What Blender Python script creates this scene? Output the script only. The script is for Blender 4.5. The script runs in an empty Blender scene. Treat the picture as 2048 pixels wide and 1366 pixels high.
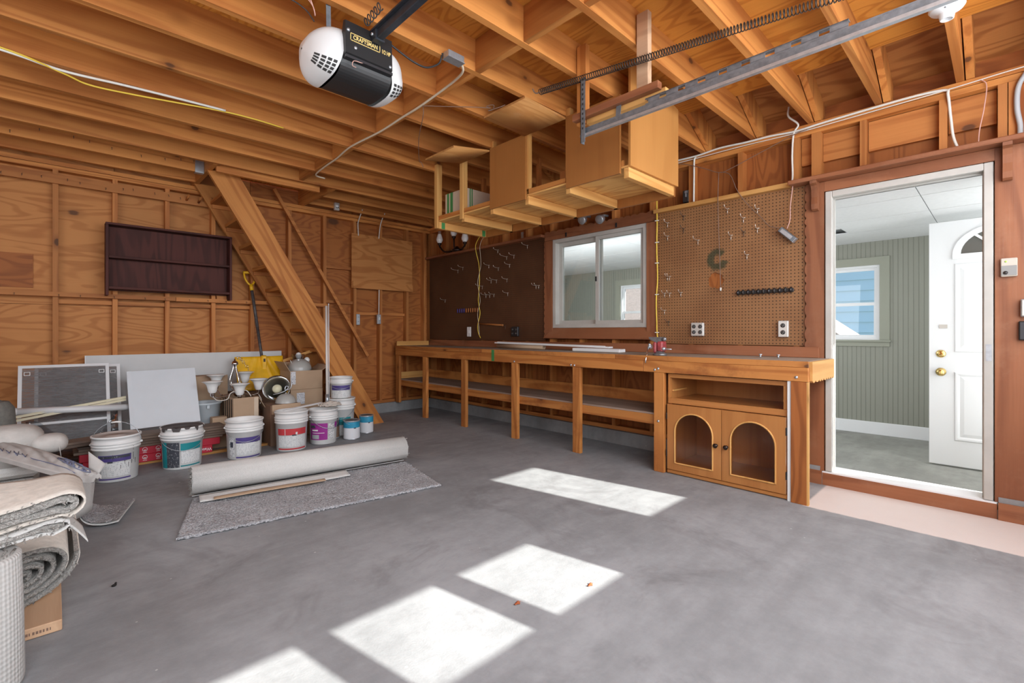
import bpy, bmesh, math, random
from mathutils import Vector, Matrix
random.seed(7)
PI = math.pi
SC = bpy.context.scene
COL = SC.collection

# ------------------------------------------------------------------ camera
CAM_H = 1.1
HEAD = math.radians(43.96)
cam_data = bpy.data.cameras.new('camera')
cam_data.sensor_width = 36.0
cam_data.lens = 950.0 / 2048.0 * 36.0
cam_data.shift_y = -18.0 / 2048.0
cam_data.clip_start = 0.02
cam = bpy.data.objects.new('camera', cam_data)
COL.objects.link(cam)
cam.location = (0, 0, CAM_H)
cam.rotation_euler = (PI / 2, 0, -HEAD)
SC.camera = cam

# ------------------------------------------------------------------ world, sun, lamps, exposure
world = bpy.data.worlds.new('sky')
SC.world = world
world.use_nodes = True
wn = world.node_tree
wn.nodes.clear()
_bg = wn.nodes.new('ShaderNodeBackground')
_out = wn.nodes.new('ShaderNodeOutputWorld')
_tc = wn.nodes.new('ShaderNodeTexCoord')
_sep = wn.nodes.new('ShaderNodeSeparateXYZ')
_rmp = wn.nodes.new('ShaderNodeValToRGB')
_rmp.color_ramp.elements[0].position = 0.45
_rmp.color_ramp.elements[0].color = (0.85, 0.92, 1.0, 1)
_rmp.color_ramp.elements[1].position = 0.9
_rmp.color_ramp.elements[1].color = (0.35, 0.58, 0.95, 1)
_mr = wn.nodes.new('ShaderNodeMapRange')
_mr.inputs['From Min'].default_value = -1
_mr.inputs['From Max'].default_value = 1
wn.links.new(_tc.outputs['Generated'], _sep.inputs[0])
wn.links.new(_sep.outputs['Z'], _mr.inputs['Value'])
wn.links.new(_mr.outputs[0], _rmp.inputs[0])
wn.links.new(_rmp.outputs[0], _bg.inputs[0])
_bg.inputs[1].default_value = 1.5
wn.links.new(_bg.outputs[0], _out.inputs[0])

SUN_DIR = Vector((-0.188, 1.0, -0.5576)).normalized()

def lamp(name, kind, loc, energy, color=(1, 1, 1), aim=None, size=None, size_y=None):
    d = bpy.data.lights.new(name, kind)
    d.energy = energy
    d.color = color
    if size:
        d.shape = 'RECTANGLE'
        d.size = size
        d.size_y = size_y or size
    o = bpy.data.objects.new(name, d)
    COL.objects.link(o)
    o.location = loc
    if aim is not None:
        o.rotation_euler = Vector(aim).to_track_quat('-Z', 'Y').to_euler()
    return o

sun = lamp('sun', 'SUN', (4, -8, 8), 19.0, (1.0, 0.96, 0.88), SUN_DIR)
sun.data.angle = math.radians(0.55)
# soft fill lamp added behind the camera, standing in for garage door daylight
lamp('fill_front', 'AREA', (1.3, -0.75, 1.62), 128.0, (0.88, 0.945, 1.0), (0.05, 1, 0.0), 4.6, 1.5)
# low upward fill lamp added to imitate sun bounced off the slab
lamp('fill_low', 'AREA', (0.9, 0.1, 0.12), 8.0, (1.0, 0.97, 0.92), (0.1, 0.55, 0.8), 3.0, 1.0)
# overhead fill lamp added to brighten the slab and bench top
lamp('fill_high', 'AREA', (1.1, -0.6, 2.50), 96.0, (0.88, 0.945, 1.0), (0.05, 0.95, -0.45), 4.2, 0.8)
# fill lamp added at the windowless left wall to lift the back
lamp('fill_left', 'AREA', (-1.6, 3.0, 1.7), 42.0, (0.88, 0.945, 1.0), (0.85, 0.45, -0.18), 2.6, 1.2)
# fill lamp added inside the breezeway at its front wall
lamp('fill_breezeway', 'AREA', (5.2, -0.35, 1.2), 26.0, (0.95, 0.98, 1.0), (0, 1, 0), 1.6, 1.7)
# second fill added on the breezeway side of the garage wall, facing away
lamp('fill_breezeway_side', 'AREA', (4.19, 3.3, 1.5), 48.0, (0.97, 0.98, 1.0), (1, 0, 0.12), 3.6, 0.9)
SC.view_settings.view_transform = 'Standard'
SC.view_settings.look = 'None'
SC.view_settings.gamma = 1.0
SC.view_settings.use_curve_mapping = False
SC.view_settings.exposure = -0.06
SC.cycles.max_bounces = 10
SC.cycles.diffuse_bounces = 6
SC.cycles.transparent_max_bounces = 16
SC.cycles.use_denoising = True
SC.cycles.sample_clamp_indirect = 6.0
SC.cycles.caustics_reflective = False
SC.cycles.caustics_refractive = False

# ------------------------------------------------------------------ pixel -> point helpers (real planes at real distances)
_s, _c = math.sin(HEAD), math.cos(HEAD)
def _ray(px, py):
    u = px - 1024.0
    return (_s * 950 + _c * u, _c * 950 - _s * u, 665.0 - py)
def onX(px, py, x):
    a, b, v = _ray(px, py)
    return Vector((x, b * x / a, CAM_H + v * x / a))
def onY(px, py, y):
    a, b, v = _ray(px, py)
    return Vector((a * y / b, y, CAM_H + v * y / b))
def onZ(px, py, z):
    a, b, v = _ray(px, py)
    t = (z - CAM_H) / v
    return Vector((a * t, b * t, z))

# ------------------------------------------------------------------ materials
M = {}
def new_mat(name):
    m = bpy.data.materials.new(name)
    m.use_nodes = True
    nt = m.node_tree
    nt.nodes.clear()
    o = nt.nodes.new('ShaderNodeOutputMaterial')
    b = nt.nodes.new('ShaderNodeBsdfPrincipled')
    nt.links.new(b.outputs[0], o.inputs[0])
    M[name] = m
    return m, nt, b
def nd(nt, t, **kw):
    n = nt.nodes.new('ShaderNode' + t)
    for k, v in kw.items():
        if k.startswith('_'):
            setattr(n, k[1:], v)
        else:
            key = k.replace('__', ' ')
            if key.isdigit():
                key = int(key)
            if hasattr(v, 'is_output') or isinstance(v, bpy.types.NodeSocket):
                nt.links.new(v, n.inputs[key])
            else:
                n.inputs[key].default_value = v
    return n
def math_(nt, op, a, b=None, c=None):
    n = nt.nodes.new('ShaderNodeMath')
    n.operation = op
    for i, v in enumerate((a, b, c)):
        if v is None:
            continue
        if isinstance(v, bpy.types.NodeSocket):
            nt.links.new(v, n.inputs[i])
        else:
            n.inputs[i].default_value = v
    return n.outputs[0]
def mix_(nt, fac, a, b, mode='MIX'):
    n = nt.nodes.new('ShaderNodeMix')
    n.data_type = 'RGBA'
    n.blend_type = mode
    for i, v in ((0, fac), (6, a), (7, b)):
        if isinstance(v, bpy.types.NodeSocket):
            nt.links.new(v, n.inputs[i])
        else:
            n.inputs[i].default_value = (*v, 1) if isinstance(v, tuple) and len(v) == 3 else v
    return n.outputs[2]
def maprange(nt, v, a, b, c=0.0, d=1.0, smooth=True):
    n = nt.nodes.new('ShaderNodeMapRange')
    if smooth:
        n.interpolation_type = 'SMOOTHSTEP'
    nt.links.new(v, n.inputs[0])
    for i, x in enumerate((a, b, c, d)):
        n.inputs[1 + i].default_value = x
    return n.outputs[0]
def obj_coord(nt, jitter=True):
    tc = nt.nodes.new('ShaderNodeTexCoord')
    v = tc.outputs['Object']
    if jitter:
        oi = nt.nodes.new('ShaderNodeObjectInfo')
        mul = nd(nt, 'VectorMath', _operation='SCALE')
        mul.inputs[0].default_value = (37.0, 91.0, 53.0)
        nt.links.new(oi.outputs['Random'], mul.inputs['Scale'])
        add = nd(nt, 'VectorMath', _operation='ADD')
        nt.links.new(v, add.inputs[0])
        nt.links.new(mul.outputs[0], add.inputs[1])
        v = add.outputs[0]
    return v
def bump_(nt, b, h, strength=0.2, dist=0.01):
    n = nd(nt, 'Bump', Strength=strength, Distance=dist)
    nt.links.new(h, n.inputs['Height'])
    nt.links.new(n.outputs[0], b.inputs['Normal'])

def plain(name, col, rough=0.5, metal=0.0, noise=0.0, nscale=12.0, bump=0.0, spec=None, trans=None, alpha=None):
    m, nt, b = new_mat(name)
    b.inputs['Roughness'].default_value = rough
    b.inputs['Metallic'].default_value = metal
    if spec is not None:
        b.inputs['Specular IOR Level'].default_value = spec
    if noise or bump:
        v = obj_coord(nt)
        n = nd(nt, 'TexNoise', Vector=v, Scale=nscale, Detail=5.0, Roughness=0.6)
        f = maprange(nt, n.outputs[0], 0.25, 0.75)
        lo = tuple(max(0, c * (1 - noise)) for c in col)
        hi = tuple(min(1, c * (1 + noise)) for c in col)
        nt.links.new(mix_(nt, f, lo, hi), b.inputs['Base Color'])
        if bump:
            bump_(nt, b, n.outputs[0], bump, 0.01)
    else:
        b.inputs['Base Color'].default_value = (*col, 1)
    return m

def wood(name, light, dark, axis='x', rings=9.0, knots=0.0, rough=0.62, var=0.16, stretch=0.10, scale=1.0, knotcol=(0.09, 0.035, 0.015), wear=0.0, wearcol=(0.2, 0.1, 0.05), contrast=0.55):
    """sawn or rotary cut wood: noise contour grain along axis, fine fibre, knots; each board its own tone"""
    m, nt, b = new_mat(name)
    v = obj_coord(nt)
    i = 'xyz'.index(axis)
    sc = [6.0 * scale] * 3
    sc[i] *= stretch
    mp = nd(nt, 'Mapping', Vector=v)
    mp.inputs['Scale'].default_value = sc
    big = nd(nt, 'TexNoise', Vector=mp.outputs[0], Scale=0.8, Detail=1.5, Roughness=0.45, Distortion=0.5)
    s = math_(nt, 'SINE', math_(nt, 'MULTIPLY', big.outputs[0], rings * 2 * PI))
    ring = maprange(nt, s, -0.2, 1.0)
    fs = [90.0 * scale] * 3
    fs[i] = 2.5 * scale
    mf = nd(nt, 'Mapping', Vector=v)
    mf.inputs['Scale'].default_value = fs
    fib = nd(nt, 'TexNoise', Vector=mf.outputs[0], Scale=1.0, Detail=3.0, Roughness=0.6)
    broad = nd(nt, 'TexNoise', Vector=v, Scale=2.3, Detail=3.0, Roughness=0.55)
    f = math_(nt, 'MULTIPLY', ring, contrast)
    f = math_(nt, 'ADD', f, math_(nt, 'MULTIPLY', math_(nt, 'SUBTRACT', fib.outputs[0], 0.5), 0.55))
    f = math_(nt, 'ADD', f, math_(nt, 'MULTIPLY', math_(nt, 'SUBTRACT', broad.outputs[0], 0.5), 0.6))
    f = math_(nt, 'ADD', f, 0.08)
    cl = nd(nt, 'Clamp')
    nt.links.new(f, cl.inputs[0])
    col = mix_(nt, cl.outputs[0], light, dark)
    if knots:
        ks = [1.0 * knots * 4.2] * 3
        ks[i] *= 0.62
        mk = nd(nt, 'Mapping', Vector=v)
        mk.inputs['Scale'].default_value = ks
        vo = nd(nt, 'TexVoronoi', Vector=mk.outputs[0], Scale=1.0, Randomness=1.0)
        kd = math_(nt, 'ADD', vo.outputs['Distance'], math_(nt, 'MULTIPLY', math_(nt, 'SUBTRACT', fib.outputs[0], 0.5), 0.05))
        halo = maprange(nt, kd, 0.05, 0.21, 0.55, 0.0)
        core = maprange(nt, kd, 0.05, 0.085, 0.85, 0.0)
        col = mix_(nt, halo, col, tuple(c * 0.7 for c in dark))
        col = mix_(nt, core, col, knotcol)
    if wear:
        wn_ = nd(nt, 'TexNoise', Vector=v, Scale=3.1, Detail=6.0, Roughness=0.7)
        col = mix_(nt, maprange(nt, wn_.outputs[0], 0.5, 0.72, 0.0, wear), col, wearcol)
    oi = nd(nt, 'ObjectInfo')
    val = math_(nt, 'ADD', math_(nt, 'MULTIPLY', oi.outputs['Random'], 2 * var), 1.0 - var)
    hs = nd(nt, 'HueSaturation')
    nt.links.new(val, hs.inputs['Value'])
    nt.links.new(col, hs.inputs['Color'])
    nt.links.new(hs.outputs[0], b.inputs['Base Color'])
    b.inputs['Roughness'].default_value = rough
    b.inputs['Specular IOR Level'].default_value = 0.35
    bump_(nt, b, fib.outputs[0], 0.12, 0.004)
    return m

PINE = ((0.62, 0.29, 0.095), (0.40, 0.145, 0.038))
for ax in 'xyz':
    wood('joist_' + ax, (0.57, 0.235, 0.060), (0.33, 0.098, 0.019), ax, rings=7, knots=0.95, stretch=0.06)
    wood('stud_' + ax, (0.52, 0.205, 0.057), (0.32, 0.098, 0.022), ax, rings=6, knots=0.8, stretch=0.07)
    wood('bench_' + ax, (0.53, 0.215, 0.056), (0.32, 0.096, 0.020), ax, rings=7, knots=0.9, stretch=0.07, wear=0.55, wearcol=(0.20, 0.055, 0.016))
    wood('pale_' + ax, (0.68, 0.37, 0.12), (0.52, 0.235, 0.06), ax, rings=6, knots=0.5, stretch=0.06, var=0.08)
    wood('casing_' + ax, (0.29, 0.112, 0.052), (0.175, 0.060, 0.028), ax, rings=5, knots=0.35, stretch=0.08, rough=0.42, var=0.1, wear=0.4, wearcol=(0.33, 0.16, 0.09))
    wood('stain_' + ax, (0.085, 0.024, 0.018), (0.035, 0.010, 0.008), ax, rings=9, stretch=0.1, rough=0.7, var=0.05)
    wood('oak_' + ax, (0.47, 0.20, 0.06), (0.33, 0.115, 0.03), ax, rings=4, stretch=0.05, rough=0.3, var=0.05, contrast=0.3)
    wood('ply_dark_' + ax, (0.36, 0.118, 0.029), (0.19, 0.054, 0.012), ax, rings=11, knots=0.3, stretch=0.16)
wood('ply_back', (0.55, 0.235, 0.070), (0.36, 0.122, 0.028), 'x', rings=9, knots=0.62, stretch=0.22, var=0.08)
wood('ply_back_shaded', (0.42, 0.148, 0.036), (0.25, 0.073, 0.017), 'x', rings=12, knots=0.35, stretch=0.25, var=0.06)
wood('ply_ceil', (0.64, 0.275, 0.048), (0.40, 0.125, 0.016), 'y', rings=13, stretch=0.2, var=0.07)
wood('ply_roof', (0.47, 0.195, 0.055), (0.24, 0.073, 0.017), 'y', rings=9, knots=0.6, stretch=0.16, var=0.08)
wood('ply_shelf', (0.78, 0.45, 0.15), (0.55, 0.23, 0.06), 'y', rings=9, stretch=0.12, var=0.05)
wood('panel_brown', (0.35, 0.14, 0.036), (0.27, 0.10, 0.024), 'z', rings=3, stretch=0.05, var=0.05, rough=0.5, contrast=0.3)
wood('panel_plain', (0.51, 0.235, 0.066), (0.42, 0.18, 0.046), 'z', rings=3, stretch=0.1, var=0.04, rough=0.5, contrast=0.35)
wood('flap', (0.56, 0.27, 0.085), (0.42, 0.17, 0.045), 'x', rings=8, stretch=0.25, var=0.05, wear=0.2, wearcol=(0.7, 0.5, 0.3))
wood('flooring', (0.23, 0.17, 0.13), (0.14, 0.10, 0.08), 'x', rings=4, stretch=0.05)
wood('gray_deck', (0.33, 0.24, 0.19), (0.24, 0.165, 0.125), 'y', rings=3, stretch=0.06, var=0.05)
wood('lumber', (0.62, 0.40, 0.25), (0.45, 0.27, 0.16), 'y', rings=6, knots=0.3, stretch=0.1)
wood('mdf_top', (0.36, 0.29, 0.235), (0.27, 0.205, 0.155), 'y', rings=2, stretch=0.3, var=0.03, wear=0.5, wearcol=(0.19, 0.145, 0.115), contrast=0.2)

plain('white_plastic', (0.80, 0.80, 0.79), 0.4, noise=0.05, nscale=6)
plain('white_paint', (0.78, 0.79, 0.80), 0.35)
plain('frame_white', (0.48, 0.465, 0.43), 0.4, noise=0.08, nscale=5)
plain('panel_white', (0.66, 0.70, 0.74), 0.35, noise=0.04, nscale=3)
plain('board_white', (0.62, 0.63, 0.63), 0.6, noise=0.05, nscale=3)
plain('opener_lens', (0.70, 0.71, 0.71), 0.35)
plain('black', (0.015, 0.015, 0.016), 0.45)
plain('near_black', (0.006, 0.004, 0.003), 0.8)
plain('dark_metal', (0.06, 0.06, 0.065), 0.4, metal=0.7)
plain('rail_steel', (0.035, 0.04, 0.05), 0.4, metal=0.3, noise=0.25, nscale=20)
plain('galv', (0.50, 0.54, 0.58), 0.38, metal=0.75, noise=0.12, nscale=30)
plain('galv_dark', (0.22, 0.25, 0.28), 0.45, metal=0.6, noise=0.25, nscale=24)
plain('spring_steel', (0.07, 0.055, 0.045), 0.5, metal=0.6)
plain('chrome', (0.75, 0.76, 0.78), 0.12, metal=1.0)
plain('bronze', (0.05, 0.035, 0.03), 0.3, metal=0.8)
plain('brass', (0.80, 0.57, 0.22), 0.18, metal=1.0)
plain('gold_print', (0.85, 0.62, 0.22), 0.5)
plain('cable_white', (0.72, 0.70, 0.64), 0.5)
plain('cable_cream', (0.66, 0.56, 0.42), 0.5)
plain('cable_yellow', (0.78, 0.55, 0.06), 0.45)
plain('cable_black', (0.03, 0.03, 0.032), 0.5)
plain('wire_brown', (0.20, 0.12, 0.085), 0.6)
plain('wire_pink', (0.62, 0.36, 0.30), 0.5)
plain('glass_milk', (0.86, 0.87, 0.86), 0.25)
plain('fan_glass', (0.13, 0.13, 0.12), 0.15)
plain('glass_gray', (0.42, 0.42, 0.40), 0.3)
plain('clear_top', (0.30, 0.19, 0.15), 0.2)
plain('shovel_yellow', (0.80, 0.45, 0.015), 0.4, noise=0.12, nscale=8)
plain('shovel_shaft', (0.07, 0.06, 0.06), 0.5, noise=0.5, nscale=30)
plain('cardboard', (0.46, 0.32, 0.21), 0.8, noise=0.06, nscale=5)
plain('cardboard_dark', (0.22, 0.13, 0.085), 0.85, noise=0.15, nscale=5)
plain('label_paper', (0.72, 0.73, 0.76), 0.6)
plain('label_ink', (0.30, 0.31, 0.36), 0.7)
plain('red_card', (0.58, 0.022, 0.05), 0.4)
plain('white_ink', (0.85, 0.83, 0.84), 0.5)
plain('green_tape', (0.05, 0.24, 0.07), 0.6)
plain('carton', (0.62, 0.50, 0.38), 0.75, noise=0.05, nscale=6)
plain('purple_ink', (0.085, 0.06, 0.235), 0.45, noise=0.1, nscale=10)
plain('teal_ink', (0.01, 0.24, 0.27), 0.45, noise=0.1, nscale=10)
plain('blue_ink', (0.03, 0.28, 0.45), 0.45, noise=0.2, nscale=14)
plain('red_ink', (0.56, 0.05, 0.06), 0.45, noise=0.1, nscale=10)
plain('magenta_ink', (0.33, 0.03, 0.27), 0.45, noise=0.08, nscale=10)
plain('dark_ink', (0.05, 0.055, 0.075), 0.5)
plain('gray_ink', (0.42, 0.44, 0.46), 0.5)
plain('bucket_inside', (0.55, 0.50, 0.47), 0.6)
plain('paint_lid', (0.42, 0.36, 0.33), 0.55, noise=0.12, nscale=5)
plain('paint_spill', (0.075, 0.065, 0.065), 0.55)
plain('tin', (0.45, 0.47, 0.50), 0.35, metal=0.6, noise=0.3, nscale=14)
plain('mop_cotton', (0.60, 0.54, 0.48), 0.95)
plain('pole_white', (0.70, 0.66, 0.62), 0.4)
plain('tub_plastic', (0.52, 0.58, 0.62), 0.4)
plain('pvc', (0.72, 0.73, 0.74), 0.35)
plain('cream_strip', (0.70, 0.64, 0.46), 0.5)
plain('kraft', (0.40, 0.380, 0.365), 0.75, noise=0.12, nscale=7, bump=0.3)
plain('kraft_ink', (0.13, 0.14, 0.22), 0.7)
plain('fabric_gray', (0.15, 0.145, 0.13), 0.9, noise=0.15, nscale=40, bump=0.3)
plain('roll_green', (0.13, 0.15, 0.145), 0.8)
plain('fluffy', (0.47, 0.445, 0.42), 0.95, noise=0.08, nscale=20, bump=0.3)
plain('vise_red', (0.33, 0.05, 0.055), 0.45, noise=0.3, nscale=30)
plain('vise_steel', (0.25, 0.25, 0.26), 0.4, metal=0.7, noise=0.3, nscale=30)
plain('outlet_black', (0.03, 0.026, 0.024), 0.45)
plain('outlet_plate', (0.62, 0.60, 0.56), 0.35, metal=0.35)
plain('control_beige', (0.52, 0.47, 0.40), 0.4)
plain('control_gray', (0.26, 0.26, 0.25), 0.4)
plain('lamp_green', (0.45, 0.75, 0.12), 0.4)
plain('glove_tan', (0.68, 0.60, 0.50), 0.8)
plain('siding_blue', (0.42, 0.60, 0.68), 0.6)
plain('siding_white', (0.80, 0.82, 0.82), 0.6)
plain('shingle', (0.34, 0.26, 0.22), 0.9, noise=0.2, nscale=20)
plain('foliage', (0.08, 0.14, 0.05), 0.8, noise=0.4, nscale=3)
plain('ground', (0.30, 0.30, 0.28), 0.9, noise=0.2, nscale=3)
plain('driveway', (0.36, 0.36, 0.36), 0.9, noise=0.2, nscale=3)
plain('trim_green', (0.30, 0.31, 0.25), 0.5)
plain('ceil_tile', (0.74, 0.75, 0.75), 0.7, noise=0.03, nscale=30)
plain('vent_dark', (0.03, 0.03, 0.03), 0.8)
plain('nail', (0.10, 0.08, 0.07), 0.5, metal=0.6)
plain('hook_wire', (0.75, 0.68, 0.60), 0.3, metal=0.7)
plain('hook_dark', (0.17, 0.12, 0.09), 0.45, metal=0.6)
plain('leaf_red', (0.35, 0.09, 0.03), 0.8)
plain('rubber', (0.03, 0.026, 0.024), 0.6)
plain('drill_orange', (0.45, 0.16, 0.05), 0.5)
plain('bulb_cream', (0.80, 0.78, 0.55), 0.4)

def glassy(name, tint, gloss=0.12, rough=0.02):
    m, nt, b = new_mat(name)
    nt.nodes.remove(b)
    o = [n for n in nt.nodes if n.type == 'OUTPUT_MATERIAL'][0]
    t = nd(nt, 'BsdfTransparent', Color=(*tint, 1))
    g = nd(nt, 'BsdfGlossy', Roughness=rough)
    fr = nd(nt, 'Fresnel', IOR=1.5)
    k = math_(nt, 'MULTIPLY', fr.outputs[0], gloss * 8)
    mx = nd(nt, 'MixShader', **{'0': k, '1': t.outputs[0], '2': g.outputs[0]})
    nt.links.new(mx.outputs[0], o.inputs[0])
glassy('pane', (0.94, 0.96, 0.96), 0.08)
glassy('cabinet_pane', (0.97, 0.92, 0.86), 0.06, 0.12)
glassy('poly_film', (0.60, 0.62, 0.64), 0.2, 0.15)

def screen_mesh():
    m, nt, b = new_mat('screen_mesh')
    o = [n for n in nt.nodes if n.type == 'OUTPUT_MATERIAL'][0]
    b.inputs['Base Color'].default_value = (0.20, 0.20, 0.205, 1)
    b.inputs['Roughness'].default_value = 0.6
    v = obj_coord(nt)
    mp = nd(nt, 'Mapping', Vector=v)
    mp.inputs['Scale'].default_value = (6, 6, 60)
    n = nd(nt, 'TexNoise', Vector=mp.outputs[0], Scale=1.5, Detail=4.0, Distortion=1.2)
    fac = maprange(nt, n.outputs[0], 0.35, 0.7, 0.5, 0.8)
    t = nd(nt, 'BsdfTransparent')
    mx = nd(nt, 'MixShader', **{'0': fac, '1': t.outputs[0], '2': b.outputs[0]})
    nt.links.new(mx.outputs[0], o.inputs[0])
screen_mesh()

def concrete(name, base, pink=False):
    m, nt, b = new_mat(name)
    tc = nd(nt, 'TexCoord')
    v = tc.outputs['Object']
    n1 = nd(nt, 'TexNoise', Vector=v, Scale=0.9, Detail=6.0, Roughness=0.62, Distortion=0.4)
    n2 = nd(nt, 'TexNoise', Vector=v, Scale=9.0, Detail=8.0, Roughness=0.7)
    n3 = nd(nt, 'TexNoise', Vector=v, Scale=120.0, Detail=3.0, Roughness=0.7)
    mp = nd(nt, 'Mapping', Vector=v)
    mp.inputs['Rotation'].default_value = (0, 0, 0.7)
    mp.inputs['Scale'].default_value = (1.2, 6.0, 1.0)
    n4 = nd(nt, 'TexNoise', Vector=mp.outputs[0], Scale=1.4, Detail=5.0, Roughness=0.65)
    lo = tuple(c * 0.74 for c in base)
    hi = tuple(min(1, c * 1.14) for c in base)
    f = math_(nt, 'ADD', math_(nt, 'MULTIPLY', n1.outputs[0], 0.5), math_(nt, 'MULTIPLY', n2.outputs[0], 0.28))
    f = math_(nt, 'ADD', f, math_(nt, 'MULTIPLY', n4.outputs[0], 0.22))
    col = mix_(nt, maprange(nt, f, 0.36, 0.64), lo, hi)
    st = nd(nt, 'TexNoise', Vector=v, Scale=1.7, Detail=5.0, Roughness=0.7, Distortion=0.8)
    col = mix_(nt, maprange(nt, st.outputs[0], 0.53, 0.70, 0.0, 0.5), col, tuple(c * 0.5 for c in (base[0] * 1.05, base[1], base[2])))
    vo = nd(nt, 'TexVoronoi', Vector=v, Scale=7.0, Randomness=1.0)
    vd = math_(nt, 'ADD', vo.outputs['Distance'], math_(nt, 'MULTIPLY', n2.outputs[0], 0.10))
    fleck = maprange(nt, vd, 0.075, 0.09, 0.7, 0.0)
    col = mix_(nt, fleck, col, (0.55, 0.55, 0.55))
    if pink:  # strip by the door: glow and red colour bleed put into the slab colour
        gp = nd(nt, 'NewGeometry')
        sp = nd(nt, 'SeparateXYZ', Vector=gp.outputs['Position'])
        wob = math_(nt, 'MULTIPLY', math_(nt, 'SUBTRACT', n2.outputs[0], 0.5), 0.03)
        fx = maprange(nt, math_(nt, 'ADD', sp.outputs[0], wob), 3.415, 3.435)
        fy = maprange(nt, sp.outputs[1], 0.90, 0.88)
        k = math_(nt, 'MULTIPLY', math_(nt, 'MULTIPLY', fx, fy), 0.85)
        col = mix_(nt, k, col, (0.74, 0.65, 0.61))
    nt.links.new(col, b.inputs['Base Color'])
    b.inputs['Roughness'].default_value = 0.62
    b.inputs['Specular IOR Level'].default_value = 0.35
    h = math_(nt, 'ADD', n3.outputs[0], math_(nt, 'MULTIPLY', n2.outputs[0], 1.2))
    bump_(nt, b, h, 0.18, 0.006)
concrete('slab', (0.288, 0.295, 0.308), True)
concrete('curb', (0.26, 0.265, 0.27))
concrete('slab_next', (0.33, 0.33, 0.30))

def carpet(name, lo, hi, scale=170.0, bump=0.9):
    m, nt, b = new_mat(name)
    v = obj_coord(nt)
    n = nd(nt, 'TexNoise', Vector=v, Scale=scale, Detail=3.0, Roughness=0.7)
    n2 = nd(nt, 'TexNoise', Vector=v, Scale=6.0, Detail=2.0)
    f = math_(nt, 'ADD', math_(nt, 'MULTIPLY', n.outputs[0], 0.8), math_(nt, 'MULTIPLY', n2.outputs[0], 0.2))
    nt.links.new(mix_(nt, maprange(nt, f, 0.36, 0.62), lo, hi), b.inputs['Base Color'])
    b.inputs['Roughness'].default_value = 0.95
    b.inputs['Specular IOR Level'].default_value = 0.1
    bump_(nt, b, n.outputs[0], bump, 0.025)
carpet('pile_gray', (0.38, 0.38, 0.405), (0.72, 0.715, 0.74), 95.0, 1.0)
carpet('pile_light', (0.36, 0.35, 0.33), (0.62, 0.60, 0.57), 140)
carpet('backing', (0.55, 0.545, 0.53), (0.66, 0.65, 0.63), 260, 0.25)
carpet('backing_warm', (0.54, 0.50, 0.45), (0.64, 0.59, 0.53), 30, 0.15)

def ribbed():
    m, nt, b = new_mat('backing_ribbed')
    v = obj_coord(nt, False)
    sp = nd(nt, 'SeparateXYZ', Vector=v)
    s = math_(nt, 'SINE', math_(nt, 'MULTIPLY', sp.outputs[2], 420.0))
    ang = math_(nt, 'ARCTAN2', sp.outputs[1], sp.outputs[0])
    s2 = math_(nt, 'SINE', math_(nt, 'MULTIPLY', ang, 60.0))
    f = math_(nt, 'ADD', math_(nt, 'MULTIPLY', s, 0.5), math_(nt, 'MULTIPLY', s2, 0.5))
    nt.links.new(mix_(nt, maprange(nt, f, -1, 1), (0.40, 0.39, 0.375), (0.50, 0.49, 0.475)), b.inputs['Base Color'])
    b.inputs['Roughness'].default_value = 0.9
    bump_(nt, b, f, 0.35, 0.004)
ribbed()

def pegboard(name, base, dark, holes=(0.03, 0.012, 0.005), stain=None):
    m, nt, b = new_mat(name)
    v = obj_coord(nt, False)
    sp = nd(nt, 'SeparateXYZ', Vector=v)
    def cell(s):
        fr = math_(nt, 'FRACT', math_(nt, 'ADD', math_(nt, 'DIVIDE', s, 0.0254), 100.5))
        return math_(nt, 'SUBTRACT', fr, 0.5)
    cy, cz = cell(sp.outputs[1]), cell(sp.outputs[2])
    d = math_(nt, 'SQRT', math_(nt, 'ADD', math_(nt, 'MULTIPLY', cy, cy), math_(nt, 'MULTIPLY', cz, cz)))
    n = nd(nt, 'TexNoise', Vector=v, Scale=2.2, Detail=5.0, Roughness=0.6)
    col = mix_(nt, maprange(nt, n.outputs[0], 0.3, 0.7), base, dark)
    if stain:
        # two spray paint rings left on the board: a wide C-shaped green smudge and soot round the sockets
        (y0, z0) = stain
        dy = math_(nt, 'SUBTRACT', sp.outputs[1], y0)
        dz = math_(nt, 'SUBTRACT', sp.outputs[2], z0)
        r = math_(nt, 'SQRT', math_(nt, 'ADD', math_(nt, 'MULTIPLY', dy, dy), math_(nt, 'MULTIPLY', dz, dz)))
        nz = nd(nt, 'TexNoise', Vector=v, Scale=30.0, Detail=4.0)
        r2 = math_(nt, 'ADD', math_(nt, 'ABSOLUTE', math_(nt, 'SUBTRACT', r, 0.062)), math_(nt, 'MULTIPLY', math_(nt, 'SUBTRACT', nz.outputs[0], 0.5), 0.05))
        k = maprange(nt, r2, 0.012, 0.045, 0.85, 0.0)
        ang = math_(nt, 'ARCTAN2', dz, math_(nt, 'MULTIPLY', dy, -1.0))
        gap = maprange(nt, math_(nt, 'ABSOLUTE', math_(nt, 'SUBTRACT', ang, 0.25)), 0.35, 0.6)
        col = mix_(nt, math_(nt, 'MULTIPLY', k, gap), col, (0.03, 0.045, 0.02))
    hole = maprange(nt, d, 0.15, 0.19, 1.0, 0.0)
    col = mix_(nt, hole, col, holes)
    nt.links.new(col, b.inputs['Base Color'])
    b.inputs['Roughness'].default_value = 0.5
    bump_(nt, b, maprange(nt, d, 0.15, 0.2), 0.3, 0.003)

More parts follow.
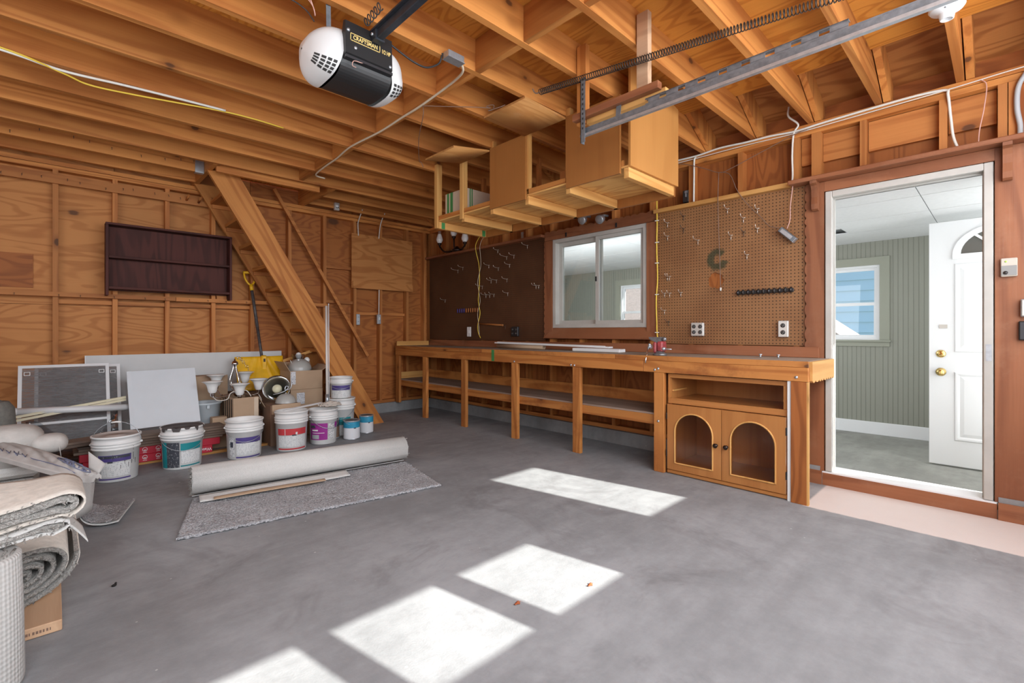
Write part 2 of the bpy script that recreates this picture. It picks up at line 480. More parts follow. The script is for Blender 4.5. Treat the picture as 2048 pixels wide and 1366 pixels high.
def print_mat(name, bg, ink, rows=150.0, dens=0.5):
    m, nt, b = new_mat(name)
    v = obj_coord(nt)
    sp = nd(nt, 'SeparateXYZ', Vector=v)
    row = math_(nt, 'FRACT', math_(nt, 'MULTIPLY', sp.outputs[2], rows))
    on = maprange(nt, row, 0.45, 0.5)
    mp = nd(nt, 'Mapping', Vector=v)
    mp.inputs['Scale'].default_value = (220, 220, rows)
    n = nd(nt, 'TexNoise', Vector=mp.outputs[0], Scale=0.6, Detail=1.0)
    w = maprange(nt, n.outputs[0], dens - 0.03, dens + 0.03)
    k = math_(nt, 'MULTIPLY', math_(nt, 'MULTIPLY', on, w), 0.75)
    nt.links.new(mix_(nt, k, bg, ink), b.inputs['Base Color'])
    b.inputs['Roughness'].default_value = 0.45
print_mat('fine_print', (0.72, 0.73, 0.73), (0.42, 0.44, 0.46), 80, 0.54)
print_mat('ink_on_white', (0.74, 0.74, 0.74), (0.05, 0.05, 0.08), 90, 0.5)
print_mat('white_on_dark', (0.05, 0.055, 0.07), (0.42, 0.44, 0.45), 80, 0.60)
print_mat('box_print', (0.66, 0.67, 0.70), (0.22, 0.23, 0.28), 60, 0.5)

def beadboard():
    m, nt, b = new_mat('beadboard')
    v = obj_coord(nt, False)
    sp = nd(nt, 'SeparateXYZ', Vector=v)
    fr = math_(nt, 'FRACT', math_(nt, 'MULTIPLY', sp.outputs[1], 24.0))
    g = maprange(nt, math_(nt, 'ABSOLUTE', math_(nt, 'SUBTRACT', fr, 0.5)), 0.0, 0.12)
    nt.links.new(mix_(nt, g, (0.19, 0.195, 0.16), (0.27, 0.275, 0.23)), b.inputs['Base Color'])
    b.inputs['Roughness'].default_value = 0.6
    bump_(nt, b, g, 0.5, 0.006)
beadboard()

# ------------------------------------------------------------------ geometry collector
WLOC = {}
class G:
    def __init__(self):
        self.v = []; self.f = []; self.sm = []
    def add(self, vs, fs, smooth=False, mat=None):
        o = len(self.v)
        for p in vs:
            p = Vector(p)
            self.v.append(mat @ p if mat is not None else p)
        for f in fs:
            self.f.append([i + o for i in f]); self.sm.append(smooth)
        return self
    def box(self, x0, x1, y0, y1, z0, z1, mat=None):
        vs = [(x, y, z) for z in (z0, z1) for y in (y0, y1) for x in (x0, x1)]
        fs = [(0, 2, 3, 1), (4, 5, 7, 6), (0, 1, 5, 4), (2, 6, 7, 3), (0, 4, 6, 2), (1, 3, 7, 5)]
        return self.add(vs, fs, mat=mat)
    def bbox(self, x0, x1, y0, y1, z0, z1, b=0.004, mat=None):
        """box with a small chamfer"""
        bm = bmesh.new()
        bmesh.ops.create_cube(bm, size=1)
        for v in bm.verts:
            v.co = Vector(((x0 + x1) / 2 + v.co.x * (x1 - x0), (y0 + y1) / 2 + v.co.y * (y1 - y0), (z0 + z1) / 2 + v.co.z * (z1 - z0)))
        bmesh.ops.bevel(bm, geom=list(bm.edges), offset=b, segments=1, affect='EDGES', profile=0.5)
        bm.verts.index_update()
        self.add([v.co.copy() for v in bm.verts], [[v.index for v in f.verts] for f in bm.faces], mat=mat)
        bm.free()
        return self
    def prism(self, poly, axis, a0, a1, mat=None, smooth=False):
        n = len(poly)
        def p(q, a):
            return {'x': (a, q[0], q[1]), 'y': (q[0], a, q[1]), 'z': (q[0], q[1], a)}[axis]
        vs = [p(q, a0) for q in poly] + [p(q, a1) for q in poly]
        fs = [list(range(n)), list(range(2 * n - 1, n - 1, -1))]
        o = len(self.v)
        self.add(vs, fs, mat=mat)
        for i in range(n):
            j = (i + 1) % n
            self.f.append([o + j, o + i, o + n + i, o + n + j]); self.sm.append(smooth)
        return self
    def tube(self, pts, r, seg=8, caps=True, r1=None):
        pts = [Vector(p) for p in pts]
        n = len(pts)
        t0 = (pts[1] - pts[0]).normalized()
        up = Vector((0, 0, 1)) if abs(t0.z) < 0.9 else Vector((1, 0, 0))
        nrm = (up - t0 * up.dot(t0)).normalized()
        o = len(self.v)
        for i, p in enumerate(pts):
            t = (pts[min(i + 1, n - 1)] - pts[max(i - 1, 0)])
            t = t.normalized() if t.length > 1e-9 else t0
            nrm = (nrm - t * nrm.dot(t))
            nrm = nrm.normalized() if nrm.length > 1e-6 else t.orthogonal().normalized()
            bi = t.cross(nrm)
            rr = r if r1 is None else r + (r1 - r) * i / (n - 1)
            for k in range(seg):
                a = 2 * PI * k / seg
                self.v.append(p + nrm * (math.cos(a) * rr) + bi * (math.sin(a) * rr))
        for i in range(n - 1):
            for k in range(seg):
                k2 = (k + 1) % seg
                self.f.append([o + i * seg + k, o + i * seg + k2, o + (i + 1) * seg + k2, o + (i + 1) * seg + k]); self.sm.append(True)
        if caps:
            self.f.append([o + k for k in range(seg)][::-1]); self.sm.append(False)
            self.f.append([o + (n - 1) * seg + k for k in range(seg)]); self.sm.append(False)
        return self
    def lathe(self, prof, c=(0, 0, 0), seg=28, a0=0.0, a1=2 * PI, mat=None, smooth=True):
        full = abs(a1 - a0 - 2 * PI) < 1e-6
        cols = seg if full else seg + 1
        o = len(self.v)
        for (r, z) in prof:
            for k in range(cols):
                a = a0 + (a1 - a0) * k / seg
                p = Vector((c[0] + r * math.cos(a), c[1] + r * math.sin(a), c[2] + z))
                self.v.append(mat @ p if mat is not None else p)
        for i in range(len(prof) - 1):
            for k in range(seg):
                k2 = (k + 1) % cols
                self.f.append([o + i * cols + k, o + i * cols + k2, o + (i + 1) * cols + k2, o + (i + 1) * cols + k]); self.sm.append(smooth)
        return self
    def grid(self, fn, nu, nv, smooth=True, flip=False):
        o = len(self.v)
        for i in range(nu + 1):
            for j in range(nv + 1):
                self.v.append(Vector(fn(i / nu, j / nv)))
        w = nv + 1
        for i in range(nu):
            for j in range(nv):
                q = [o + i * w + j, o + (i + 1) * w + j, o + (i + 1) * w + j + 1, o + i * w + j + 1]
                self.f.append(q[::-1] if flip else q); self.sm.append(smooth)
        return self
    def slab(self, fn, nu, nv, thick=0.01, dirv=(0, 0, -1), smooth=True):
        """a sheet with real thickness"""
        dv = Vector(dirv) * thick
        o = len(self.v)
        w = nv + 1
        top = [Vector(fn(i / nu, j / nv)) for i in range(nu + 1) for j in range(nv + 1)]
        self.v += top + [p + dv for p in top]
        N = len(top)
        for i in range(nu):
            for j in range(nv):
                q = [o + i * w + j, o + (i + 1) * w + j, o + (i + 1) * w + j + 1, o + i * w + j + 1]
                self.f.append(q); self.sm.append(smooth)
                self.f.append([a + N for a in q[::-1]]); self.sm.append(smooth)
        edge = [(i, 0) for i in range(nu + 1)] + [(nu, j) for j in range(1, nv + 1)] + [(i, nv) for i in range(nu - 1, -1, -1)] + [(0, j) for j in range(nv - 1, 0, -1)]
        for a, b2 in zip(edge, edge[1:] + edge[:1]):
            p, q = o + a[0] * w + a[1], o + b2[0] * w + b2[1]
            self.f.append([q, p, p + N, q + N]); self.sm.append(False)
        return self
    def bar(self, p0, p1, w, t, up=(0, 0, 1), ends=None):
        """straight board from p0 to p1; w across (up x dir), t along up"""
        p0, p1 = Vector(p0), Vector(p1)
        d = (p1 - p0)
        L = d.length
        d.normalize()
        u = Vector(up)
        u = (u - d * u.dot(d)).normalized()
        s = d.cross(u)
        Mx = Matrix((s, d, u)).transposed().to_4x4()
        Mx.translation = p0
        return self.box(-w / 2, w / 2, 0, L, -t / 2, t / 2, mat=Mx)
    def ball(self, c, r, seg=14, rings=8, sx=1, sy=1, sz=1):
        prof = [(max(1e-4, r * math.sin(PI * i / rings)), -r * math.cos(PI * i / rings)) for i in range(rings + 1)]
        Mx = Matrix.Translation(c) @ Matrix.Diagonal((sx, sy, sz, 1))
        return self.lathe(prof, seg=seg, mat=Mx)
    def build(self, name, mat, parent=None, kind=None, label=None):
        lo = Vector((min(p.x for p in self.v), min(p.y for p in self.v), min(p.z for p in self.v)))
        hi = Vector((max(p.x for p in self.v), max(p.y for p in self.v), max(p.z for p in self.v)))
        c = (lo + hi) / 2
        me = bpy.data.meshes.new(name)
        me.from_pydata([p - c for p in self.v], [], self.f)
        me.polygons.foreach_set('use_smooth', self.sm)
        me.materials.append(M[mat] if isinstance(mat, str) else mat)
        me.update()
        o = bpy.data.objects.new(name, me)
        COL.objects.link(o)
        if parent is not None:
            o.parent = parent
            o.location = c - WLOC[parent.name]
        else:
            o.location = c
        WLOC[o.name] = c
        if kind: o['kind'] = kind
        if label: o['label'] = label
        return o

def tag(o, label=None, cat=None, group=None, kind=None):
    if label: o['label'] = label
    if cat: o['category'] = cat
    if group: o['group'] = group
    if kind: o['kind'] = kind
    return o
def thing(name, label, cat, loc=(0, 0, 0), group=None):
    o = bpy.data.objects.new(name, None)
    o.empty_display_size = 0.05
    COL.objects.link(o)
    o.location = loc
    WLOC[o.name] = Vector(loc)
    return tag(o, label, cat, group)
def struct(name, loc=(0, 0, 0)):
    o = bpy.data.objects.new(name, None)
    COL.objects.link(o)
    o.location = loc
    WLOC[o.name] = Vector(loc)
    o['kind'] = 'structure'
    return o
def dup(root, loc, rotz=None, label=None):
    r = root.copy(); COL.objects.link(r); r.location = loc
    if rotz is not None: r.rotation_euler = (0, 0, rotz)
    if label: r['label'] = label
    for ch in list(root.children):
        c = ch.copy(); COL.objects.link(c); c.parent = r
        for g in list(ch.children):
            d = g.copy(); COL.objects.link(d); d.parent = c
    return r
def bx(name, mat, parent, x0, x1, y0, y1, z0, z1, b=0.0, **kw):
    g = G()
    if b: g.bbox(x0, x1, y0, y1, z0, z1, b)
    else: g.box(x0, x1, y0, y1, z0, z1)
    return g.build(name, mat, parent, **kw)
def text(body, size, mat, parent, loc, rot, extrude=0.0006, align='CENTER', name='lettering', bold=0.0, sx=1.0):
    cu = bpy.data.curves.new(name, 'FONT')
    cu.body = body
    cu.size = size
    cu.extrude = extrude
    cu.offset = bold
    cu.align_x = align
    cu.align_y = 'CENTER'
    cu.resolution_u = 3
    cu.materials.append(M[mat])
    tmp = bpy.data.objects.new(name + '_curve', cu)
    COL.objects.link(tmp)
    bpy.context.view_layer.update()
    me = bpy.data.meshes.new_from_object(tmp.evaluated_get(bpy.context.evaluated_depsgraph_get()))
    bpy.data.objects.remove(tmp)
    if not me.materials: me.materials.append(M[mat])
    o = bpy.data.objects.new(name, me)
    COL.objects.link(o)
    o.parent = parent
    o.location = Vector(loc) - WLOC[parent.name]
    o.rotation_euler = rot
    o.scale = (sx, 1, 1)
    return o
def smooth_path(pts, n=8):
    """Catmull-Rom through pts"""
    P_ = [Vector(p) for p in pts]
    P_ = [2 * P_[0] - P_[1]] + P_ + [2 * P_[-1] - P_[-2]]
    out = []
    for i in range(1, len(P_) - 2):
        a, b, c, d = P_[i - 1:i + 3]
        for k in range(n):
            t = k / n
            out.append(0.5 * ((2 * b) + (c - a) * t + (2 * a - 5 * b + 4 * c - d) * t * t + (3 * b - a - 3 * c + d) * t ** 3))
    out.append(P_[-2])
    return out
def scallop_edge(length, pitch=0.075, depth=0.012, n=5, rnd=0.3):
    """offsets along a board whose edge is cut in scallops: list of (s, offset)"""
    out = []
    s = 0.0
    while s < length - 1e-6:
        p = min(pitch * (1 + random.uniform(-rnd, rnd)), length - s)
        if p < 0.02: break
        for k in range(n):
            t = k / n
            out.append((s + p * t, depth * math.sin(PI * t)))
        s += p
    out.append((length, 0.0))
    return out
# ================================================================== SETTING
XW, YB, XL, YF = 4.03, 5.95, -1.75, -0.95      # right wall studs, back wall studs, left wall, front wall
ZJ, ZP = 2.65, 2.84                            # underside of joists, underside of attic plywood

# ---- floor
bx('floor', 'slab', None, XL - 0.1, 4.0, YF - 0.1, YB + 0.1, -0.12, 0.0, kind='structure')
# ---- ceiling
ceiling = struct('ceiling', (1.2, 2.5, ZJ))
joist_y = [0.19 + 0.402 * k for k in range(-2, 15)]
for y in joist_y:
    spans = [(XL, 4.10)]
    if y > 5.2:
        spans = [(XL, 1.05), (2.20, 4.10)]
    for a, b in spans:
        bx('joist', 'joist_x', ceiling, a, b, y - 0.019, y + 0.019, ZJ + random.uniform(-0.004, 0.003), ZP)
for y0, y1 in zip(joist_y[:-1], joist_y[1:]):
    if y1 < 5.2:
        bx('blocking', 'joist_y', ceiling, 1.80, 1.838, y0 + 0.02, y1 - 0.02, ZJ + random.uniform(-0.002, 0.01), ZP - 0.002)
for x in (1.05, 2.162):
    bx('stair_header', 'joist_y', ceiling, x, x + 0.038, 5.036, YB + 0.08, ZJ - 0.004, ZP - 0.002)
bx('stair_trimmer', 'joist_x', ceiling, 1.09, 2.05, 5.095, 5.133, 2.602, ZP - 0.004)
for y in (5.416,):
    g = G(); g.box(0.975, 1.048, y - 0.028, y - 0.0205, ZJ - 0.006, ZJ + 0.14); g.box(0.975, 1.048, y - 0.028, y + 0.028, ZJ - 0.010, ZJ - 0.006)
    g.build('joist_hanger', 'galv', ceiling)
# attic floor sheets
xs = [XL, -0.62, 1.82, 3.62]
ys = [YF, 0.19, 1.396, 2.602, 3.808, 5.014, YB + 0.08]
for i in range(3):
    for j in range(6):
        bx('plywood_panel', 'ply_ceil', ceiling, xs[i] + 0.0015, xs[i + 1] - 0.0015, ys[j] + 0.0015, ys[j + 1] - 0.0015, ZP, ZP + 0.018)
# rafters and roof boards over the eave
for y in joist_y[1:]:
    yy = y - 0.045
    g = G(); g.prism([(4.13, ZJ), (4.13, 2.785), (3.25, 3.18), (3.25, 3.04), (4.02, ZJ)], 'y', yy - 0.019, yy + 0.019)
    g.build('rafter', 'joist_z', ceiling)
for j in range(6):
    g = G(); g.prism([(4.32, 2.70), (4.32, 2.715), (3.2, 3.219), (3.2, 3.204)], 'y', ys[j] + 0.002, ys[j + 1] - 0.002)
    g.build('roof_sheathing', 'ply_roof', ceiling)
bx('eave_board', 'ply_dark_y', ceiling, 4.14, 4.155, YF, YB + 0.1, 2.55, 2.80)

# ---- back wall
wall_back = struct('wall_back', (1.2, YB, 0))
back_studs = [-1.62, -1.21, -0.80, -0.395, 0.01, 0.424, 0.837, 1.245, 1.629, 2.038, 2.461, 2.86, 3.236, 3.654, 4.06]
for x in back_studs:
    bx('stud', 'stud_z', wall_back, x - 0.019, x + 0.019, YB + random.uniform(0, 0.004), YB + 0.089, 0.17, 2.57)
for z0, z1 in ((2.57, 2.607), (2.611, 2.648)):
    bx('top_plate', 'joist_x', wall_back, XL, 4.12, YB - 0.004 + random.uniform(0, 0.006), YB + 0.089, z0, z1)
bx('bottom_plate', 'stud_x', wall_back, XL, 4.02, YB, YB + 0.089, 0.132, 0.17)
bx('curb', 'curb', wall_back, XL, 4.0, YB - 0.03, YB + 0.12, 0.0, 0.13, kind=None)
px_ = [XL, 0.424, 1.629, 2.86, 4.14]
for i in range(4):
    mt = 'ply_back' if i < 2 else 'ply_back_shaded'  # right panels get a darker, redder copy: the wall's shading put into colour
    bx('plywood_panel', mt, wall_back, px_[i] + 0.002, px_[i + 1] - 0.002, YB + 0.09, YB + 0.105, 0.10, 1.353)
    bx('plywood_panel', mt, wall_back, px_[i] + 0.002, px_[i + 1] - 0.002, YB + 0.09, YB + 0.105, 1.357, 2.86)
bx('siding', 'ply_dark_x', wall_back, XL - 0.1, 4.3, YB + 0.108, YB + 0.12, 0.0, 3.4)
bx('nail_board', 'stud_x', wall_back, XL, 1.36, YB - 0.022, YB - 0.0005, 2.443, 2.528)
bx('rail', 'stud_x', wall_back, XL, 0.9, YB - 0.04, YB - 0.0005, 1.425, 1.464)
bx('rail', 'stud_x', wall_back, 0.904, 2.47, YB - 0.04, YB - 0.0005, 1.422, 1.461)
for a, b in zip(back_studs[4:8], back_studs[5:9]):
    bx('fire_block', 'stud_x', wall_back, a + 0.02, b - 0.02, YB + 0.03, YB + 0.088, 1.365, 1.40)
bx('fire_block', 'stud_x', wall_back, 2.481, 2.84, YB + 0.02, YB + 0.088, 1.92, 1.957)
bx('fire_block', 'stud_x', wall_back, 2.481, 2.84, YB + 0.02, YB + 0.088, 1.475, 1.51)
for a, b in ((2.88, 3.217), (3.255, 3.635)):
    bx('fire_block', 'stud_x', wall_back, a, b, YB + 0.05, YB + 0.088, 1.335, 1.372)
bx('patch_panel', 'ply_dark_x', wall_back, -0.55, -0.135, YB + 0.075, YB + 0.0895, 1.50, 1.80)
bx('access_panel', 'ply_back', wall_back, 2.805, 3.72, YB - 0.02, YB - 0.001, 1.685, 2.405)
bx('access_lip', 'ply_back', wall_back, 2.815, 3.72, YB - 0.036, YB - 0.0205, 1.683, 1.775)
bx('corner_stud', 'stud_z', wall_back, 3.93, 3.968, YB - 0.002, YB + 0.089, 0.17, 2.57)

# ---- right wall
wall_right = struct('wall_right', (XW, 2.5, 0))
X0, X1 = XW + 0.006, XW + 0.095
full = [-0.75, -0.35, 0.962, 1.092, 1.499, 1.917, 2.30, 3.55, 3.93, 4.34, 4.75, 5.15, 5.56, 5.92]
for y in full:
    w = 0.03 if y == 0.962 else 0.019
    bx('stud', 'stud_z', wall_right, X0, X1, y - w, y + w, 0.17, 2.57)
for y in (0.269, 0.68):
    bx('stud', 'stud_z', wall_right, X0, X1, y - 0.019, y + 0.019, 2.16, 2.57)
for y in (0.008, -0.036):
    bx('stud', 'stud_z', wall_right, X0, X1, y - 0.02, y + 0.02, 0.17, 2.57)
for y in (2.72, 3.13):
    bx('stud', 'stud_z', wall_right, X0, X1, y - 0.019, y + 0.019, 0.17, 1.11)
    bx('stud', 'stud_z', wall_right, X0, X1, y - 0.019, y + 0.019, 2.18, 2.57)
bx('window_header', 'stud_y', wall_right, X0 + 0.02, X1, 2.32, 3.53, 2.14, 2.18)
bx('window_rough_sill', 'stud_y', wall_right, X0, X1, 2.32, 3.53, 1.11, 1.145)
bx('door_header', 'stud_y', wall_right, X0, X1, 0.03, 0.93, 2.12, 2.158)
for z0, z1 in ((2.57, 2.607), (2.611, 2.648)):
    bx('top_plate', 'joist_y', wall_right, X0 - 0.004, X1, YF, YB + 0.09, z0, z1)
bx('bottom_plate', 'stud_y', wall_right, X0, X1, 0.94, YB, 0.132, 0.17)
bx('curb', 'curb', wall_right, 4.0, 4.14, 0.93, YB + 0.12, 0.0, 0.13)
bx('curb', 'curb', wall_right, 4.0, 4.14, YF - 0.1, 0.025, -0.12, 0.13)
bx('footing', 'curb', wall_right, 4.002, 4.14, 0.027, 0.928, -0.12, 0.055)
XS = XW + 0.0955
for (y0, y1, z0, z1) in ((YF, -0.01, 0.10, 2.6), (-0.008, 0.935, 2.13, 2.6), (0.937, 2.318, 0.10, 1.355), (0.937, 2.318, 1.357, 2.6),
                         (2.32, 3.528, 0.10, 1.14), (2.32, 3.528, 2.15, 2.6), (3.53, 4.75, 0.10, 1.355), (3.53, 4.75, 1.357, 2.6),
                         (4.752, 6.05, 0.10, 1.355), (4.752, 6.05, 1.357, 2.6)):
    bx('plywood_panel', 'ply_dark_z', wall_right, XS, XS + 0.014, y0, y1, z0, z1)
for a, b in ((0.032, 0.247), (0.29, 0.658), (0.702, 0.93), (0.995, 1.07)):
    bx('let_in_strip', 'stud_y', wall_right, XW + 0.06, XS - 0.001, a, b, 2.36, 2.565)
for y0, y1, z in ((1.115, 1.478, 0.30), (1.52, 1.895, 0.30), (2.32, 2.70, 0.30), (2.74, 3.11, 0.30), (3.95, 4.32, 0.30), (4.36, 4.73, 0.30), (3.15, 3.53, 0.30)):
    bx('fire_block', 'stud_y', wall_right, X0 + 0.02, X1, y0, y1, z, z + 0.038)

# pegboards and the strips that carry them
pegboard('peg_light', (0.30, 0.145, 0.058), (0.235, 0.105, 0.04), stain=None)
pegboard('peg_dark', (0.105, 0.045, 0.02), (0.075, 0.03, 0.013))
HOLE = onX(1432, 561, XW)      # broken hole in the light board
RING = onX(1435, 519, XW)
g = G()
yy0, yy1, zz0, zz1 = 1.03, 2.238, 1.0, 2.197
# board with a ragged hole broken through it: rim points of the hole bridged to the rectangle
nh = 28
hole = []
for k in range(nh):
    a = 2 * PI * k / nh
    rr = 0.062 * (0.86 + 0.32 * random.random())
    hole.append((HOLE.y - 0.98 * rr * math.cos(a), HOLE.z + 1.05 * rr * math.sin(a)))
rect = []
for k in range(nh):
    a = 2 * PI * k / nh
    dy, dz = -math.cos(a), math.sin(a)
    t = 1e9
    if dy > 1e-6: t = min(t, (yy1 - HOLE.y) / dy)
    if dy < -1e-6: t = min(t, (yy0 - HOLE.y) / dy)
    if dz > 1e-6: t = min(t, (zz1 - HOLE.z) / dz)
    if dz < -1e-6: t = min(t, (zz0 - HOLE.z) / dz)
    rect.append((HOLE.y + dy * t, HOLE.z + dz * t))
# corners: snap the closest rim ray end to each corner
for cy, cz in ((yy0, zz0), (yy0, zz1), (yy1, zz0), (yy1, zz1)):
    k = min(range(nh), key=lambda i: (rect[i][0] - cy) ** 2 + (rect[i][1] - cz) ** 2)
    rect[k] = (cy, cz)
vs = []
for xx in (XW - 0.001, XW + 0.005):
    vs += [(xx, y, z) for y, z in rect] + [(xx, y, z) for y, z in hole]
fs = []
for k in range(nh):
    j = (k + 1) % nh
    fs += [(k, j, nh + j, nh + k), (2 * nh + j, 2 * nh + k, 3 * nh + k, 3 * nh + j), (nh + k, nh + j, 3 * nh + j, 3 * nh + k), (j, k, 2 * nh + k, 2 * nh + j)]
g.add(vs, fs)
pegboard('peg_stained', (0.30, 0.145, 0.058), (0.235, 0.105, 0.04), stain=(RING.y - (yy0 + yy1) / 2, RING.z - (zz0 + zz1) / 2))
g.build('pegboard', 'peg_stained', wall_right, label='tan pegboard with green ring stain and broken hole')
bx('hole_backing', 'ply_dark_z', wall_right, XW + 0.0055, XW + 0.0058, HOLE.y - 0.09, HOLE.y + 0.09, HOLE.z - 0.09, HOLE.z + 0.09)
bx('pegboard', 'peg_dark', wall_right, XW - 0.001, XW + 0.005, 3.64, YB - 0.005, 1.0, 2.175, label='dark brown pegboard')
bx('pegboard_ledge', 'pale_y', wall_right, XW - 0.045, XW - 0.0015, 1.10, 2.252, 2.198, 2.232)
bx('pegboard_ledge', 'casing_y', wall_right, XW - 0.085, XW + 0.005, 3.625, YB - 0.005, 2.176, 2.205)

def casing(name, outline, x0=XW - 0.022, x1=XW - 0.002, mat='casing_z'):
    g = G(); g.prism(outline, 'x', x0, x1)
    return g.build(name, mat, wall_right)
# door casing: straight on the inside, scalloped on the outside
def vert_casing(y_in, y_out, z0, z1):
    sg = 1 if y_out > y_in else -1
    pts = [(y_in, z0), (y_in, z1)]
    e = scallop_edge(z1 - z0)
    pts += [(y_out + sg * o, z1 - s) for s, o in e]
    return pts
casing('door_casing', vert_casing(0.906, 1.018, 0.10, 2.19))
casing('door_casing', vert_casing(0.040, -0.090, 0.10, 2.19))
casing('door_casing', [(0.041, 2.118), (0.905, 2.118), (0.905, 2.19), (0.041, 2.19)], mat='casing_y')
casing('door_base', [(0.03, 0.0), (0.915, 0.0), (0.915, 0.088), (0.03, 0.088)], XW - 0.03, XW - 0.0005, 'casing_y')
casing('door_base', [(-0.80, 0.0), (0.026, 0.0), (0.026, 0.10), (-0.80, 0.10)], XW - 0.045, XW - 0.0005, 'casing_y')
casing('door_base', [(0.919, 0.0), (1.06, 0.0), (1.06, 0.10), (0.919, 0.10)], XW - 0.032, XW - 0.0005, 'casing_y')
# window casing
casing('window_casing', vert_casing(3.512, 3.622, 1.03, 2.13))
casing('window_casing', vert_casing(2.336, 2.245, 1.03, 2.13))
e = scallop_edge(3.622 - 2.245, 0.085, 0.014)
casing('window_casing', [(2.245, 2.134), (3.622, 2.134)] + [(3.622 - s, 2.222 + o) for s, o in e], mat='casing_y')
g = G(); g.add([(XW - 0.004, 2.336, 1.15), (XW - 0.004, 3.512, 1.15), (XW - 0.055, 3.62, 1.035), (XW - 0.055, 2.245, 1.035),
                (XW - 0.001, 2.336, 1.148), (XW - 0.001, 3.512, 1.148), (XW - 0.03, 3.62, 1.03), (XW - 0.03, 2.245, 1.03)],
               [(0, 1, 2, 3), (7, 6, 5, 4), (0, 4, 5, 1), (1, 5, 6, 2), (2, 6, 7, 3), (3, 7, 4, 0)])
g.build('window_apron', 'casing_y', wall_right)

# ---- window between garage and breezeway: white slider
win = struct('window_1', (XW, 2.92, 1.64))
wy0, wy1, wz0, wz1 = 2.34, 3.508, 1.152, 2.132
def frame4(name, mat, parent, x0, x1, y0, y1, z0, z1, w, wb=None):
    wb = wb or w
    g = G()
    g.box(x0, x1, y0, y0 + w, z0, z1); g.box(x0, x1, y1 - w, y1, z0, z1)
    g.box(x0, x1, y0 + w, y1 - w, z1 - w, z1); g.box(x0, x1, y0 + w, y1 - w, z0, z0 + wb)
    return g.build(name, mat, parent)
frame4('frame', 'frame_white', win, XW - 0.012, XW + 0.12, wy0, wy1, wz0, wz1, 0.038)
frame4('sash', 'frame_white', win, XW + 0.012, XW + 0.045, 2.375, 2.945, wz0 + 0.03, wz1 - 0.03, 0.042)
frame4('sash', 'frame_white', win, XW + 0.052, XW + 0.085, 2.90, 3.475, wz0 + 0.03, wz1 - 0.03, 0.05)
bx('pane', 'pane', win, XW + 0.026, XW + 0.030, 2.415, 2.905, wz0 + 0.07, wz1 - 0.07)
bx('pane', 'pane', win, XW + 0.066, XW + 0.070, 2.948, 3.427, wz0 + 0.078, wz1 - 0.078)
bx('latch', 'dark_metal', win, XW + 0.002, XW + 0.012, 2.928, 2.942, 1.63, 1.68)

# ---- doorway: white storm-door frame, jambs, sill
door1 = struct('door_1', (XW, 0.475, 0.1))
g = G()
for (y0, y1) in ((0.858, 0.900), (0.046, 0.088)):
    g.bbox(XW - 0.022, XW + 0.028, y0, y1, 0.10, 2.115, 0.004)
g.bbox(XW - 0.0215, XW + 0.0275, 0.0885, 0.8575, 2.072, 2.115, 0.003)
g.build('door_frame', 'frame_white', door1)
g = G()
g.box(XW + 0.03, XW + 0.16, 0.872, 0.93, 0.09, 2.11)
g.box(XW + 0.03, XW + 0.16, 0.03, 0.080, 0.09, 2.11)
g.box(XW + 0.03, XW + 0.16, 0.08, 0.872, 2.085, 2.12)
g.build('jamb', 'frame_white', door1)
g = G()
for (y0, y1) in ((0.852, 0.866), (0.083, 0.094)):
    g.box(XW + 0.03, XW + 0.05, y0, y1, 0.10, 2.08)
g.box(XW + 0.03, XW + 0.05, 0.094, 0.852, 2.062, 2.08)
g.build('weather_strip', 'frame_white', door1)
bx('door_sill', 'white_paint', door1, XW - 0.028, XW + 0.17, 0.032, 0.917, 0.056, 0.098)
bx('strike_plate', 'galv', door1, XW - 0.0235, XW - 0.0222, 0.053, 0.078, 0.93, 1.03)

# ---- shelf board and brackets above the door
ds = thing('door_shelf', 'brown wooden shelf board on two curved brackets above the open doorway', 'shelf', (3.97, 0.5, 2.2))
bx('shelf_board', 'casing_y', ds, XW - 0.125, XW - 0.003, -0.30, 1.115, 2.192, 2.222, b=0.005)
for y in (0.955, -0.012):
    pf = [(XW - 0.024, 2.191), (XW - 0.115, 2.191), (XW - 0.112, 2.172), (XW - 0.085, 2.160), (XW - 0.068, 2.13), (XW - 0.066, 2.08), (XW - 0.074, 2.03), (XW - 0.066, 1.995), (XW - 0.045, 1.985), (XW - 0.024, 1.985)]
    g = G(); g.prism(pf, 'y', y - 0.02, y + 0.02); g.build('bracket', 'casing_z', ds)

# ---- left wall, front wall with garage door openings (behind the camera)
wall_left = struct('wall_left', (XL, 2.5, 0))
bx('plywood_panel', 'ply_back', wall_left, XL - 0.12, XL - 0.09, YF, YB + 0.1, 0.0, 2.9)
for k in range(14):
    y = -0.7 + 0.48 * k
    bx('stud', 'stud_z', wall_left, XL - 0.089, XL, y - 0.019, y + 0.019, 0.0, ZJ)
wall_front = struct('wall_front', (1.2, YF, 0))
PX = [(0.065, 0.525), (0.65, 1.115), (1.232, 1.695), (1.82, 2.285)]
pz0, pz1 = 1.205, 1.515
wx0, wx1, wz0f, wz1f = 3.023, 3.50, 1.355, 2.035
T0, T1 = YF - 0.05, YF
bx('garage_door_section', 'white_paint', wall_front, -0.15, 2.5, T0, T1, 0.0, pz0)
bx('garage_door_section', 'white_paint', wall_front, -0.15, 2.5, T0, T1, pz1, 2.15)
prev = -0.15
for a, b in PX + [(2.5, None)]:
    bx('garage_door_stile', 'white_paint', wall_front, prev, a, T0, T1, pz0, pz1)
    if b is not None:
        bx('pane', 'pane', wall_front, a, b, T0 + 0.02, T0 + 0.024, pz0, pz1)
        prev = b
bx('siding_panel', 'ply_back', wall_front, XL - 0.12, -0.15, T0, T1, 0, 3.4)
bx('siding_panel', 'ply_back', wall_front, -0.15, 2.5, T0, T1, 2.15, 3.4)
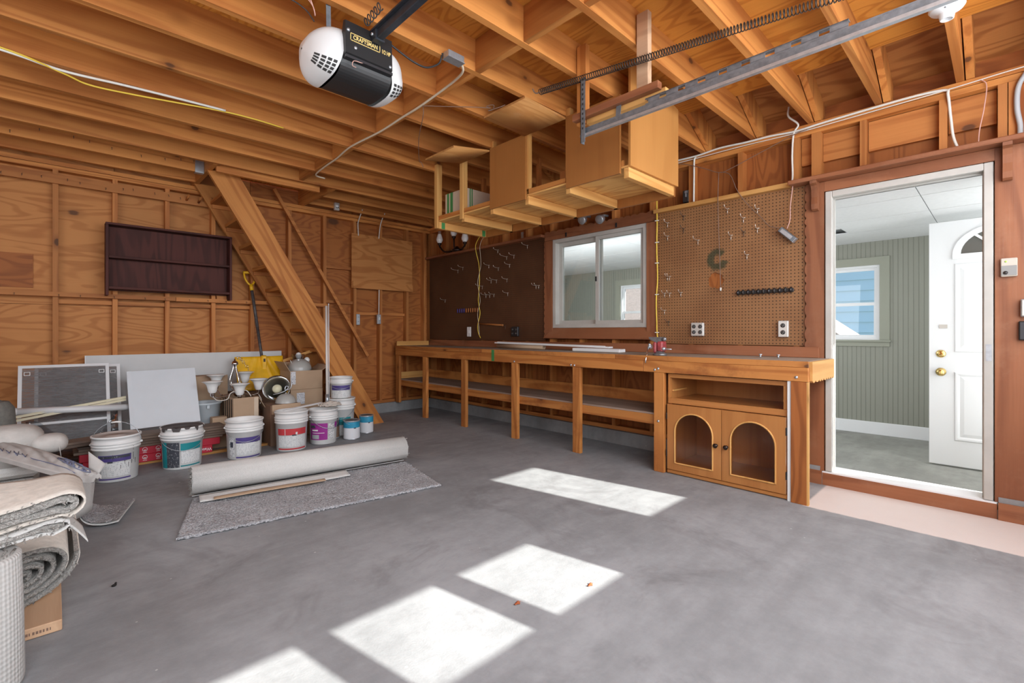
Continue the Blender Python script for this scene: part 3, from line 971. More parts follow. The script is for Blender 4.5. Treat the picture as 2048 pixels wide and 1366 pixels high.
bx('siding_panel', 'ply_back', wall_front, 2.5, wx0, T0, T1, 0, 3.4)
bx('siding_panel', 'ply_back', wall_front, wx1, 4.14, T0, T1, 0, 3.4)
bx('siding_panel', 'ply_back', wall_front, wx0, wx1, T0, T1, 0, wz0f)
bx('siding_panel', 'ply_back', wall_front, wx0, wx1, T0, T1, wz1f, 3.4)
bx('pane', 'pane', wall_front, wx0, wx1, T0 + 0.02, T0 + 0.024, wz0f, wz1f)

# ---- breezeway beyond the doorway
XB0, XB1, YB0, YB1, ZB = 4.14, 6.38, -0.5, 6.05, 2.085
bx('floor_breezeway', 'slab_next', None, XB0 + 0.001, XB1 + 0.1, YB0 - 0.1, YB1, -0.12, 0.0, kind='structure')
wall_east = struct('wall_east', (XB1, 2.5, 0))
w1 = (0.93, 1.80, 1.02, 1.83)
w2 = (3.32, 4.17, 1.02, 1.83)
segs = [(YB0, w1[0], 0, ZB + 0.1), (w1[1], w2[0], 0, ZB + 0.1), (w2[1], YB1, 0, ZB + 0.1)]
for w in (w1, w2):
    segs += [(w[0], w[1], 0, w[2]), (w[0], w[1], w[3], ZB + 0.1)]
for y0, y1, z0, z1 in segs:
    bx('beadboard_panel', 'beadboard', wall_east, XB1, XB1 + 0.09, y0, y1, z0, z1)
bx('baseboard_east', 'white_paint', None, XB1 - 0.018, XB1 - 0.0005, YB0, YB1, 0.0, 0.135, b=0.004, kind='structure')
for k, w in enumerate((w1, w2)):
    wd = struct('window_%d' % (k + 2), (XB1, (w[0] + w[1]) / 2, 1.4))
    frame4('frame', 'white_paint', wd, XB1 + 0.005, XB1 + 0.075, w[0], w[1], w[2], w[3], 0.025)
    zm = (w[2] + w[3]) / 2 - 0.02
    frame4('sash', 'white_paint', wd, XB1 + 0.018, XB1 + 0.038, w[0] + 0.024, w[1] - 0.024, w[2] + 0.024, zm + 0.02, 0.03)
    frame4('sash', 'white_paint', wd, XB1 + 0.042, XB1 + 0.062, w[0] + 0.024, w[1] - 0.024, zm - 0.005, w[3] - 0.024, 0.03)
    bx('pane', 'pane', wd, XB1 + 0.026, XB1 + 0.029, w[0] + 0.05, w[1] - 0.05, w[2] + 0.05, zm)
    bx('pane', 'pane', wd, XB1 + 0.050, XB1 + 0.053, w[0] + 0.05, w[1] - 0.05, zm + 0.02, w[3] - 0.05)
    g = G()
    cw = 0.085
    g.box(XB1 - 0.014, XB1 - 0.0005, w[0] - cw, w[0], w[2], w[3]); g.box(XB1 - 0.014, XB1 - 0.0005, w[1], w[1] + cw, w[2], w[3])
    g.box(XB1 - 0.014, XB1 - 0.0005, w[0] - cw, w[1] + cw, w[3], w[3] + cw)
    g.box(XB1 - 0.014, XB1 - 0.0005, w[0] - cw, w[1] + cw, w[2] - 0.07, w[2] - 0.02)
    g.box(XB1 - 0.035, XB1 + 0.004, w[0] - cw - 0.01, w[1] + cw + 0.01, w[2] - 0.02, w[2] - 0.001)
    g.build('window_trim', 'trim_green', wd)
ceil2 = struct('ceiling_breezeway', (5.2, 2.5, ZB))
txs = [XB0 + 0.0, 4.48, 5.08, 5.69, 6.30, XB1 + 0.08]
tys = [YB0, 0.42, 1.64, 2.86, 4.08, 5.3, YB1]
for i in range(5):
    for j in range(6):
        if (i, j) == (2, 1): continue
        bx('ceiling_tile', 'ceil_tile', ceil2, txs[i] + 0.004, txs[i + 1] - 0.004, tys[j] + 0.003, tys[j + 1] - 0.003, ZB, ZB + 0.012)
bx('ceiling_tile', 'ceil_tile', ceil2, 5.084, 5.686, 0.423, 1.08, ZB, ZB + 0.012)
bx('ceiling_tile', 'ceil_tile', ceil2, 5.084, 5.40, 1.083, 1.637, ZB, ZB + 0.012)
bx('missing_tile_gap', 'vent_dark', ceil2, 5.40, 5.69, 1.08, 1.64, ZB + 0.05, ZB + 0.055)
bx('ceiling_backer', 'siding_white', ceil2, XB0, XB1 + 0.1, YB0, YB1, ZB + 0.06, ZB + 0.09)
wall_s = struct('wall_south', (5.2, YB0, 0))
bx('plywood_panel', 'siding_white', wall_s, 4.43, 5.25, YB0 - 0.06, YB0, 0, 2.3)
bx('plywood_panel', 'siding_white', wall_s, 5.25, XB1 + 0.1, YB0 - 0.06, YB0, 0, 2.3)
bx('plywood_panel', 'siding_white', wall_s, 4.141, 4.43, YB0 - 0.06, YB0, 1.80, 2.3)
wall_n = struct('wall_north', (5.2, YB1, 0))
bx('plywood_panel', 'beadboard', wall_n, XB0, XB1 + 0.1, YB1 + 0.001, YB1 + 0.05, 0, 2.3)
wall_w = struct('wall_west', (XB0, 2.5, 0))
for (y0, y1, z0, z1) in ((YF, 0.03, 0, 2.2), (0.93, 2.33, 0, 2.2), (2.33, 3.52, 0, 1.14), (2.33, 3.52, 2.14, 2.2), (3.52, YB1, 0, 2.2)):
    bx('plywood_panel', 'siding_white', wall_w, XB0 + 0.002, XB0 + 0.012, y0, y1, z0, z1)

# the white entry door standing open in the breezeway
ed = thing('entry_door', 'white panelled entry door with half-round window standing open beyond the doorway', 'door', (5.30, -0.42, 0.0))
D0, D1 = -0.42, 0.44
DXA, DXB = 5.275, 5.318
bx('door_slab', 'white_paint', ed, DXA, DXB, D0, D1, 0.012, 2.01, b=0.003)
def raised(y0, y1, z0, z1):
    g = G()
    x = DXA
    o = [(y0, z0), (y1, z0), (y1, z1), (y0, z1)]
    def ring(d, xx): return [(xx, y0 + d, z0 + d), (xx, y1 - d, z0 + d), (xx, y1 - d, z1 - d), (xx, y0 + d, z1 - d)]
    loops = [ring(0, x - 0.0005), ring(0.008, x - 0.009), ring(0.02, x - 0.009), ring(0.035, x - 0.001), ring(0.06, x - 0.007)]
    vs = sum(loops, [])
    fs = []
    for i in range(len(loops) - 1):
        for k in range(4):
            a, b = i * 4 + k, i * 4 + (k + 1) % 4
            fs.append((a, a + 4, b + 4, b))
    fs.append(tuple((len(loops) - 1) * 4 + k for k in range(4))[::-1])
    g.add(vs, fs)
    return g.build('raised_panel', 'white_paint', ed)
raised(0.055, 0.285, 0.94, 1.66); raised(0.055, 0.285, 0.22, 0.78)
raised(-0.30, -0.035, 0.94, 1.66); raised(-0.30, -0.035, 0.22, 0.78)
# half-round light with sunburst bars
g = G()
cyl, czl = 0.01, 1.735
for ro, ri, xx in ((0.285, 0.235, 0.014),):
    n = 20
    for k in range(n):
        a0, a1 = PI * k / n, PI * (k + 1) / n
        q = [(cyl + ro * math.cos(a0), czl + ro * 0.78 * math.sin(a0)), (cyl + ro * math.cos(a1), czl + ro * 0.78 * math.sin(a1)), (cyl + ri * math.cos(a1), czl + ri * 0.78 * math.sin(a1)), (cyl + ri * math.cos(a0), czl + ri * 0.78 * math.sin(a0))]
        g.prism(q, 'x', DXA - xx, DXA - 0.0005)
g.box(DXA - 0.014, DXA - 0.0005, cyl - 0.285, cyl + 0.285, czl - 0.04, czl)
for a in (PI * 0.28, PI * 0.5, PI * 0.72):
    p0 = Vector((DXA - 0.007, cyl + 0.07 * math.cos(a), czl + 0.055 * math.sin(a)))
    p1 = Vector((DXA - 0.007, cyl + 0.24 * math.cos(a), czl + 0.19 * math.sin(a)))
    g.bar(p0, p1, 0.018, 0.012, up=(1, 0, 0))
g.build('fanlight_frame', 'white_paint', ed)
n = 20
g = G(); g.prism([(cyl + 0.238 * math.cos(PI * k / n), czl + 0.186 * math.sin(PI * k / n)) for k in range(n + 1)], 'x', DXA - 0.003, DXA - 0.0008)
g.build('fanlight_pane', 'fan_glass', ed)
R90 = Matrix.Rotation(-PI / 2, 4, 'Y')
def disc_x(g, x, y, z, prof, seg=18):
    """lathe about -X axis at (x,y,z); prof (r, distance out of the wall)"""
    return g.lathe(prof, seg=seg, mat=Matrix.Translation((x, y, z)) @ R90)
g = G(); disc_x(g, DXA, 0.365, 0.925, [(0.032, 0), (0.032, 0.004), (0.022, 0.012), (0.012, 0.014), (0.0001, 0.014)]); g.build('deadbolt', 'brass', ed)
g = G(); disc_x(g, DXA, 0.365, 0.775, [(0.034, 0), (0.034, 0.004), (0.014, 0.010), (0.013, 0.03), (0.026, 0.042), (0.028, 0.056), (0.018, 0.064), (0.0001, 0.066)]); g.build('door_knob', 'brass', ed)
bx('peephole_plate', 'outlet_plate', ed, DXA - 0.006, DXA - 0.0005, 0.325, 0.375, 1.135, 1.165)

# ---- outdoors seen through the breezeway windows
ext = bx('ground', 'ground', None, 6.5, 40, -30, 40, -0.35, -0.30, kind='structure')
bx('driveway', 'driveway', None, -8, 6.5, -30, YF - 0.11, -0.35, -0.13, kind='structure')
hs = thing('neighbour_house', 'pale blue clapboard house seen outside through the breezeway window', 'house', (13.5, 3.8, -0.3))
for k in range(13):
    z = -0.3 + 0.2 * k
    g = G(); g.prism([(11.0, z), (10.975, z), (11.0, z + 0.2), (11.05, z + 0.2), (11.05, z)], 'y', 0.0, 3.3)
    g.build('clapboard', 'siding_blue', hs)
g = G(); g.prism([(0.0, 2.3), (3.3, 2.3), (3.3, 1.75), (1.65, 2.9), (0.0, 2.3)][:3] + [(1.65, 3.0)], 'x', 11.01, 16.0); g.build('gable_wall', 'siding_blue', hs)
g = G(); g.box(11.05, 16, 0.0, 3.3, -0.3, 2.3); g.build('house_body', 'siding_blue', hs)
g = G(); g.prism([(-0.3, 2.2), (1.65, 3.02), (3.6, 2.2), (3.6, 2.28), (1.65, 3.12), (-0.3, 2.28)], 'x', 10.8, 16.2); g.build('roof', 'white_paint', hs)
sh = thing('garden_shed', 'small white shed with shingled gambrel roof outside the breezeway window', 'shed', (9.2, 2.0, -0.3))
g = G(); g.prism([(1.72, -0.3), (2.6, -0.3), (2.6, 1.0), (2.16, 1.3), (1.72, 1.0)], 'x', 8.6, 9.8); g.build('shed_body', 'siding_white', sh)
g = G(); g.prism([(1.66, 0.97), (2.16, 1.33), (2.66, 0.97), (2.66, 1.02), (2.16, 1.40), (1.66, 1.02)], 'x', 8.5, 9.9); g.build('shed_roof', 'shingle', sh)
gh = thing('white_garage', 'white clapboard garage with shingled roof outside the second breezeway window', 'building', (12.5, 7.4, -0.3))
for k in range(8):
    z = -0.3 + 0.2 * k
    g = G(); g.prism([(10.5, z), (10.475, z), (10.5, z + 0.2), (10.55, z + 0.2), (10.55, z)], 'y', 4.6, 9.0)
    g.build('clapboard', 'siding_white', gh)
for k in range(9):
    z = 1.28 + 0.16 * k; x = 10.35 + 0.3 * k
    g = G(); g.prism([(x, z), (x + 0.31, z + 0.165), (x + 0.31, z + 0.20), (x, z + 0.035)], 'y', 4.4, 9.2)
    g.build('shingle_course', 'shingle', gh)
tr = thing('tree', 'leafy tree rising behind the pale blue house outside', 'tree', (20, 4.0, -0.3))
g = G(); g.tube([(20, 4.0, -0.3), (20.05, 4.05, 1.5), (20, 4.0, 3.2)], 0.2, 8, r1=0.1); g.build('trunk', 'ply_dark_z', tr)
g = G()
for k in range(160):
    a, b2, rr = random.uniform(0, 2 * PI), random.uniform(-1, 1), random.uniform(0.6, 1.0)
    c = Vector((20 + 1.8 * rr * math.cos(a), 4.0 + 2.4 * rr * math.sin(a), 4.0 + 1.5 * rr * b2))
    Mx = Matrix.Translation(c) @ Matrix.Rotation(random.uniform(0, 6), 4, 'X') @ Matrix.Rotation(random.uniform(0, 6), 4, 'Y')
    g.add([(-0.3, -0.2, 0), (0.3, -0.2, 0.1), (0.25, 0.25, 0), (-0.25, 0.2, 0.12)], [(0, 1, 2, 3)], mat=Mx)
g.build('foliage', 'foliage', tr, kind='stuff')
# ================================================================== OVERHEAD THINGS
# ---- garage door opener
op = thing('garage_door_opener', 'white and black garage door opener hanging from the ceiling joists', 'opener', (1.07, 2.25, 2.41))
OX, OY, OZ = 1.07, 2.25, 2.41
W_END, W_TIP = 0.112, 0.248
def op_sec(a, s=1.0):
    """rounded body section in (y,z), a = angle"""
    e = 0.62
    c_, s_ = math.cos(a), math.sin(a)
    y = 0.155 * math.copysign(abs(c_) ** e, c_)
    z = 0.120 * math.copysign(abs(s_) ** e, s_)
    y -= 0.035 * (z / 0.12) * -1 * 0.4
    return y * s, z * s
def op_scale(t):
    return max(0.0015, (1 - t ** 2.15)) ** 0.5
NS = 40
for sg in (-1, 1):
    g = G()
    def fn(u, v):
        a = 2 * PI * v
        # the lens meets the black chassis along a curved joint: further in at the front top
        y, z = op_sec(a)
        inn = W_END - 0.055 * max(0.0, (z / 0.12)) * 0.2 + 0.03 * max(0.0, -z / 0.12)
        x = inn + (W_TIP - inn) * u
        y, z = op_sec(a, op_scale(u))
        return (OX + sg * x, OY + y, OZ + z)
    g.grid(fn, 12, NS, flip=(sg < 0))
    lens = g.build('light_lens', 'opener_lens', op)
    # vent slots low on the front of the lens
    g = G()
    for r in range(4):
        for cidx in range(4):
            u0 = 0.10 + 0.19 * cidx
            a0 = PI * 1.16 + 0.20 * r
            quad = []
            for (uu, aa) in ((u0, a0), (u0 + 0.14, a0), (u0 + 0.14, a0 + 0.14), (u0, a0 + 0.14)):
                p = Vector(fn(uu, aa / (2 * PI)))
                c = Vector((OX + sg * 0.15, OY, OZ))
                quad.append(p + (p - c).normalized() * 0.0012)
            g.add(quad, [(0, 1, 2, 3)])
    g.build('vent_slots', 'vent_dark', op, kind='stuff')
# chassis between the lenses
g = G()
def fnc(u, v):
    a = 2 * PI * v
    y, z = op_sec(a, 0.975)
    x = -0.128 + 0.256 * u
    return (OX + x, OY + y, OZ + z)
g.grid(fnc, 2, NS, smooth=False)
g.build('chassis', 'black', op)
# front plate that carries the lettering: flat, tilted
pf = [(OY - 0.152, OZ + 0.118), (OY - 0.172, OZ + 0.112), (OY - 0.178, OZ - 0.035), (OY - 0.155, OZ - 0.05), (OY - 0.10, OZ - 0.05)]
g = G(); g.prism(pf, 'x', OX - 0.118, OX + 0.118); g.build('front_plate', 'black', op)
g = G(); g.box(OX - 0.118, OX + 0.118, OY - 0.181, OY - 0.150, OZ - 0.058, OZ - 0.046); g.build('plate_edge', 'dark_metal', op)
for (dx, dz) in ((-0.105, 0.07), (0.107, -0.02), (-0.07, 0.0)):
    g = G(); g.lathe([(0.008, 0), (0.007, 0.004), (0.0001, 0.005)], seg=12, mat=Matrix.Translation((OX + dx, OY - 0.1755, OZ + dz)) @ Matrix.Rotation(PI / 2, 4, 'X'))
    g.build('screw', 'galv', op)
tilt = (PI / 2 + 0.04, 0, 0)
text('CRAFTSMAN', 0.026, 'gold_print', op, (OX - 0.022, OY - 0.1785, OZ + 0.043), tilt, bold=0.0003, sx=0.82)
g = G()
for (x0, x1, z0, z1) in ((-0.096, 0.052, 0.058, 0.0603), (-0.096, 0.052, 0.0265, 0.0288), (-0.096, -0.0937, 0.0265, 0.0603), (0.0497, 0.052, 0.0265, 0.0603)):
    g.box(OX + x0, OX + x1, OY - 0.1788, OY - 0.1755, OZ + z0, OZ + z1)
g.build('lettering_frame', 'gold_print', op)
text('1/2 HP', 0.026, 'gold_print', op, (OX + 0.083, OY - 0.1790, OZ + 0.036), tilt, bold=0.0004, sx=0.66)
# rail, straps, wiring coil
g = G(); g.bbox(1.085, 1.117, -0.85, 2.12, 2.475, 2.515, 0.003); g.box(1.07, 1.132, -0.85, 2.12, 2.514, 2.522)
g.build('rail', 'rail_steel', op)
g = G(); g.bbox(1.076, 1.126, 2.03, 2.13, 2.468, 2.530, 0.003); g.build('rail_bracket', 'rail_steel', op)
g = G(); g.lathe([(0.008, 0), (0.008, 0.006), (0.0001, 0.007)], seg=10, mat=Matrix.Translation((1.076, 2.06, 2.50)) @ Matrix.Rotation(-PI / 2, 4, 'Y')); g.build('bolt', 'galv', op)
g = G(); g.bar((0.945, 2.24, 2.50), (0.935, 2.225, 2.70), 0.022, 0.003, up=(0, 1, 0)); g.build('hanger_strap', 'galv_dark', op)
g = G(); g.bar((1.19, 2.24, 2.50), (1.185, 2.225, 2.70), 0.022, 0.003, up=(0, 1, 0)); g.build('hanger_strap', 'galv', op)
pts = []
for k in range(60):
    a = k * 2 * PI / 12
    pts.append((1.06 + 0.012 * math.cos(a) + 0.012 * k / 60, 2.10 - 0.0022 * k, 2.56 + 0.022 * math.sin(a) + 0.0005 * k))
g = G(); g.tube(pts, 0.003, 5); g.build('coiled_wire', 'cable_black', op)
g = G(); g.tube(smooth_path([(1.01, 2.09, 2.33), (0.985, 2.075, 2.325), (0.99, 2.07, 2.345), (1.03, 2.072, 2.352), (1.06, 2.074, 2.365)], 6), 0.0018, 5); g.build('antenna_wire', 'wire_pink', op)

# power cord to the box on the joist
pc = thing('power_cord', 'black power cord looping from the garage door opener to the ceiling box', 'cord', (1.4, 2.2, 2.57))
g = G(); g.tube(smooth_path([(1.165, 2.20, 2.63), (1.215, 2.2, 2.60), (1.306, 2.2, 2.57), (1.40, 2.2, 2.55), (1.475, 2.2, 2.555), (1.545, 2.195, 2.60), (1.56, 2.185, 2.64), (1.562, 2.18, 2.66)], 8), 0.005, 7)
tag(g.build('cord', 'cable_black', pc))
jb = thing('junction_box', 'small galvanised steel junction box on the joist beside the opener cord', 'electrical box', (1.62, 2.16, 2.65))
g = G(); g.bbox(1.565, 1.675, 2.125, 2.178, 2.628, 2.665, 0.003); g.build('box_body', 'galv', jb)
g = G(); g.bbox(1.562, 1.678, 2.122, 2.181, 2.624, 2.628, 0.001); g.build('cover', 'galv', jb)
def cable(name, label, cat, pts, r, mat, seg=7, n=8, group=None):
    g = G(); g.tube(smooth_path(pts, n), r, seg)
    return tag(g.build(name, mat, None), label, cat, group)
cable('ceiling_cable', 'white electrical cable stapled along the ceiling blocking away from the steel box', 'cable',
      [(1.675, 2.155, 2.64), (1.715, 2.19, 2.625), (1.745, 2.28, 2.628), (1.775, 2.45, 2.640), (1.79, 2.76, 2.636), (1.797, 3.0, 2.642), (1.797, 3.32, 2.638), (1.772, 3.76, 2.641), (1.80, 4.1, 2.639), (1.812, 4.37, 2.641), (1.842, 4.67, 2.640), (1.95, 4.72, 2.641)], 0.0075, 'cable_cream')
cable('hanging_hook_wire', 'thin brown wire hung from the ceiling cable with a hook for the open flap', 'wire',
      [(1.79, 2.72, 2.628), (1.792, 2.722, 2.56), (1.97, 3.05, 2.55), (2.2, 3.40, 2.545), (2.235, 3.42, 2.535), (2.25, 3.415, 2.50)], 0.0028, 'wire_brown')
cable('tie_wire', 'twisted brown tie wire running to the upper flap of the hanging shelf', 'wire',
      [(1.79, 2.72, 2.628), (1.90, 2.62, 2.625), (2.05, 2.48, 2.622), (2.13, 2.42, 2.622), (2.12, 2.45, 2.64), (2.15, 2.41, 2.646), (2.16, 2.43, 2.624), (2.14, 2.45, 2.618), (2.18, 2.37, 2.63), (2.21, 2.36, 2.65), (2.2, 2.40, 2.645)], 0.0026, 'wire_brown')
cable('joist_cable', 'white electrical cable run under the joists above the dark bookcase', 'cable',
      [(-0.75, 3.76, 2.641), (-0.212, 3.79, 2.640), (0.036, 3.845, 2.640), (0.32, 3.80, 2.638), (0.60, 3.775, 2.64), (0.86, 3.763, 2.644)], 0.008, 'cable_white')
cable('yellow_joist_cable', 'yellow electrical cable sagging beside the white cable under the joists', 'cable',
      [(-0.75, 3.74, 2.644), (-0.212, 3.775, 2.645), (0.036, 3.86, 2.632), (0.16, 3.90, 2.62), (0.38, 3.865, 2.622), (0.62, 3.815, 2.63), (0.86, 3.775, 2.64), (1.05, 3.766, 2.643), (1.25, 3.79, 2.648)], 0.0055, 'cable_yellow')
cable('loose_wire', 'loose pale wire with bare end dangling from a joist near the opener', 'wire',
      [(0.82, 2.14, 2.66), (0.83, 2.16, 2.60), (0.80, 2.15, 2.64), (0.845, 2.17, 2.57), (0.86, 2.19, 2.55), (0.85, 2.2, 2.60), (0.80, 2.22, 2.66)], 0.0022, 'wire_pink')
cable('cut_wire', 'cut cable stub with frayed end under the joist left of the opener', 'wire',
      [(0.72, 2.30, 2.644), (0.76, 2.28, 2.630), (0.80, 2.27, 2.625), (0.85, 2.26, 2.60), (0.88, 2.25, 2.56)], 0.003, 'cable_black')

# ---- porcelain lamp holder on a joist
lh = thing('lamp_holder', 'white porcelain lamp holder without bulb on a joist above the doorway', 'lamp holder', (3.045, 0.19, 2.648))
g = G(); g.lathe([(0.001, 0.0), (0.066, 0.0), (0.068, -0.008), (0.060, -0.020), (0.036, -0.030), (0.030, -0.038), (0.026, -0.062), (0.020, -0.064), (0.019, -0.03), (0.001, -0.03)], (3.045, 0.19, 2.646), 26)
g.build('porcelain_body', 'white_paint', lh)
for sx in (-1, 1):
    g = G(); g.lathe([(0.006, 0.0), (0.005, -0.003), (0.0001, -0.004)], (3.045 + sx * 0.047, 0.19, 2.621), 8)
    g.build('mounting_screw', 'galv', lh)

# ---- garage door track with slotted angle, hung in a timber frame
tk = thing('door_track', 'galvanised garage door track with slotted angle hung from a timber frame', 'track', (2.24, 0.6, 2.25))
TX, TZ = 2.215, 2.235
g = G()
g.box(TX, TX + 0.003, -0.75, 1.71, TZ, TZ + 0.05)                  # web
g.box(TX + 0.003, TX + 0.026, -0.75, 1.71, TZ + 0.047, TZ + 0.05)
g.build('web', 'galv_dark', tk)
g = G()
g.box(TX - 0.018, TX + 0.003, -0.75, 1.71, TZ - 0.004, TZ)          # lower flange, its catch of light put into a brighter steel
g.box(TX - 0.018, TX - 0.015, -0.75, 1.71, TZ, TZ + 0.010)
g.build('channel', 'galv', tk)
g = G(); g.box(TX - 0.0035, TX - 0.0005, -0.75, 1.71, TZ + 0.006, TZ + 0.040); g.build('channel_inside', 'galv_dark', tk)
g = G()
AZ = TZ + 0.05
g.box(TX + 0.002, TX + 0.005, 0.42, 1.30, AZ, AZ + 0.006); g.box(TX + 0.002, TX + 0.005, 0.42, 1.30, AZ + 0.026, AZ + 0.032)
g.box(TX + 0.002, TX + 0.03, 0.42, 1.30, AZ + 0.030, AZ + 0.033)
y = 0.42
while y < 1.28:
    g.box(TX + 0.002, TX + 0.005, y, y + 0.062, AZ + 0.005, AZ + 0.027)
    y += 0.10
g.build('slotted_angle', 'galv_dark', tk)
g = G()
g.box(TX - 0.022, TX + 0.012, 1.700, 1.704, TZ - 0.04, 2.565); g.box(TX - 0.022, TX - 0.019, 1.672, 1.704, TZ - 0.04, 2.565)
g.build('end_angle', 'galv_dark', tk)
g = G()
for k in range(11):
    z = 2.27 + 0.028 * k
    g.box(TX - 0.0235, TX - 0.0215, 1.683, 1.692, z, z + 0.012)
g.build('angle_slots', 'vent_dark', tk, kind='stuff')
g = G(); g.bar((TX + 0.01, 1.47, TZ + 0.05), (TX + 0.02, 1.47, 2.375), 0.03, 0.003, up=(1, 0, 0)); g.build('strap', 'galv_dark', tk)
bx('timber_post', 'lumber', tk, 2.245, 2.283, 1.30, 1.368, 2.36, 2.80, b=0.002)
bx('timber_post', 'joist_z', tk, 2.245, 2.283, 1.705, 1.772, 2.33, 2.80, b=0.002)
bx('timber_crosspiece', 'casing_y', tk, 2.205, 2.244, 1.22, 1.775, 2.345, 2.383, b=0.002)
bx('timber_crosspiece', 'pale_y', tk, 2.246, 2.284, 1.20, 1.70, 2.318, 2.356, b=0.002)

# ---- extension spring
sp_ = thing('extension_spring', 'long dark coil extension spring stretched above the door track', 'spring', (2.2, 1.3, 2.5))
P0, P1 = Vector((2.2, 2.03, 2.612)), Vector((2.2, -0.35, 2.305))
ax = (P1 - P0).normalized(); s1 = Vector((1, 0, 0)); s2 = ax.cross(s1)
turns, per = 165, 9
pts = []
for k in range(turns * per + 1):
    t = k / (turns * per)
    a = 2 * PI * k / per
    pts.append(P0 + (P1 - P0) * t + s1 * (0.017 * math.cos(a)) + s2 * (0.017 * math.sin(a)))
g = G(); g.tube(pts, 0.0027, 5); g.build('coil', 'spring_steel', sp_)
g = G(); g.tube(smooth_path([P0 + Vector((0, 0, 0)), P0 - ax * 0.03, P0 - ax * 0.05 + Vector((0, 0, 0.015)), P0 - ax * 0.06 + Vector((0, 0, 0.034))], 5), 0.004, 6); g.build('hook', 'galv', sp_)

# ---- hanging storage shelf
hsf = thing('hanging_shelf', 'plywood storage shelf with brown doors hung from the joists before the window wall', 'shelf', (2.93, 2.7, 2.12))
HX0, HX1, HY0, HY1, HZ = 2.64, 3.24, 1.665, 3.79, 2.125
rung_y = [1.685, 2.165, 2.575, 2.985, 3.375, 3.765]
for i, y in enumerate(rung_y):
    bx('rung', 'pale_x', hsf, HX0 + 0.005, HX1, y - 0.019, y + 0.019, HZ - 0.032, HZ + 0.034, b=0.002)
ys2 = [1.667, 2.575, 3.78]
for a, b in zip(ys2[:-1], ys2[1:]):
    bx('plywood_deck', 'ply_shelf', hsf, HX0 + 0.004, HX1 + 0.02, a + 0.001, b - 0.001, HZ + 0.036, HZ + 0.048)
for a, b in zip(rung_y[:-1], rung_y[1:]):
    bx('front_rail', 'joist_y', hsf, HX0 + 0.002, HX0 + 0.04, a + 0.021, b - 0.021, HZ + 0.049, HZ + 0.085)
    bx('back_rail', 'panel_brown', hsf, HX1 + 0.002, HX1 + 0.022, a - 0.018, b + 0.018, HZ - 0.036, HZ + 0.034)
for y in (2.165, 2.575, 2.985, 3.375, 3.765):
    bx('post', 'pale_z', hsf, HX0 + 0.001, HX0 + 0.039, y - 0.0195, y + 0.0195, HZ + 0.087, 2.70)
    bx('back_post', 'stud_z', hsf, HX1 - 0.038, HX1, y - 0.0195, y + 0.0195, HZ + 0.05, 2.70)
bx('end_post', 'pale_z', hsf, HX0 - 0.018, HX0 - 0.0005, 3.745, 3.79, HZ - 0.03, 2.70)
bx('spacer', 'pale_z', hsf, HX0 - 0.018, HX0 - 0.0005, 3.355, 3.395, HZ - 0.01, 2.66)
bx('closed_door', 'panel_brown', hsf, HX0 - 0.019, HX0 - 0.001, 1.72, 2.165, HZ + 0.0, 2.635)
bx('closed_door', 'panel_brown', hsf, HX0 - 0.019, HX0 - 0.001, 2.572, 2.985, HZ + 0.005, 2.635)
g = G(); g.prism([(HX0 - 0.005, HZ + 0.036), (HX1 + 0.03, HZ + 0.036), (HX1 + 0.03, 2.72), (HX0 - 0.005, 2.835)], 'y', 1.648, 1.664); g.build('end_panel', 'panel_plain', hsf, label='plain plywood end panel')
g = G(); g.slab(lambda u, v: (2.62 - 0.41 * u, 2.17 + 0.41 * v, 2.632 + 0.010 * u), 1, 1, 0.014); g.build('open_door', 'flap', hsf)
g = G(); g.slab(lambda u, v: (2.62 - 0.37 * u, 2.99 + 0.395 * v, 2.625 - 0.062 * u), 1, 1, 0.014); g.build('open_door', 'flap', hsf)
for (y, z) in ((3.765, HZ), ):
    bx('green_tape', 'green_tape', hsf, HX0 + 0.035, HX0 + 0.075, y - 0.0196, y - 0.0191, HZ - 0.031, HZ + 0.030)
    bx('green_tape', 'green_tape', hsf, HX1 - 0.055, HX1 - 0.012, y - 0.0196, y - 0.0191, HZ - 0.031, HZ + 0.030)
cb = thing('taped_carton', 'pale carton with green tape stored in the hanging shelf behind its end post', 'box', (2.9, 3.56, 2.175))
bx('carton_body', 'carton', cb, 2.70, 2.99, 3.40, 3.72, HZ + 0.049, 2.42, b=0.003)
for x in (2.74, ):
    bx('tape', 'green_tape', cb, x, x + 0.012, 3.3985, 3.3995, HZ + 0.05, 2.419)
    bx('tape', 'green_tape', cb, x + 0.022, x + 0.034, 3.3985, 3.3995, HZ + 0.05, 2.419)
bx('tape', 'green_tape', cb, 2.6985, 2.6995, 3.60, 3.64, HZ + 0.05, 2.419)
bx('tape', 'green_tape', cb, 2.6985, 2.6995, 3.66, 3.69, HZ + 0.05, 2.419)
for (x0, x1, y0, y1, z1) in ((2.72, 2.74, 2.62, 2.95, 2.36), (2.95, 2.97, 2.2, 2.5, 2.40)):
    tag(bx('board_offcut', 'stud_z', None, x0, x1, y0, y1, HZ + 0.0495, z1), 'board offcut standing in the hanging shelf %s' % ('behind the closed middle door' if y0 > 2.5 else 'in its open bay under the raised flap'), 'board')

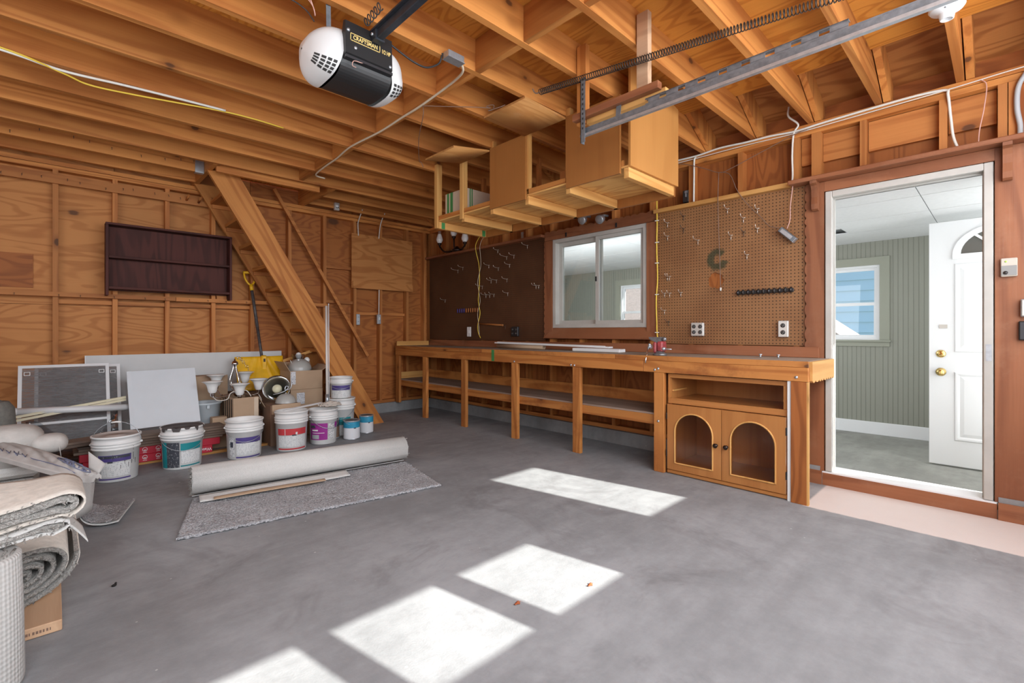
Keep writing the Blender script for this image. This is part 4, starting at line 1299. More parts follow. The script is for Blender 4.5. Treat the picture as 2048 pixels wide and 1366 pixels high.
# ================================================================== STAIRS
st = thing('ladder_stair', 'steep open wooden stair rising to the joists at the back wall', 'stairs', (2.0, 5.6, 0.0))
def stringer(y, w, mat):
    # in the x-z plane: foot cut level on the floor, head cut level at the joists
    sl = (2.66 - 0.0) / (1.215 - 2.80)      # dz/dx
    hw = w / 2
    L = math.sqrt(1 + sl * sl)
    off = hw * L / abs(sl)
    xf = 2.765; xt = xf + 2.655 / sl
    poly = [(xf - off, 0.0), (xf + off, 0.0), (xt + off, 2.655), (xt - off, 2.655)]
    # built lying along its own length so that the grain follows the board, then tilted into place
    th = math.atan2(abs(sl), 1.0)
    ca, sa = math.cos(th), math.sin(th)
    mid = Vector((sum(p[0] for p in poly) / 4, y, sum(p[1] for p in poly) / 4))
    loc = [((p[0] - mid.x) * ca - (p[1] - mid.z) * sa, (p[0] - mid.x) * sa + (p[1] - mid.z) * ca) for p in poly]
    g = G(); g.prism(loc, 'y', -0.02, 0.02)
    o = g.build('stringer', mat, None)
    off = o.location.copy()
    R_ = Matrix.Rotation(th, 4, 'Y')
    o.parent = st
    o.rotation_euler = (0, th, 0)
    o.location = mid + R_ @ off - WLOC[st.name]
    WLOC[o.name] = mid
    return o
stringer(5.285, 0.235, 'joist_x')
stringer(5.86, 0.235, 'joist_x')
sl = 2.66 / (1.215 - 2.80)
for k in range(1, 12):
    z = 0.225 * k
    xc = 2.765 + z / sl
    g = G(); g.bbox(xc - 0.098, xc + 0.098, 5.307, 5.838, z - 0.019, z + 0.019, 0.003)
    g.build('tread', 'joist_y', st)
    for yy in (5.318, 5.828):
        g = G(); g.box(xc - 0.085, xc + 0.085, yy - 0.010, yy + 0.010, z - 0.058, z - 0.0195); g.build('cleat', 'stud_x', st)
hr = thing('stair_handrail', 'long thin wooden handrail pole slanting down the back wall beside the stair', 'handrail', (2.4, 5.9, 0.8))
g = G(); g.bar(onY(735, 712, 5.905), onY(548, 378, 5.905), 0.035, 0.032, up=(0, 1, 0)); g.build('rail_pole', 'stud_x', hr)
for x, z in ((2.86, 1.07), (2.46, 1.75)):
    g = G(); g.bar((x, 5.925, z), (x, 5.95, z), 0.03, 0.04); g.build('wall_block', 'stud_x', hr)

# ================================================================== BACK WALL THINGS
bc = thing('bookcase', 'dark brown open wooden wall shelf hung on the studs of the back wall', 'shelf', (0.87, 5.86, 1.5))
bX0, bX1, bZ0, bZ1, bY0, bY1 = 0.345, 1.385, 1.478, 2.13, 5.79, 5.925
bx('side_panel', 'stain_z', bc, bX0, bX0 + 0.022, bY0, bY1, bZ0 - 0.03, bZ1 - 0.021, b=0.002)
bx('side_panel', 'stain_z', bc, bX1 - 0.022, bX1, bY0, bY1, bZ0 - 0.03, bZ1 - 0.021, b=0.002)
bx('top_panel', 'stain_x', bc, bX0, bX1, bY0, bY1, bZ1 - 0.02, bZ1, b=0.002)
bx('shelf_board', 'stain_x', bc, bX0 + 0.023, bX1 - 0.023, bY0 + 0.006, bY1 - 0.008, 1.80, 1.822, b=0.002)
bx('shelf_board', 'stain_x', bc, bX0 + 0.023, bX1 - 0.023, bY0 + 0.004, bY1 - 0.008, 1.508, 1.532, b=0.002)
bx('back_panel', 'stain_z', bc, bX0 + 0.023, bX1 - 0.023, bY1 - 0.007, bY1, 1.50, bZ1 - 0.021)
bx('hanging_cleat', 'stud_z', bc, 1.27, 1.36, bY1 + 0.001, bY1 + 0.024, 1.46, 1.55)
for px, py, which in ((373, 400, 'first from the left'), (397, 405, 'middle one of three'), (418, 405, 'the one nearest the stair')):
    p = onY(px, py, 5.925)
    g = G(); g.tube([p, p + Vector((0.004, -0.10, 0.03))], 0.011, 9)
    tag(g.build('wooden_peg', 'stud_y', None), 'short wooden coat peg in the nail board, ' + which, 'peg', 'pegs on the nail board')
g = G()
for k in range(13):
    x = -0.3 + 0.125 * k + random.uniform(-0.03, 0.03)
    z = 2.49 + random.uniform(-0.02, 0.02)
    g.tube([(x, 5.93, z), (x + random.uniform(-0.004, 0.004), 5.895, z - 0.012), (x, 5.89, z - 0.03)], 0.0022, 5)
for k in range(16):
    x = -0.5 + 0.15 * k + random.uniform(-0.05, 0.05)
    y, zz = 5.416 - 0.0195, 2.69 + random.uniform(-0.02, 0.06)
    if x < 1.0: g.tube([(x, y + 0.001, zz), (x, y - 0.03, zz - 0.008), (x, y - 0.032, zz - 0.03)], 0.0022, 5)
for k in range(14):
    x = -0.4 + 0.2 * k + random.uniform(-0.05, 0.05)
    g.tube([(x, 5.913, 1.445), (x, 5.885, 1.44), (x, 5.88, 1.425)], 0.002, 5)
tag(g.build('nails', 'nail', None), 'bent nails driven into the nail board and the rearmost joists', 'nail', kind='stuff')

def wallbox(name, label, cat, x0, x1, z0, z1, y, d, mats, parts):
    t = thing(name, label, cat, ((x0 + x1) / 2, y, z0))
    g = G(); g.bbox(x0, x1, y - d, y, z0, z1, 0.004); g.build('box_body', mats, t)
    parts(t)
    return t
def p_sw(t):
    g = G(); g.box(3.182, 3.198, 5.906, 5.9095, 1.27, 1.31); g.build('toggle', 'white_paint', t)
wallbox('switch_box', 'galvanised switch box on a back wall stud at the end of a white cable', 'switch', 3.165, 3.215, 1.215, 1.345, 5.955, 0.045, 'galv', p_sw)
def p_cv(t):
    for z in (1.24, 1.30):
        g = G(); g.box(2.895, 2.905, 5.933, 5.937, z, z + 0.01); g.build('screw', 'galv_dark', t)
wallbox('blank_plate', 'grey blank cover plate on the back wall left of the switch box', 'cover plate', 2.875, 2.925, 1.20, 1.345, 5.949, 0.012, 'galv', p_cv)
def p_oc(t):
    for z in (2.625, ):
        g = G(); g.lathe([(0.019, 0), (0.019, 0.004), (0.0001, 0.004)], seg=14, mat=Matrix.Translation((2.535, 5.755, 2.672)) @ Matrix.Rotation(PI / 2, 4, 'X')); g.build('socket', 'white_paint', t)
    g = G(); g.tube(smooth_path([(2.515, 5.752, 2.655), (2.53, 5.749, 2.645), (2.545, 5.749, 2.657), (2.56, 5.752, 2.643)], 4), 0.003, 5); g.build('bail', 'dark_metal', t)
wallbox('ceiling_outlet', 'white plastic outlet box mounted high against the rearmost joist', 'outlet', 2.505, 2.565, 2.62, 2.715, 5.797, 0.04, 'outlet_plate', p_oc)
cable('drop_cable', 'white cable dropping from the joists to the plywood panel, nearer the stair', 'cable', [(2.885, 5.79, 2.70), (2.886, 5.86, 2.62), (2.89, 5.925, 2.55), (2.893, 5.928, 2.46), (2.895, 5.925, 2.38)], 0.0065, 'cable_white')
cable('drop_cable', 'white cable dropping from the joists to the plywood panel, nearer the corner', 'cable', [(3.205, 5.79, 2.70), (3.207, 5.86, 2.64), (3.212, 5.925, 2.56), (3.20, 5.928, 2.46), (3.19, 5.925, 2.38)], 0.0065, 'cable_white')
cable('switch_cable', 'white cable coming out under the plywood panel down to the switch box', 'cable', [(3.20, 5.935, 1.72), (3.201, 5.94, 1.60), (3.199, 5.94, 1.48), (3.195, 5.935, 1.34)], 0.0065, 'cable_white')

# ================================================================== RIGHT WALL THINGS
# pegboard hooks, each its own thing
def make_hook(length, dark=False):
    t = thing('pegboard_hook', None, None, (0, 0, 0))
    m = 'hook_dark' if dark else 'hook_wire'
    g = G(); g.tube([(-0.004, 0, 0.012), (-0.005, 0, -0.03)], 0.0026, 6); g.tube([(-0.003, -0.014, 0.012), (-0.003, 0.014, 0.012)], 0.0026, 6)
    g.build('back_wire', m, t)
    g = G(); g.tube(smooth_path([(-0.004, 0, 0.012), (-0.03, 0, 0.010), (-length * 0.8, 0, 0.016), (-length * 0.95, 0, 0.024), (-length, 0, 0.036)], 4), 0.0026, 6)
    g.build('arm', m, t)
    return t
protos = {}
def put_hook(px, py, s, length, label, group, dark=False):
    key = (round(length, 3), dark)
    p = onX(px, py, XW - 0.003)
    if key not in protos:
        o = make_hook(length, dark); protos[key] = o
        o.location = p
    else:
        o = dup(protos[key], p)
    o.name = 'pegboard_hook'
    tag(o, label, 'hook', group)
def tan(x, y): return 1280 + x / 3.595, 340 + y / 3.595
def drk(x, y): return 820 + x / 3.794, 440 + y / 3.794
for (x, y, L, lb_) in ((200, 390, .07, 'bright wire hook by the yellow cable high on the tan pegboard, upper of two'),
                  (200, 485, .07, 'bright wire hook by the yellow cable high on the tan pegboard, lower of two'),
                  (418, 515, .10, 'longest bright wire hook on the tan pegboard, left of the grey pull wire'),
                  (630, 290, .07, 'bright wire hook close to the right of the pull wire near the ledge'),
                  (655, 480, .06, 'bright wire hook right of the pull wire just above the green ring'),
                  (745, 355, .07, 'bright wire hook in the second row right of the pull wire'),
                  (845, 290, .06, 'bright wire hook highest on the tan pegboard toward the dangling metal box'),
                  (845, 430, .05, 'short bright wire hook nearest the dangling metal box'),
                  (770, 620, .06, 'lone bright wire hook right of the green ring stain')):
    put_hook(*tan(x, y), 1, L, lb_, 'hooks on the tan pegboard')
for (x, y, L, lb_) in ((748, 455, .07, 'tarnished dark wire hook below the second row of bright hooks'),
                  (315, 340, .06, 'tarnished dark hook high on the tan pegboard near the window, upper of two'),
                  (315, 430, .06, 'tarnished dark hook high on the tan pegboard near the window, lower of two')):
    put_hook(*tan(x, y), 1, L, lb_, 'hooks on the tan pegboard', True)
for (x, y, L, lb_) in ((199, 775, .05, 'left hook of the touching pair halfway down beside the yellow cable'),
                  (213, 775, .05, 'right hook of the touching pair halfway down beside the yellow cable'),
                  (178, 895, .06, 'hook nearest the yellow cable in the low row of three'),
                  (215, 895, .06, 'middle hook in the low row of three by the yellow cable'),
                  (295, 890, .05, 'hook farthest from the yellow cable in the low row of three'),
                  (178, 1018, .07, 'single wire hook below the low row of three by the yellow cable')):
    put_hook(*tan(x, y), 1, L, lb_, 'hooks on the tan pegboard')
put_hook(*tan(205, 1098), 1, .06, 'dark hook lowest on the tan pegboard above the vise', 'hooks on the tan pegboard', True)
ORD = ['first', 'second', 'third', 'fourth', 'fifth', 'sixth', 'seventh', 'eighth', 'ninth']
for k, (x, y, L) in enumerate(((365, 388, .12), (403, 365, .09), (600, 350, .09), (668, 235, .08), (672, 370, .09), (735, 285, .12), (757, 345, .09), (790, 275, .09), (892, 200, .10))):
    put_hook(*drk(x, y), 1, L, 'wire hook high on the dark pegboard, %s counted from the room corner' % ORD[k], 'hooks on the dark pegboard')
for k, (x, y, L) in enumerate(((617, 465, .08), (658, 462, .12), (737, 455, .09))):
    put_hook(*drk(x, y), 1, L, 'wire hook in the middle row of the dark pegboard, %s from the corner' % ORD[k], 'hooks on the dark pegboard')
put_hook(*drk(550, 508), 1, .12, 'long wire hook behind the yellow cable on the dark pegboard', 'hooks on the dark pegboard')
for k, (x, y, L) in enumerate(((578, 575, .09), (607, 575, .09), (638, 570, .09), (743, 560, .09))):
    put_hook(*drk(x, y), 1, L, 'wire hook in the lowest row of the dark pegboard, %s from the corner' % ORD[k], 'hooks on the dark pegboard')
put_hook(*drk(958, 505), 1, .08, 'left hook of the close pair nearest the window on the dark pegboard', 'hooks on the dark pegboard')
put_hook(*drk(978, 505), 1, .08, 'right hook of the close pair nearest the window on the dark pegboard', 'hooks on the dark pegboard')
put_hook(*drk(268, 612), 1, .09, 'lone wire hook lowest on the dark pegboard near the corner', 'hooks on the dark pegboard')
put_hook(*drk(724, 812), 1, .05, 'small hook between the wooden dowel and the black outlet', 'hooks on the dark pegboard', True)

def outlet(name, label, py0, py1, z0, z1, plate, gangs, slot='outlet_black'):
    t = thing(name, label, 'outlet', (XW, (py0 + py1) / 2, z0))
    g = G(); g.bbox(XW - 0.03, XW - 0.0015, py0, py1, z0, z1, 0.004); g.build('cover_plate', plate, t)
    n = gangs
    for i in range(n):
        yc = py0 + (py1 - py0) * (i + 0.5) / n
        for zc in (z0 + (z1 - z0) * 0.29, z0 + (z1 - z0) * 0.71):
            g = G(); g.lathe([(0.0165, 0), (0.0165, 0.002), (0.0155, 0.003), (0.0001, 0.003)], seg=16, mat=Matrix.Translation((XW - 0.0302, yc, zc)) @ R90)
            r = g.build('receptacle', slot, t)
            g = G()
            for dy in (-0.006, 0.006): g.box(XW - 0.0337, XW - 0.0333, yc + dy - 0.001, yc + dy + 0.001, zc - 0.001, zc + 0.007)
            g.box(XW - 0.0337, XW - 0.0333, yc - 0.002, yc + 0.002, zc - 0.009, zc - 0.005)
            g.build('slots', 'near_black' if slot != 'outlet_black' else 'gray_ink', r)
    return t
outlet('quad_outlet', 'steel double-gang outlet with four black sockets low on the tan pegboard', 1.79, 1.90, 1.07, 1.185, 'outlet_plate', 2)
outlet('duplex_outlet', 'steel outlet with two black sockets low on the tan pegboard beside the doorway', 1.138, 1.208, 1.065, 1.19, 'outlet_plate', 1)
outlet('black_outlet', 'dark outlet box with four black sockets low on the dark pegboard', 4.05, 4.17, 1.055, 1.17, 'dark_metal', 2)
t = thing('white_switch_plate', 'pale blank wall plate low on the dark pegboard near the corner', 'cover plate', (XW, 5.0, 1.05))
bx('plate', 'white_plastic', t, XW - 0.012, XW - 0.0015, 4.965, 5.045, 1.045, 1.175, b=0.003)
bx('toggle', 'white_plastic', t, XW - 0.018, XW - 0.0125, 4.995, 5.015, 1.09, 1.13, b=0.001)
t = thing('switch_box_on_stud', 'dark metal switch box on a stud above the tan pegboard', 'switch', (XW + 0.03, 1.96, 2.26))
bx('box_body', 'outlet_black', t, XW + 0.0, XW + 0.05, 1.937, 1.99, 2.255, 2.36, b=0.003)
bx('toggle', 'galv', t, XW - 0.012, XW - 0.0005, 1.952, 1.962, 2.30, 2.33)
bx('strap', 'galv', t, XW - 0.003, XW - 0.0004, 1.945, 1.97, 2.335, 2.355)

rk = thing('tool_rack', 'black ribbed rubber tool rack strip mounted across the tan pegboard', 'tool rack', (XW, 1.31, 1.42))
bx('strip', 'rubber', rk, XW - 0.018, XW - 0.0015, 1.105, 1.52, 1.408, 1.437, b=0.003)
for k in range(11):
    y = 1.12 + 0.0385 * k
    g = G(); g.tube([(XW - 0.018, y, 1.44), (XW - 0.036, y, 1.424), (XW - 0.018, y, 1.406)], 0.009, 6); g.build('clip', 'rubber' if k % 2 else 'dark_metal', rk)
dr = thing('small_tool_rack', 'small rack with a row of orange and purple handles on the dark pegboard', 'tool rack', (XW, 5.0, 1.39))
bx('bar', 'stain_y', dr, XW - 0.016, XW - 0.0015, 4.79, 5.25, 1.385, 1.40)
for k in range(10):
    y = 4.81 + 0.047 * k
    g = G(); g.tube([(XW - 0.024, y, 1.425), (XW - 0.024, y, 1.37)], 0.009, 7); g.build('handle', ('drill_orange', 'drill_orange', 'drill_orange', 'purple_ink', 'purple_ink')[min(4, k // 2)], dr)
dw = thing('wooden_dowel', 'thin wooden dowel fixed across the dark pegboard above the black outlet', 'dowel', (XW, 4.56, 1.2))
g = G(); g.tube([(XW - 0.014, 4.79, 1.215), (XW - 0.014, 4.345, 1.192)], 0.011, 9); g.build('rod', 'stud_y', dw)
g = G(); g.ball((XW - 0.014, 4.335, 1.1915), 0.014, 10, 6); g.build('knob', 'stud_y', dw)

# electric cables on the right wall
def staples(parent, pts, along='y'):
    for p in pts:
        g = G(); g.box(p[0] - 0.006, p[0] + 0.006, p[1] - 0.018, p[1] + 0.018, p[2] - 0.004, p[2] + 0.004); g.build('staple', 'cable_white', parent)
yc = cable('yellow_cable', 'yellow electrical cable stapled down the wall between window and tan pegboard', 'cable', [(4.01, 2.228, 2.50), (4.005, 2.228, 2.345), (4.0, 2.223, 2.1), (4.0, 2.226, 1.86), (4.0, 2.218, 1.6), (4.0, 2.231, 1.4), (4.0, 2.226, 1.2), (4.0, 2.222, 1.08), (3.99, 2.20, 1.03)], 0.006, 'cable_yellow')
staples(yc, [(4.0, 2.224, z) for z in (2.13, 1.93, 1.74, 1.45, 1.1)])
cable('yellow_cable', 'yellow electrical cable hanging down the middle of the dark pegboard', 'cable', [(4.01, 4.70, 2.50), (3.985, 4.73, 2.36), (3.925, 4.75, 2.21), (4.0, 4.77, 1.98), (4.005, 4.765, 1.75), (4.005, 4.79, 1.52), (4.005, 4.755, 1.35), (4.005, 4.80, 1.20), (4.005, 4.79, 1.1), (4.0, 4.74, 1.03)], 0.0055, 'cable_yellow')
cable('thin_wire', 'thin tan wire twisted round the yellow cable on the dark pegboard', 'wire', [(4.01, 4.63, 2.50), (3.985, 4.64, 2.36), (3.925, 4.66, 2.21), (3.99, 4.72, 1.98), (3.995, 4.79, 1.75), (3.995, 4.74, 1.52), (3.995, 4.79, 1.35), (3.995, 4.77, 1.20), (3.995, 4.755, 1.06)], 0.003, 'cable_cream')
XC = XW - 0.012
cable('plate_cable', 'thick white cable run along the top plate above the tan pegboard', 'cable', [(XC, 2.35, 2.636), (XC, 2.08, 2.640), (XC, 1.86, 2.634), (XC, 1.66, 2.646), (XC, 1.45, 2.634), (XC, 1.27, 2.630), (XC, 1.09, 2.614), (XC, 0.93, 2.622), (XC, 0.64, 2.63), (XC, 0.40, 2.632), (XC, 0.26, 2.618), (XC, 0.245, 2.58), (XC + 0.03, 0.235, 2.45), (XC + 0.03, 0.222, 2.32), (XC + 0.03, 0.195, 2.225)], 0.008, 'cable_white')
cable('plate_wire', 'thin white wire run just under the thick cable along the top plate', 'wire', [(XC, 2.35, 2.620), (XC, 1.88, 2.614), (XC, 1.5, 2.612), (XC, 1.1, 2.600), (XC, 0.8, 2.604), (XC, 0.5, 2.610), (XC, 0.2, 2.618), (XC, 0.0, 2.628), (XC, -0.2, 2.632)], 0.0035, 'cable_white')
cable('stud_cable', 'white cable running down a stud to the tan pegboard near the hanging shelf', 'cable', [(XC, 1.86, 2.622), (XC, 1.878, 2.60), (XC, 1.880, 2.45), (XC, 1.882, 2.30), (XC, 1.882, 2.236)], 0.008, 'cable_white')
cable('stud_cable', 'white cable looping off the plate down a stud beside the door shelf', 'cable', [(3.99, 1.13, 2.80), (3.965, 1.125, 2.72), (XC, 1.075, 2.66), (XC, 1.105, 2.60), (XC, 1.115, 2.45), (XC, 1.112, 2.30), (XC - 0.02, 1.11, 2.24)], 0.007, 'cable_white')
cable('grey_conduit', 'thick grey cable descending the studs at the end of the door shelf', 'cable', [(XC, -0.09, 2.60), (XC, -0.055, 2.52), (XC, -0.05, 2.40), (XC, -0.062, 2.30), (XC, -0.062, 2.226)], 0.013, 'gray_ink')
cable('pink_wire', 'thin pink wire hanging from the plate onto the door shelf', 'wire', [(XC, 0.10, 2.625), (XC, 0.075, 2.58), (XC, 0.085, 2.45), (XC, 0.105, 2.32), (XC, 0.11, 2.226)], 0.003, 'wire_pink')
cable('brown_wire', 'brown wire swagged across the studs above the tan pegboard', 'wire', [(3.99, 2.10, 2.62), (4.0, 1.95, 2.58), (4.0, 1.78, 2.50), (4.0, 1.65, 2.435), (4.0, 1.55, 2.45), (4.0, 1.35, 2.51), (4.0, 1.1, 2.585), (4.0, 1.0, 2.60)], 0.003, 'wire_brown')
pw = thing('pull_wire', 'grey wire hanging straight down the tan pegboard with a white plug at its end', 'wire', (4.0, 1.65, 1.45))
g = G(); g.tube(smooth_path([(4.0, 1.66, 2.438), (3.985, 1.653, 2.40), (3.975, 1.655, 2.20), (4.0, 1.658, 1.915), (4.005, 1.652, 1.70), (4.005, 1.645, 1.47)], 8), 0.0032, 6); g.build('wire', 'wire_brown', pw)
g = G(); g.tube([(4.005, 1.645, 1.475), (4.005, 1.645, 1.448)], 0.008, 8); g.build('plug', 'cable_white', pw)
cable('slack_wire', 'slack brown wire drooping from the knot down to the dangling metal box', 'wire', [(4.0, 1.64, 2.437), (3.985, 1.56, 2.39), (3.97, 1.50, 2.25), (3.99, 1.43, 2.13), (4.0, 1.34, 2.02), (4.0, 1.27, 1.93), (4.0, 1.20, 1.90)], 0.003, 'wire_brown')
db = thing('dangling_box', 'grey metal box dangling tilted on a pink wire before the tan pegboard', 'electrical box', (3.99, 1.14, 1.8))
g = G(); g.tube(smooth_path([(3.985, 1.103, 2.24), (3.975, 1.10, 2.19), (3.985, 1.118, 2.05), (3.99, 1.122, 1.95), (3.99, 1.142, 1.885)], 8), 0.0035, 6); g.build('wire', 'wire_pink', db)
Mx = Matrix.Translation((3.99, 1.135, 1.835)) @ Matrix.Rotation(math.radians(135), 4, 'X')
g = G(); g.bbox(-0.02, 0.02, -0.02, 0.02, -0.075, 0.06, 0.003, mat=Mx); g.build('box_body', 'galv_dark', db)
g = G(); g.bbox(-0.021, 0.021, -0.021, 0.021, 0.061, 0.068, 0.002, mat=Mx); g.build('end_cap', 'galv', db)
g = G(); g.bbox(-0.024, -0.0205, -0.014, 0.014, -0.06, 0.04, 0.001, mat=Mx); g.build('lever', 'galv', db)

# three-arm lamp standing on the ledge of the dark pegboard
ch = thing('oil_style_lamp', 'dark metal wall lamp with three white glass chimneys above the dark pegboard', 'lamp', (3.96, 5.2, 2.205))
g = G(); g.lathe([(0.001, 0.0), (0.06, 0.0), (0.075, 0.012), (0.07, 0.03), (0.03, 0.045), (0.02, 0.07), (0.001, 0.075)], (3.97, 5.20, 2.2065), 20); g.build('base', 'bronze', ch)
for (dx, dy, zb) in ((-0.05, 0.31, 2.34), (-0.02, 0.02, 2.40), (-0.05, -0.26, 2.28)):
    bxp = Vector((3.95 + dx, 5.20 + dy, zb))
    g = G(); g.tube(smooth_path([(3.97, 5.20, 2.25), (3.96, 5.20 + dy * 0.4, 2.225), (3.95 + dx * 0.6, 5.20 + dy * 0.75, 2.23), bxp + Vector((0, 0, -0.03))], 6), 0.012, 8); a = g.build('arm', 'bronze', ch)
    g = G(); g.lathe([(0.0005, -0.05), (0.006, -0.045), (0.014, -0.02), (0.026, -0.005), (0.030, 0.012), (0.022, 0.016)], bxp, 14); g.build('cup', 'bronze', a)
    g = G(); g.lathe([(0.024, 0.012), (0.043, 0.045), (0.046, 0.068), (0.036, 0.105), (0.024, 0.14)], bxp, 16); g.build('chimney', 'glass_milk', a)
    g = G(); g.lathe([(0.0245, 0.14), (0.022, 0.155), (0.0245, 0.18), (0.020, 0.18)], bxp, 14); g.build('chimney_top', 'clear_top', a)
# flood lamps above the window
for i, (y, z, lab) in enumerate(((2.80, 2.235, 'round silver floodlight head above the window, the one wholly in view'), (3.02, 2.265, 'round silver floodlight head above the window, half hidden by the hanging shelf'))):
    fl = thing('floodlight', lab, 'lamp', (3.92, y, z))
    Mx = Matrix.Translation((3.93, y, z)) @ Matrix.Rotation(math.radians(-115), 4, 'Y')
    g = G(); g.lathe([(0.0001, -0.05), (0.022, -0.046), (0.036, -0.025), (0.042, 0.0), (0.045, 0.03), (0.040, 0.034), (0.0001, 0.030)], seg=20, mat=Mx); g.build('shell', 'galv', fl)
    g = G(); g.tube([(3.945, y, z + 0.03), (3.99, y, z + 0.045), (XW + 0.02, y, z + 0.05)], 0.013, 8); g.build('stem', 'galv', fl)
bx('casing_hinge', 'dark_metal', wall_right, XW - 0.026, XW - 0.0225, 2.66, 2.68, 2.14, 2.185)
bx('casing_hinge', 'dark_metal', wall_right, XW - 0.026, XW - 0.0225, 3.30, 3.32, 2.14, 2.185)
bx('ledge_bracket', 'galv', wall_right, XW - 0.003, XW - 0.001, 3.98, 4.02, 2.206, 2.30)

wc = thing('wall_control', 'beige and grey push-button door control on the brown casing beside the doorway', 'switch', (4.0, -0.018, 1.42))
bx('housing', 'control_beige', wc, XW - 0.048, XW - 0.0225, -0.052, 0.016, 1.425, 1.532, b=0.004)
bx('button_panel', 'control_gray', wc, XW - 0.051, XW - 0.0485, -0.050, 0.014, 1.432, 1.488, b=0.001)
g = G(); g.lathe([(0.010, 0), (0.010, 0.003), (0.0001, 0.004)], seg=16, mat=Matrix.Translation((XW - 0.0515, -0.004, 1.447)) @ R90); g.build('round_button', 'outlet_black', wc)
g = G(); g.lathe([(0.005, 0), (0.005, 0.002), (0.0001, 0.003)], seg=10, mat=Matrix.Translation((XW - 0.0485, -0.005, 1.512)) @ R90); g.build('indicator', 'lamp_green', wc)
t = thing('grey_wall_box', 'grey metal box on the wall at the scalloped casing edge', 'electrical box', (4.0, -0.12, 1.19))
bx('box_body', 'galv', t, XW - 0.06, XW - 0.001, -0.20, -0.064, 1.19, 1.29, b=0.004)
bx('lid', 'outlet_plate', t, XW - 0.066, XW - 0.061, -0.196, -0.068, 1.195, 1.285, b=0.002)
t = thing('black_wall_box', 'black metal box on the wall just below the grey box', 'electrical box', (4.0, -0.12, 1.06))
bx('box_body', 'black', t, XW - 0.05, XW - 0.001, -0.22, -0.056, 1.055, 1.165, b=0.004)
bx('lid', 'dark_metal', t, XW - 0.056, XW - 0.051, -0.216, -0.060, 1.06, 1.16, b=0.002)
# ================================================================== WORKBENCH
wb = thing('workbench', 'long wooden workbench with lower shelf built along the wall under the pegboards', 'workbench', (3.7, 3.4, 0.0))
BF = 3.435
bx('bench_top', 'mdf_top', wb, BF + 0.018, 4.0, 0.872, 5.915, 0.888, 0.914)
for a, b in ((0.862, 2.30), (2.303, 4.05), (4.053, 5.91)):
    bx('edge_strip', 'bench_y', wb, BF, BF + 0.0175, a, b, 0.876, 0.915, b=0.002)
for a, b in ((0.862, 2.03), (2.033, 5.91)):
    bx('apron', 'bench_y', wb, BF, BF + 0.038, a, b, 0.785, 0.875, b=0.002)
e = scallop_edge(0.545, 0.07, 0.014)
g = G(); g.prism([(3.475, 0.912), (3.475, 0.79)] + [(3.475 + s_, 0.79 - o) for s_, o in e] + [(4.02, 0.912)], 'y', 0.848, 0.8705)
g.build('end_apron', 'pale_x', wb)
for i, y in enumerate((1.895, 2.718, 3.532, 4.382, 5.192, 5.86)):
    bx('leg', 'bench_z', wb, BF + 0.002, BF + 0.040, y - 0.043, y + 0.043, 0.132 if y > 5.8 else 0.0, 0.784, b=0.002)
bx('leg', 'ply_dark_z', wb, BF + 0.001, BF + 0.039, 0.872, 0.962, 0.0, 0.784, b=0.002)
bx('leg_edge', 'pale_z', wb, BF + 0.002, BF + 0.030, 0.862, 0.8715, 0.0, 0.784)
bx('shelf_rail', 'bench_y', wb, BF + 0.041, BF + 0.079, 1.855, 5.90, 0.362, 0.440, b=0.002)
bx('lower_shelf', 'gray_deck', wb, BF + 0.041, 3.955, 1.855, 5.91, 0.441, 0.455)
bx('shelf_back', 'bench_y', wb, 3.957, 3.975, 1.855, 5.91, 0.456, 0.565)
bx('shelf_end', 'pale_x', wb, BF + 0.05, 3.955, 5.892, 5.91, 0.456, 0.545)
bx('back_ledge', 'casing_y', wb, 3.985, XW - 0.0015, 0.935, 5.905, 0.9155, 0.995, b=0.002)
bx('back_ledge', 'pale_x', wb, BF + 0.02, 3.98, 5.895, 5.917, 0.9155, 0.978, b=0.002)
bx('tape_mark', 'green_tape', wb, BF - 0.0008, BF - 0.0002, 3.84, 3.885, 0.79, 0.912)
for (y, z) in ((2.78, 0.80), (2.74, 0.80), (1.93, 0.805), (1.90, 0.815), (0.93, 0.812), (1.90, 0.40), (3.53, 0.80)):
    g = G(); g.lathe([(0.010, 0), (0.009, 0.003), (0.0001, 0.005)], seg=12, mat=Matrix.Translation((BF - (0.0003 if z > 0.5 else -0.0015), y, z)) @ R90); g.build('bolt_head', 'galv', wb)
for y in (1.25, 1.13):
    g = G(); g.tube([(3.75, y, 0.9145), (3.75, y, 0.936)], 0.006, 8); g.lathe([(0.012, 0), (0.012, 0.006), (0.0001, 0.007)], (3.75, y, 0.936), 10)
    g.build('bench_bolt', 'galv', wb)

# things on the bench
t = thing('cardboard_tube', 'pinkish cardboard tube lying on the workbench under the white boards', 'tube', (3.8, 4.0, 0.94))
g = G(); g.lathe([(0.024, 0), (0.027, 0), (0.027, 0.72), (0.024, 0.72), (0.024, 0)], seg=18, mat=Matrix.Translation((3.80, 4.18, 0.943)) @ Matrix.Rotation(PI / 2, 4, 'X') @ Matrix.Rotation(0.03, 4, 'Y')); g.build('tube_wall', 'cardboard', t)
t = thing('white_trim_board', 'longest white trim board laid across the cardboard tube on the workbench', 'board', (3.85, 3.4, 0.975))
g = G(); g.bar((3.80, 4.20, 0.979), (3.84, 2.62, 0.957), 0.075, 0.014); g.build('board', 'white_paint', t)
g = G(); g.bar((3.766, 4.15, 0.989), (3.805, 2.66, 0.968), 0.010, 0.007); g.build('edge_bead', 'white_paint', t)
t = thing('white_trim_offcut', 'short white trim board flat on the workbench below the window', 'board', (3.85, 2.7, 0.93))
bx('board', 'white_paint', t, 3.73, 3.83, 2.45, 3.0, 0.9155, 0.946, b=0.003)
bx('rebate', 'siding_white', t, 3.726, 3.729, 2.46, 2.99, 0.918, 0.93)
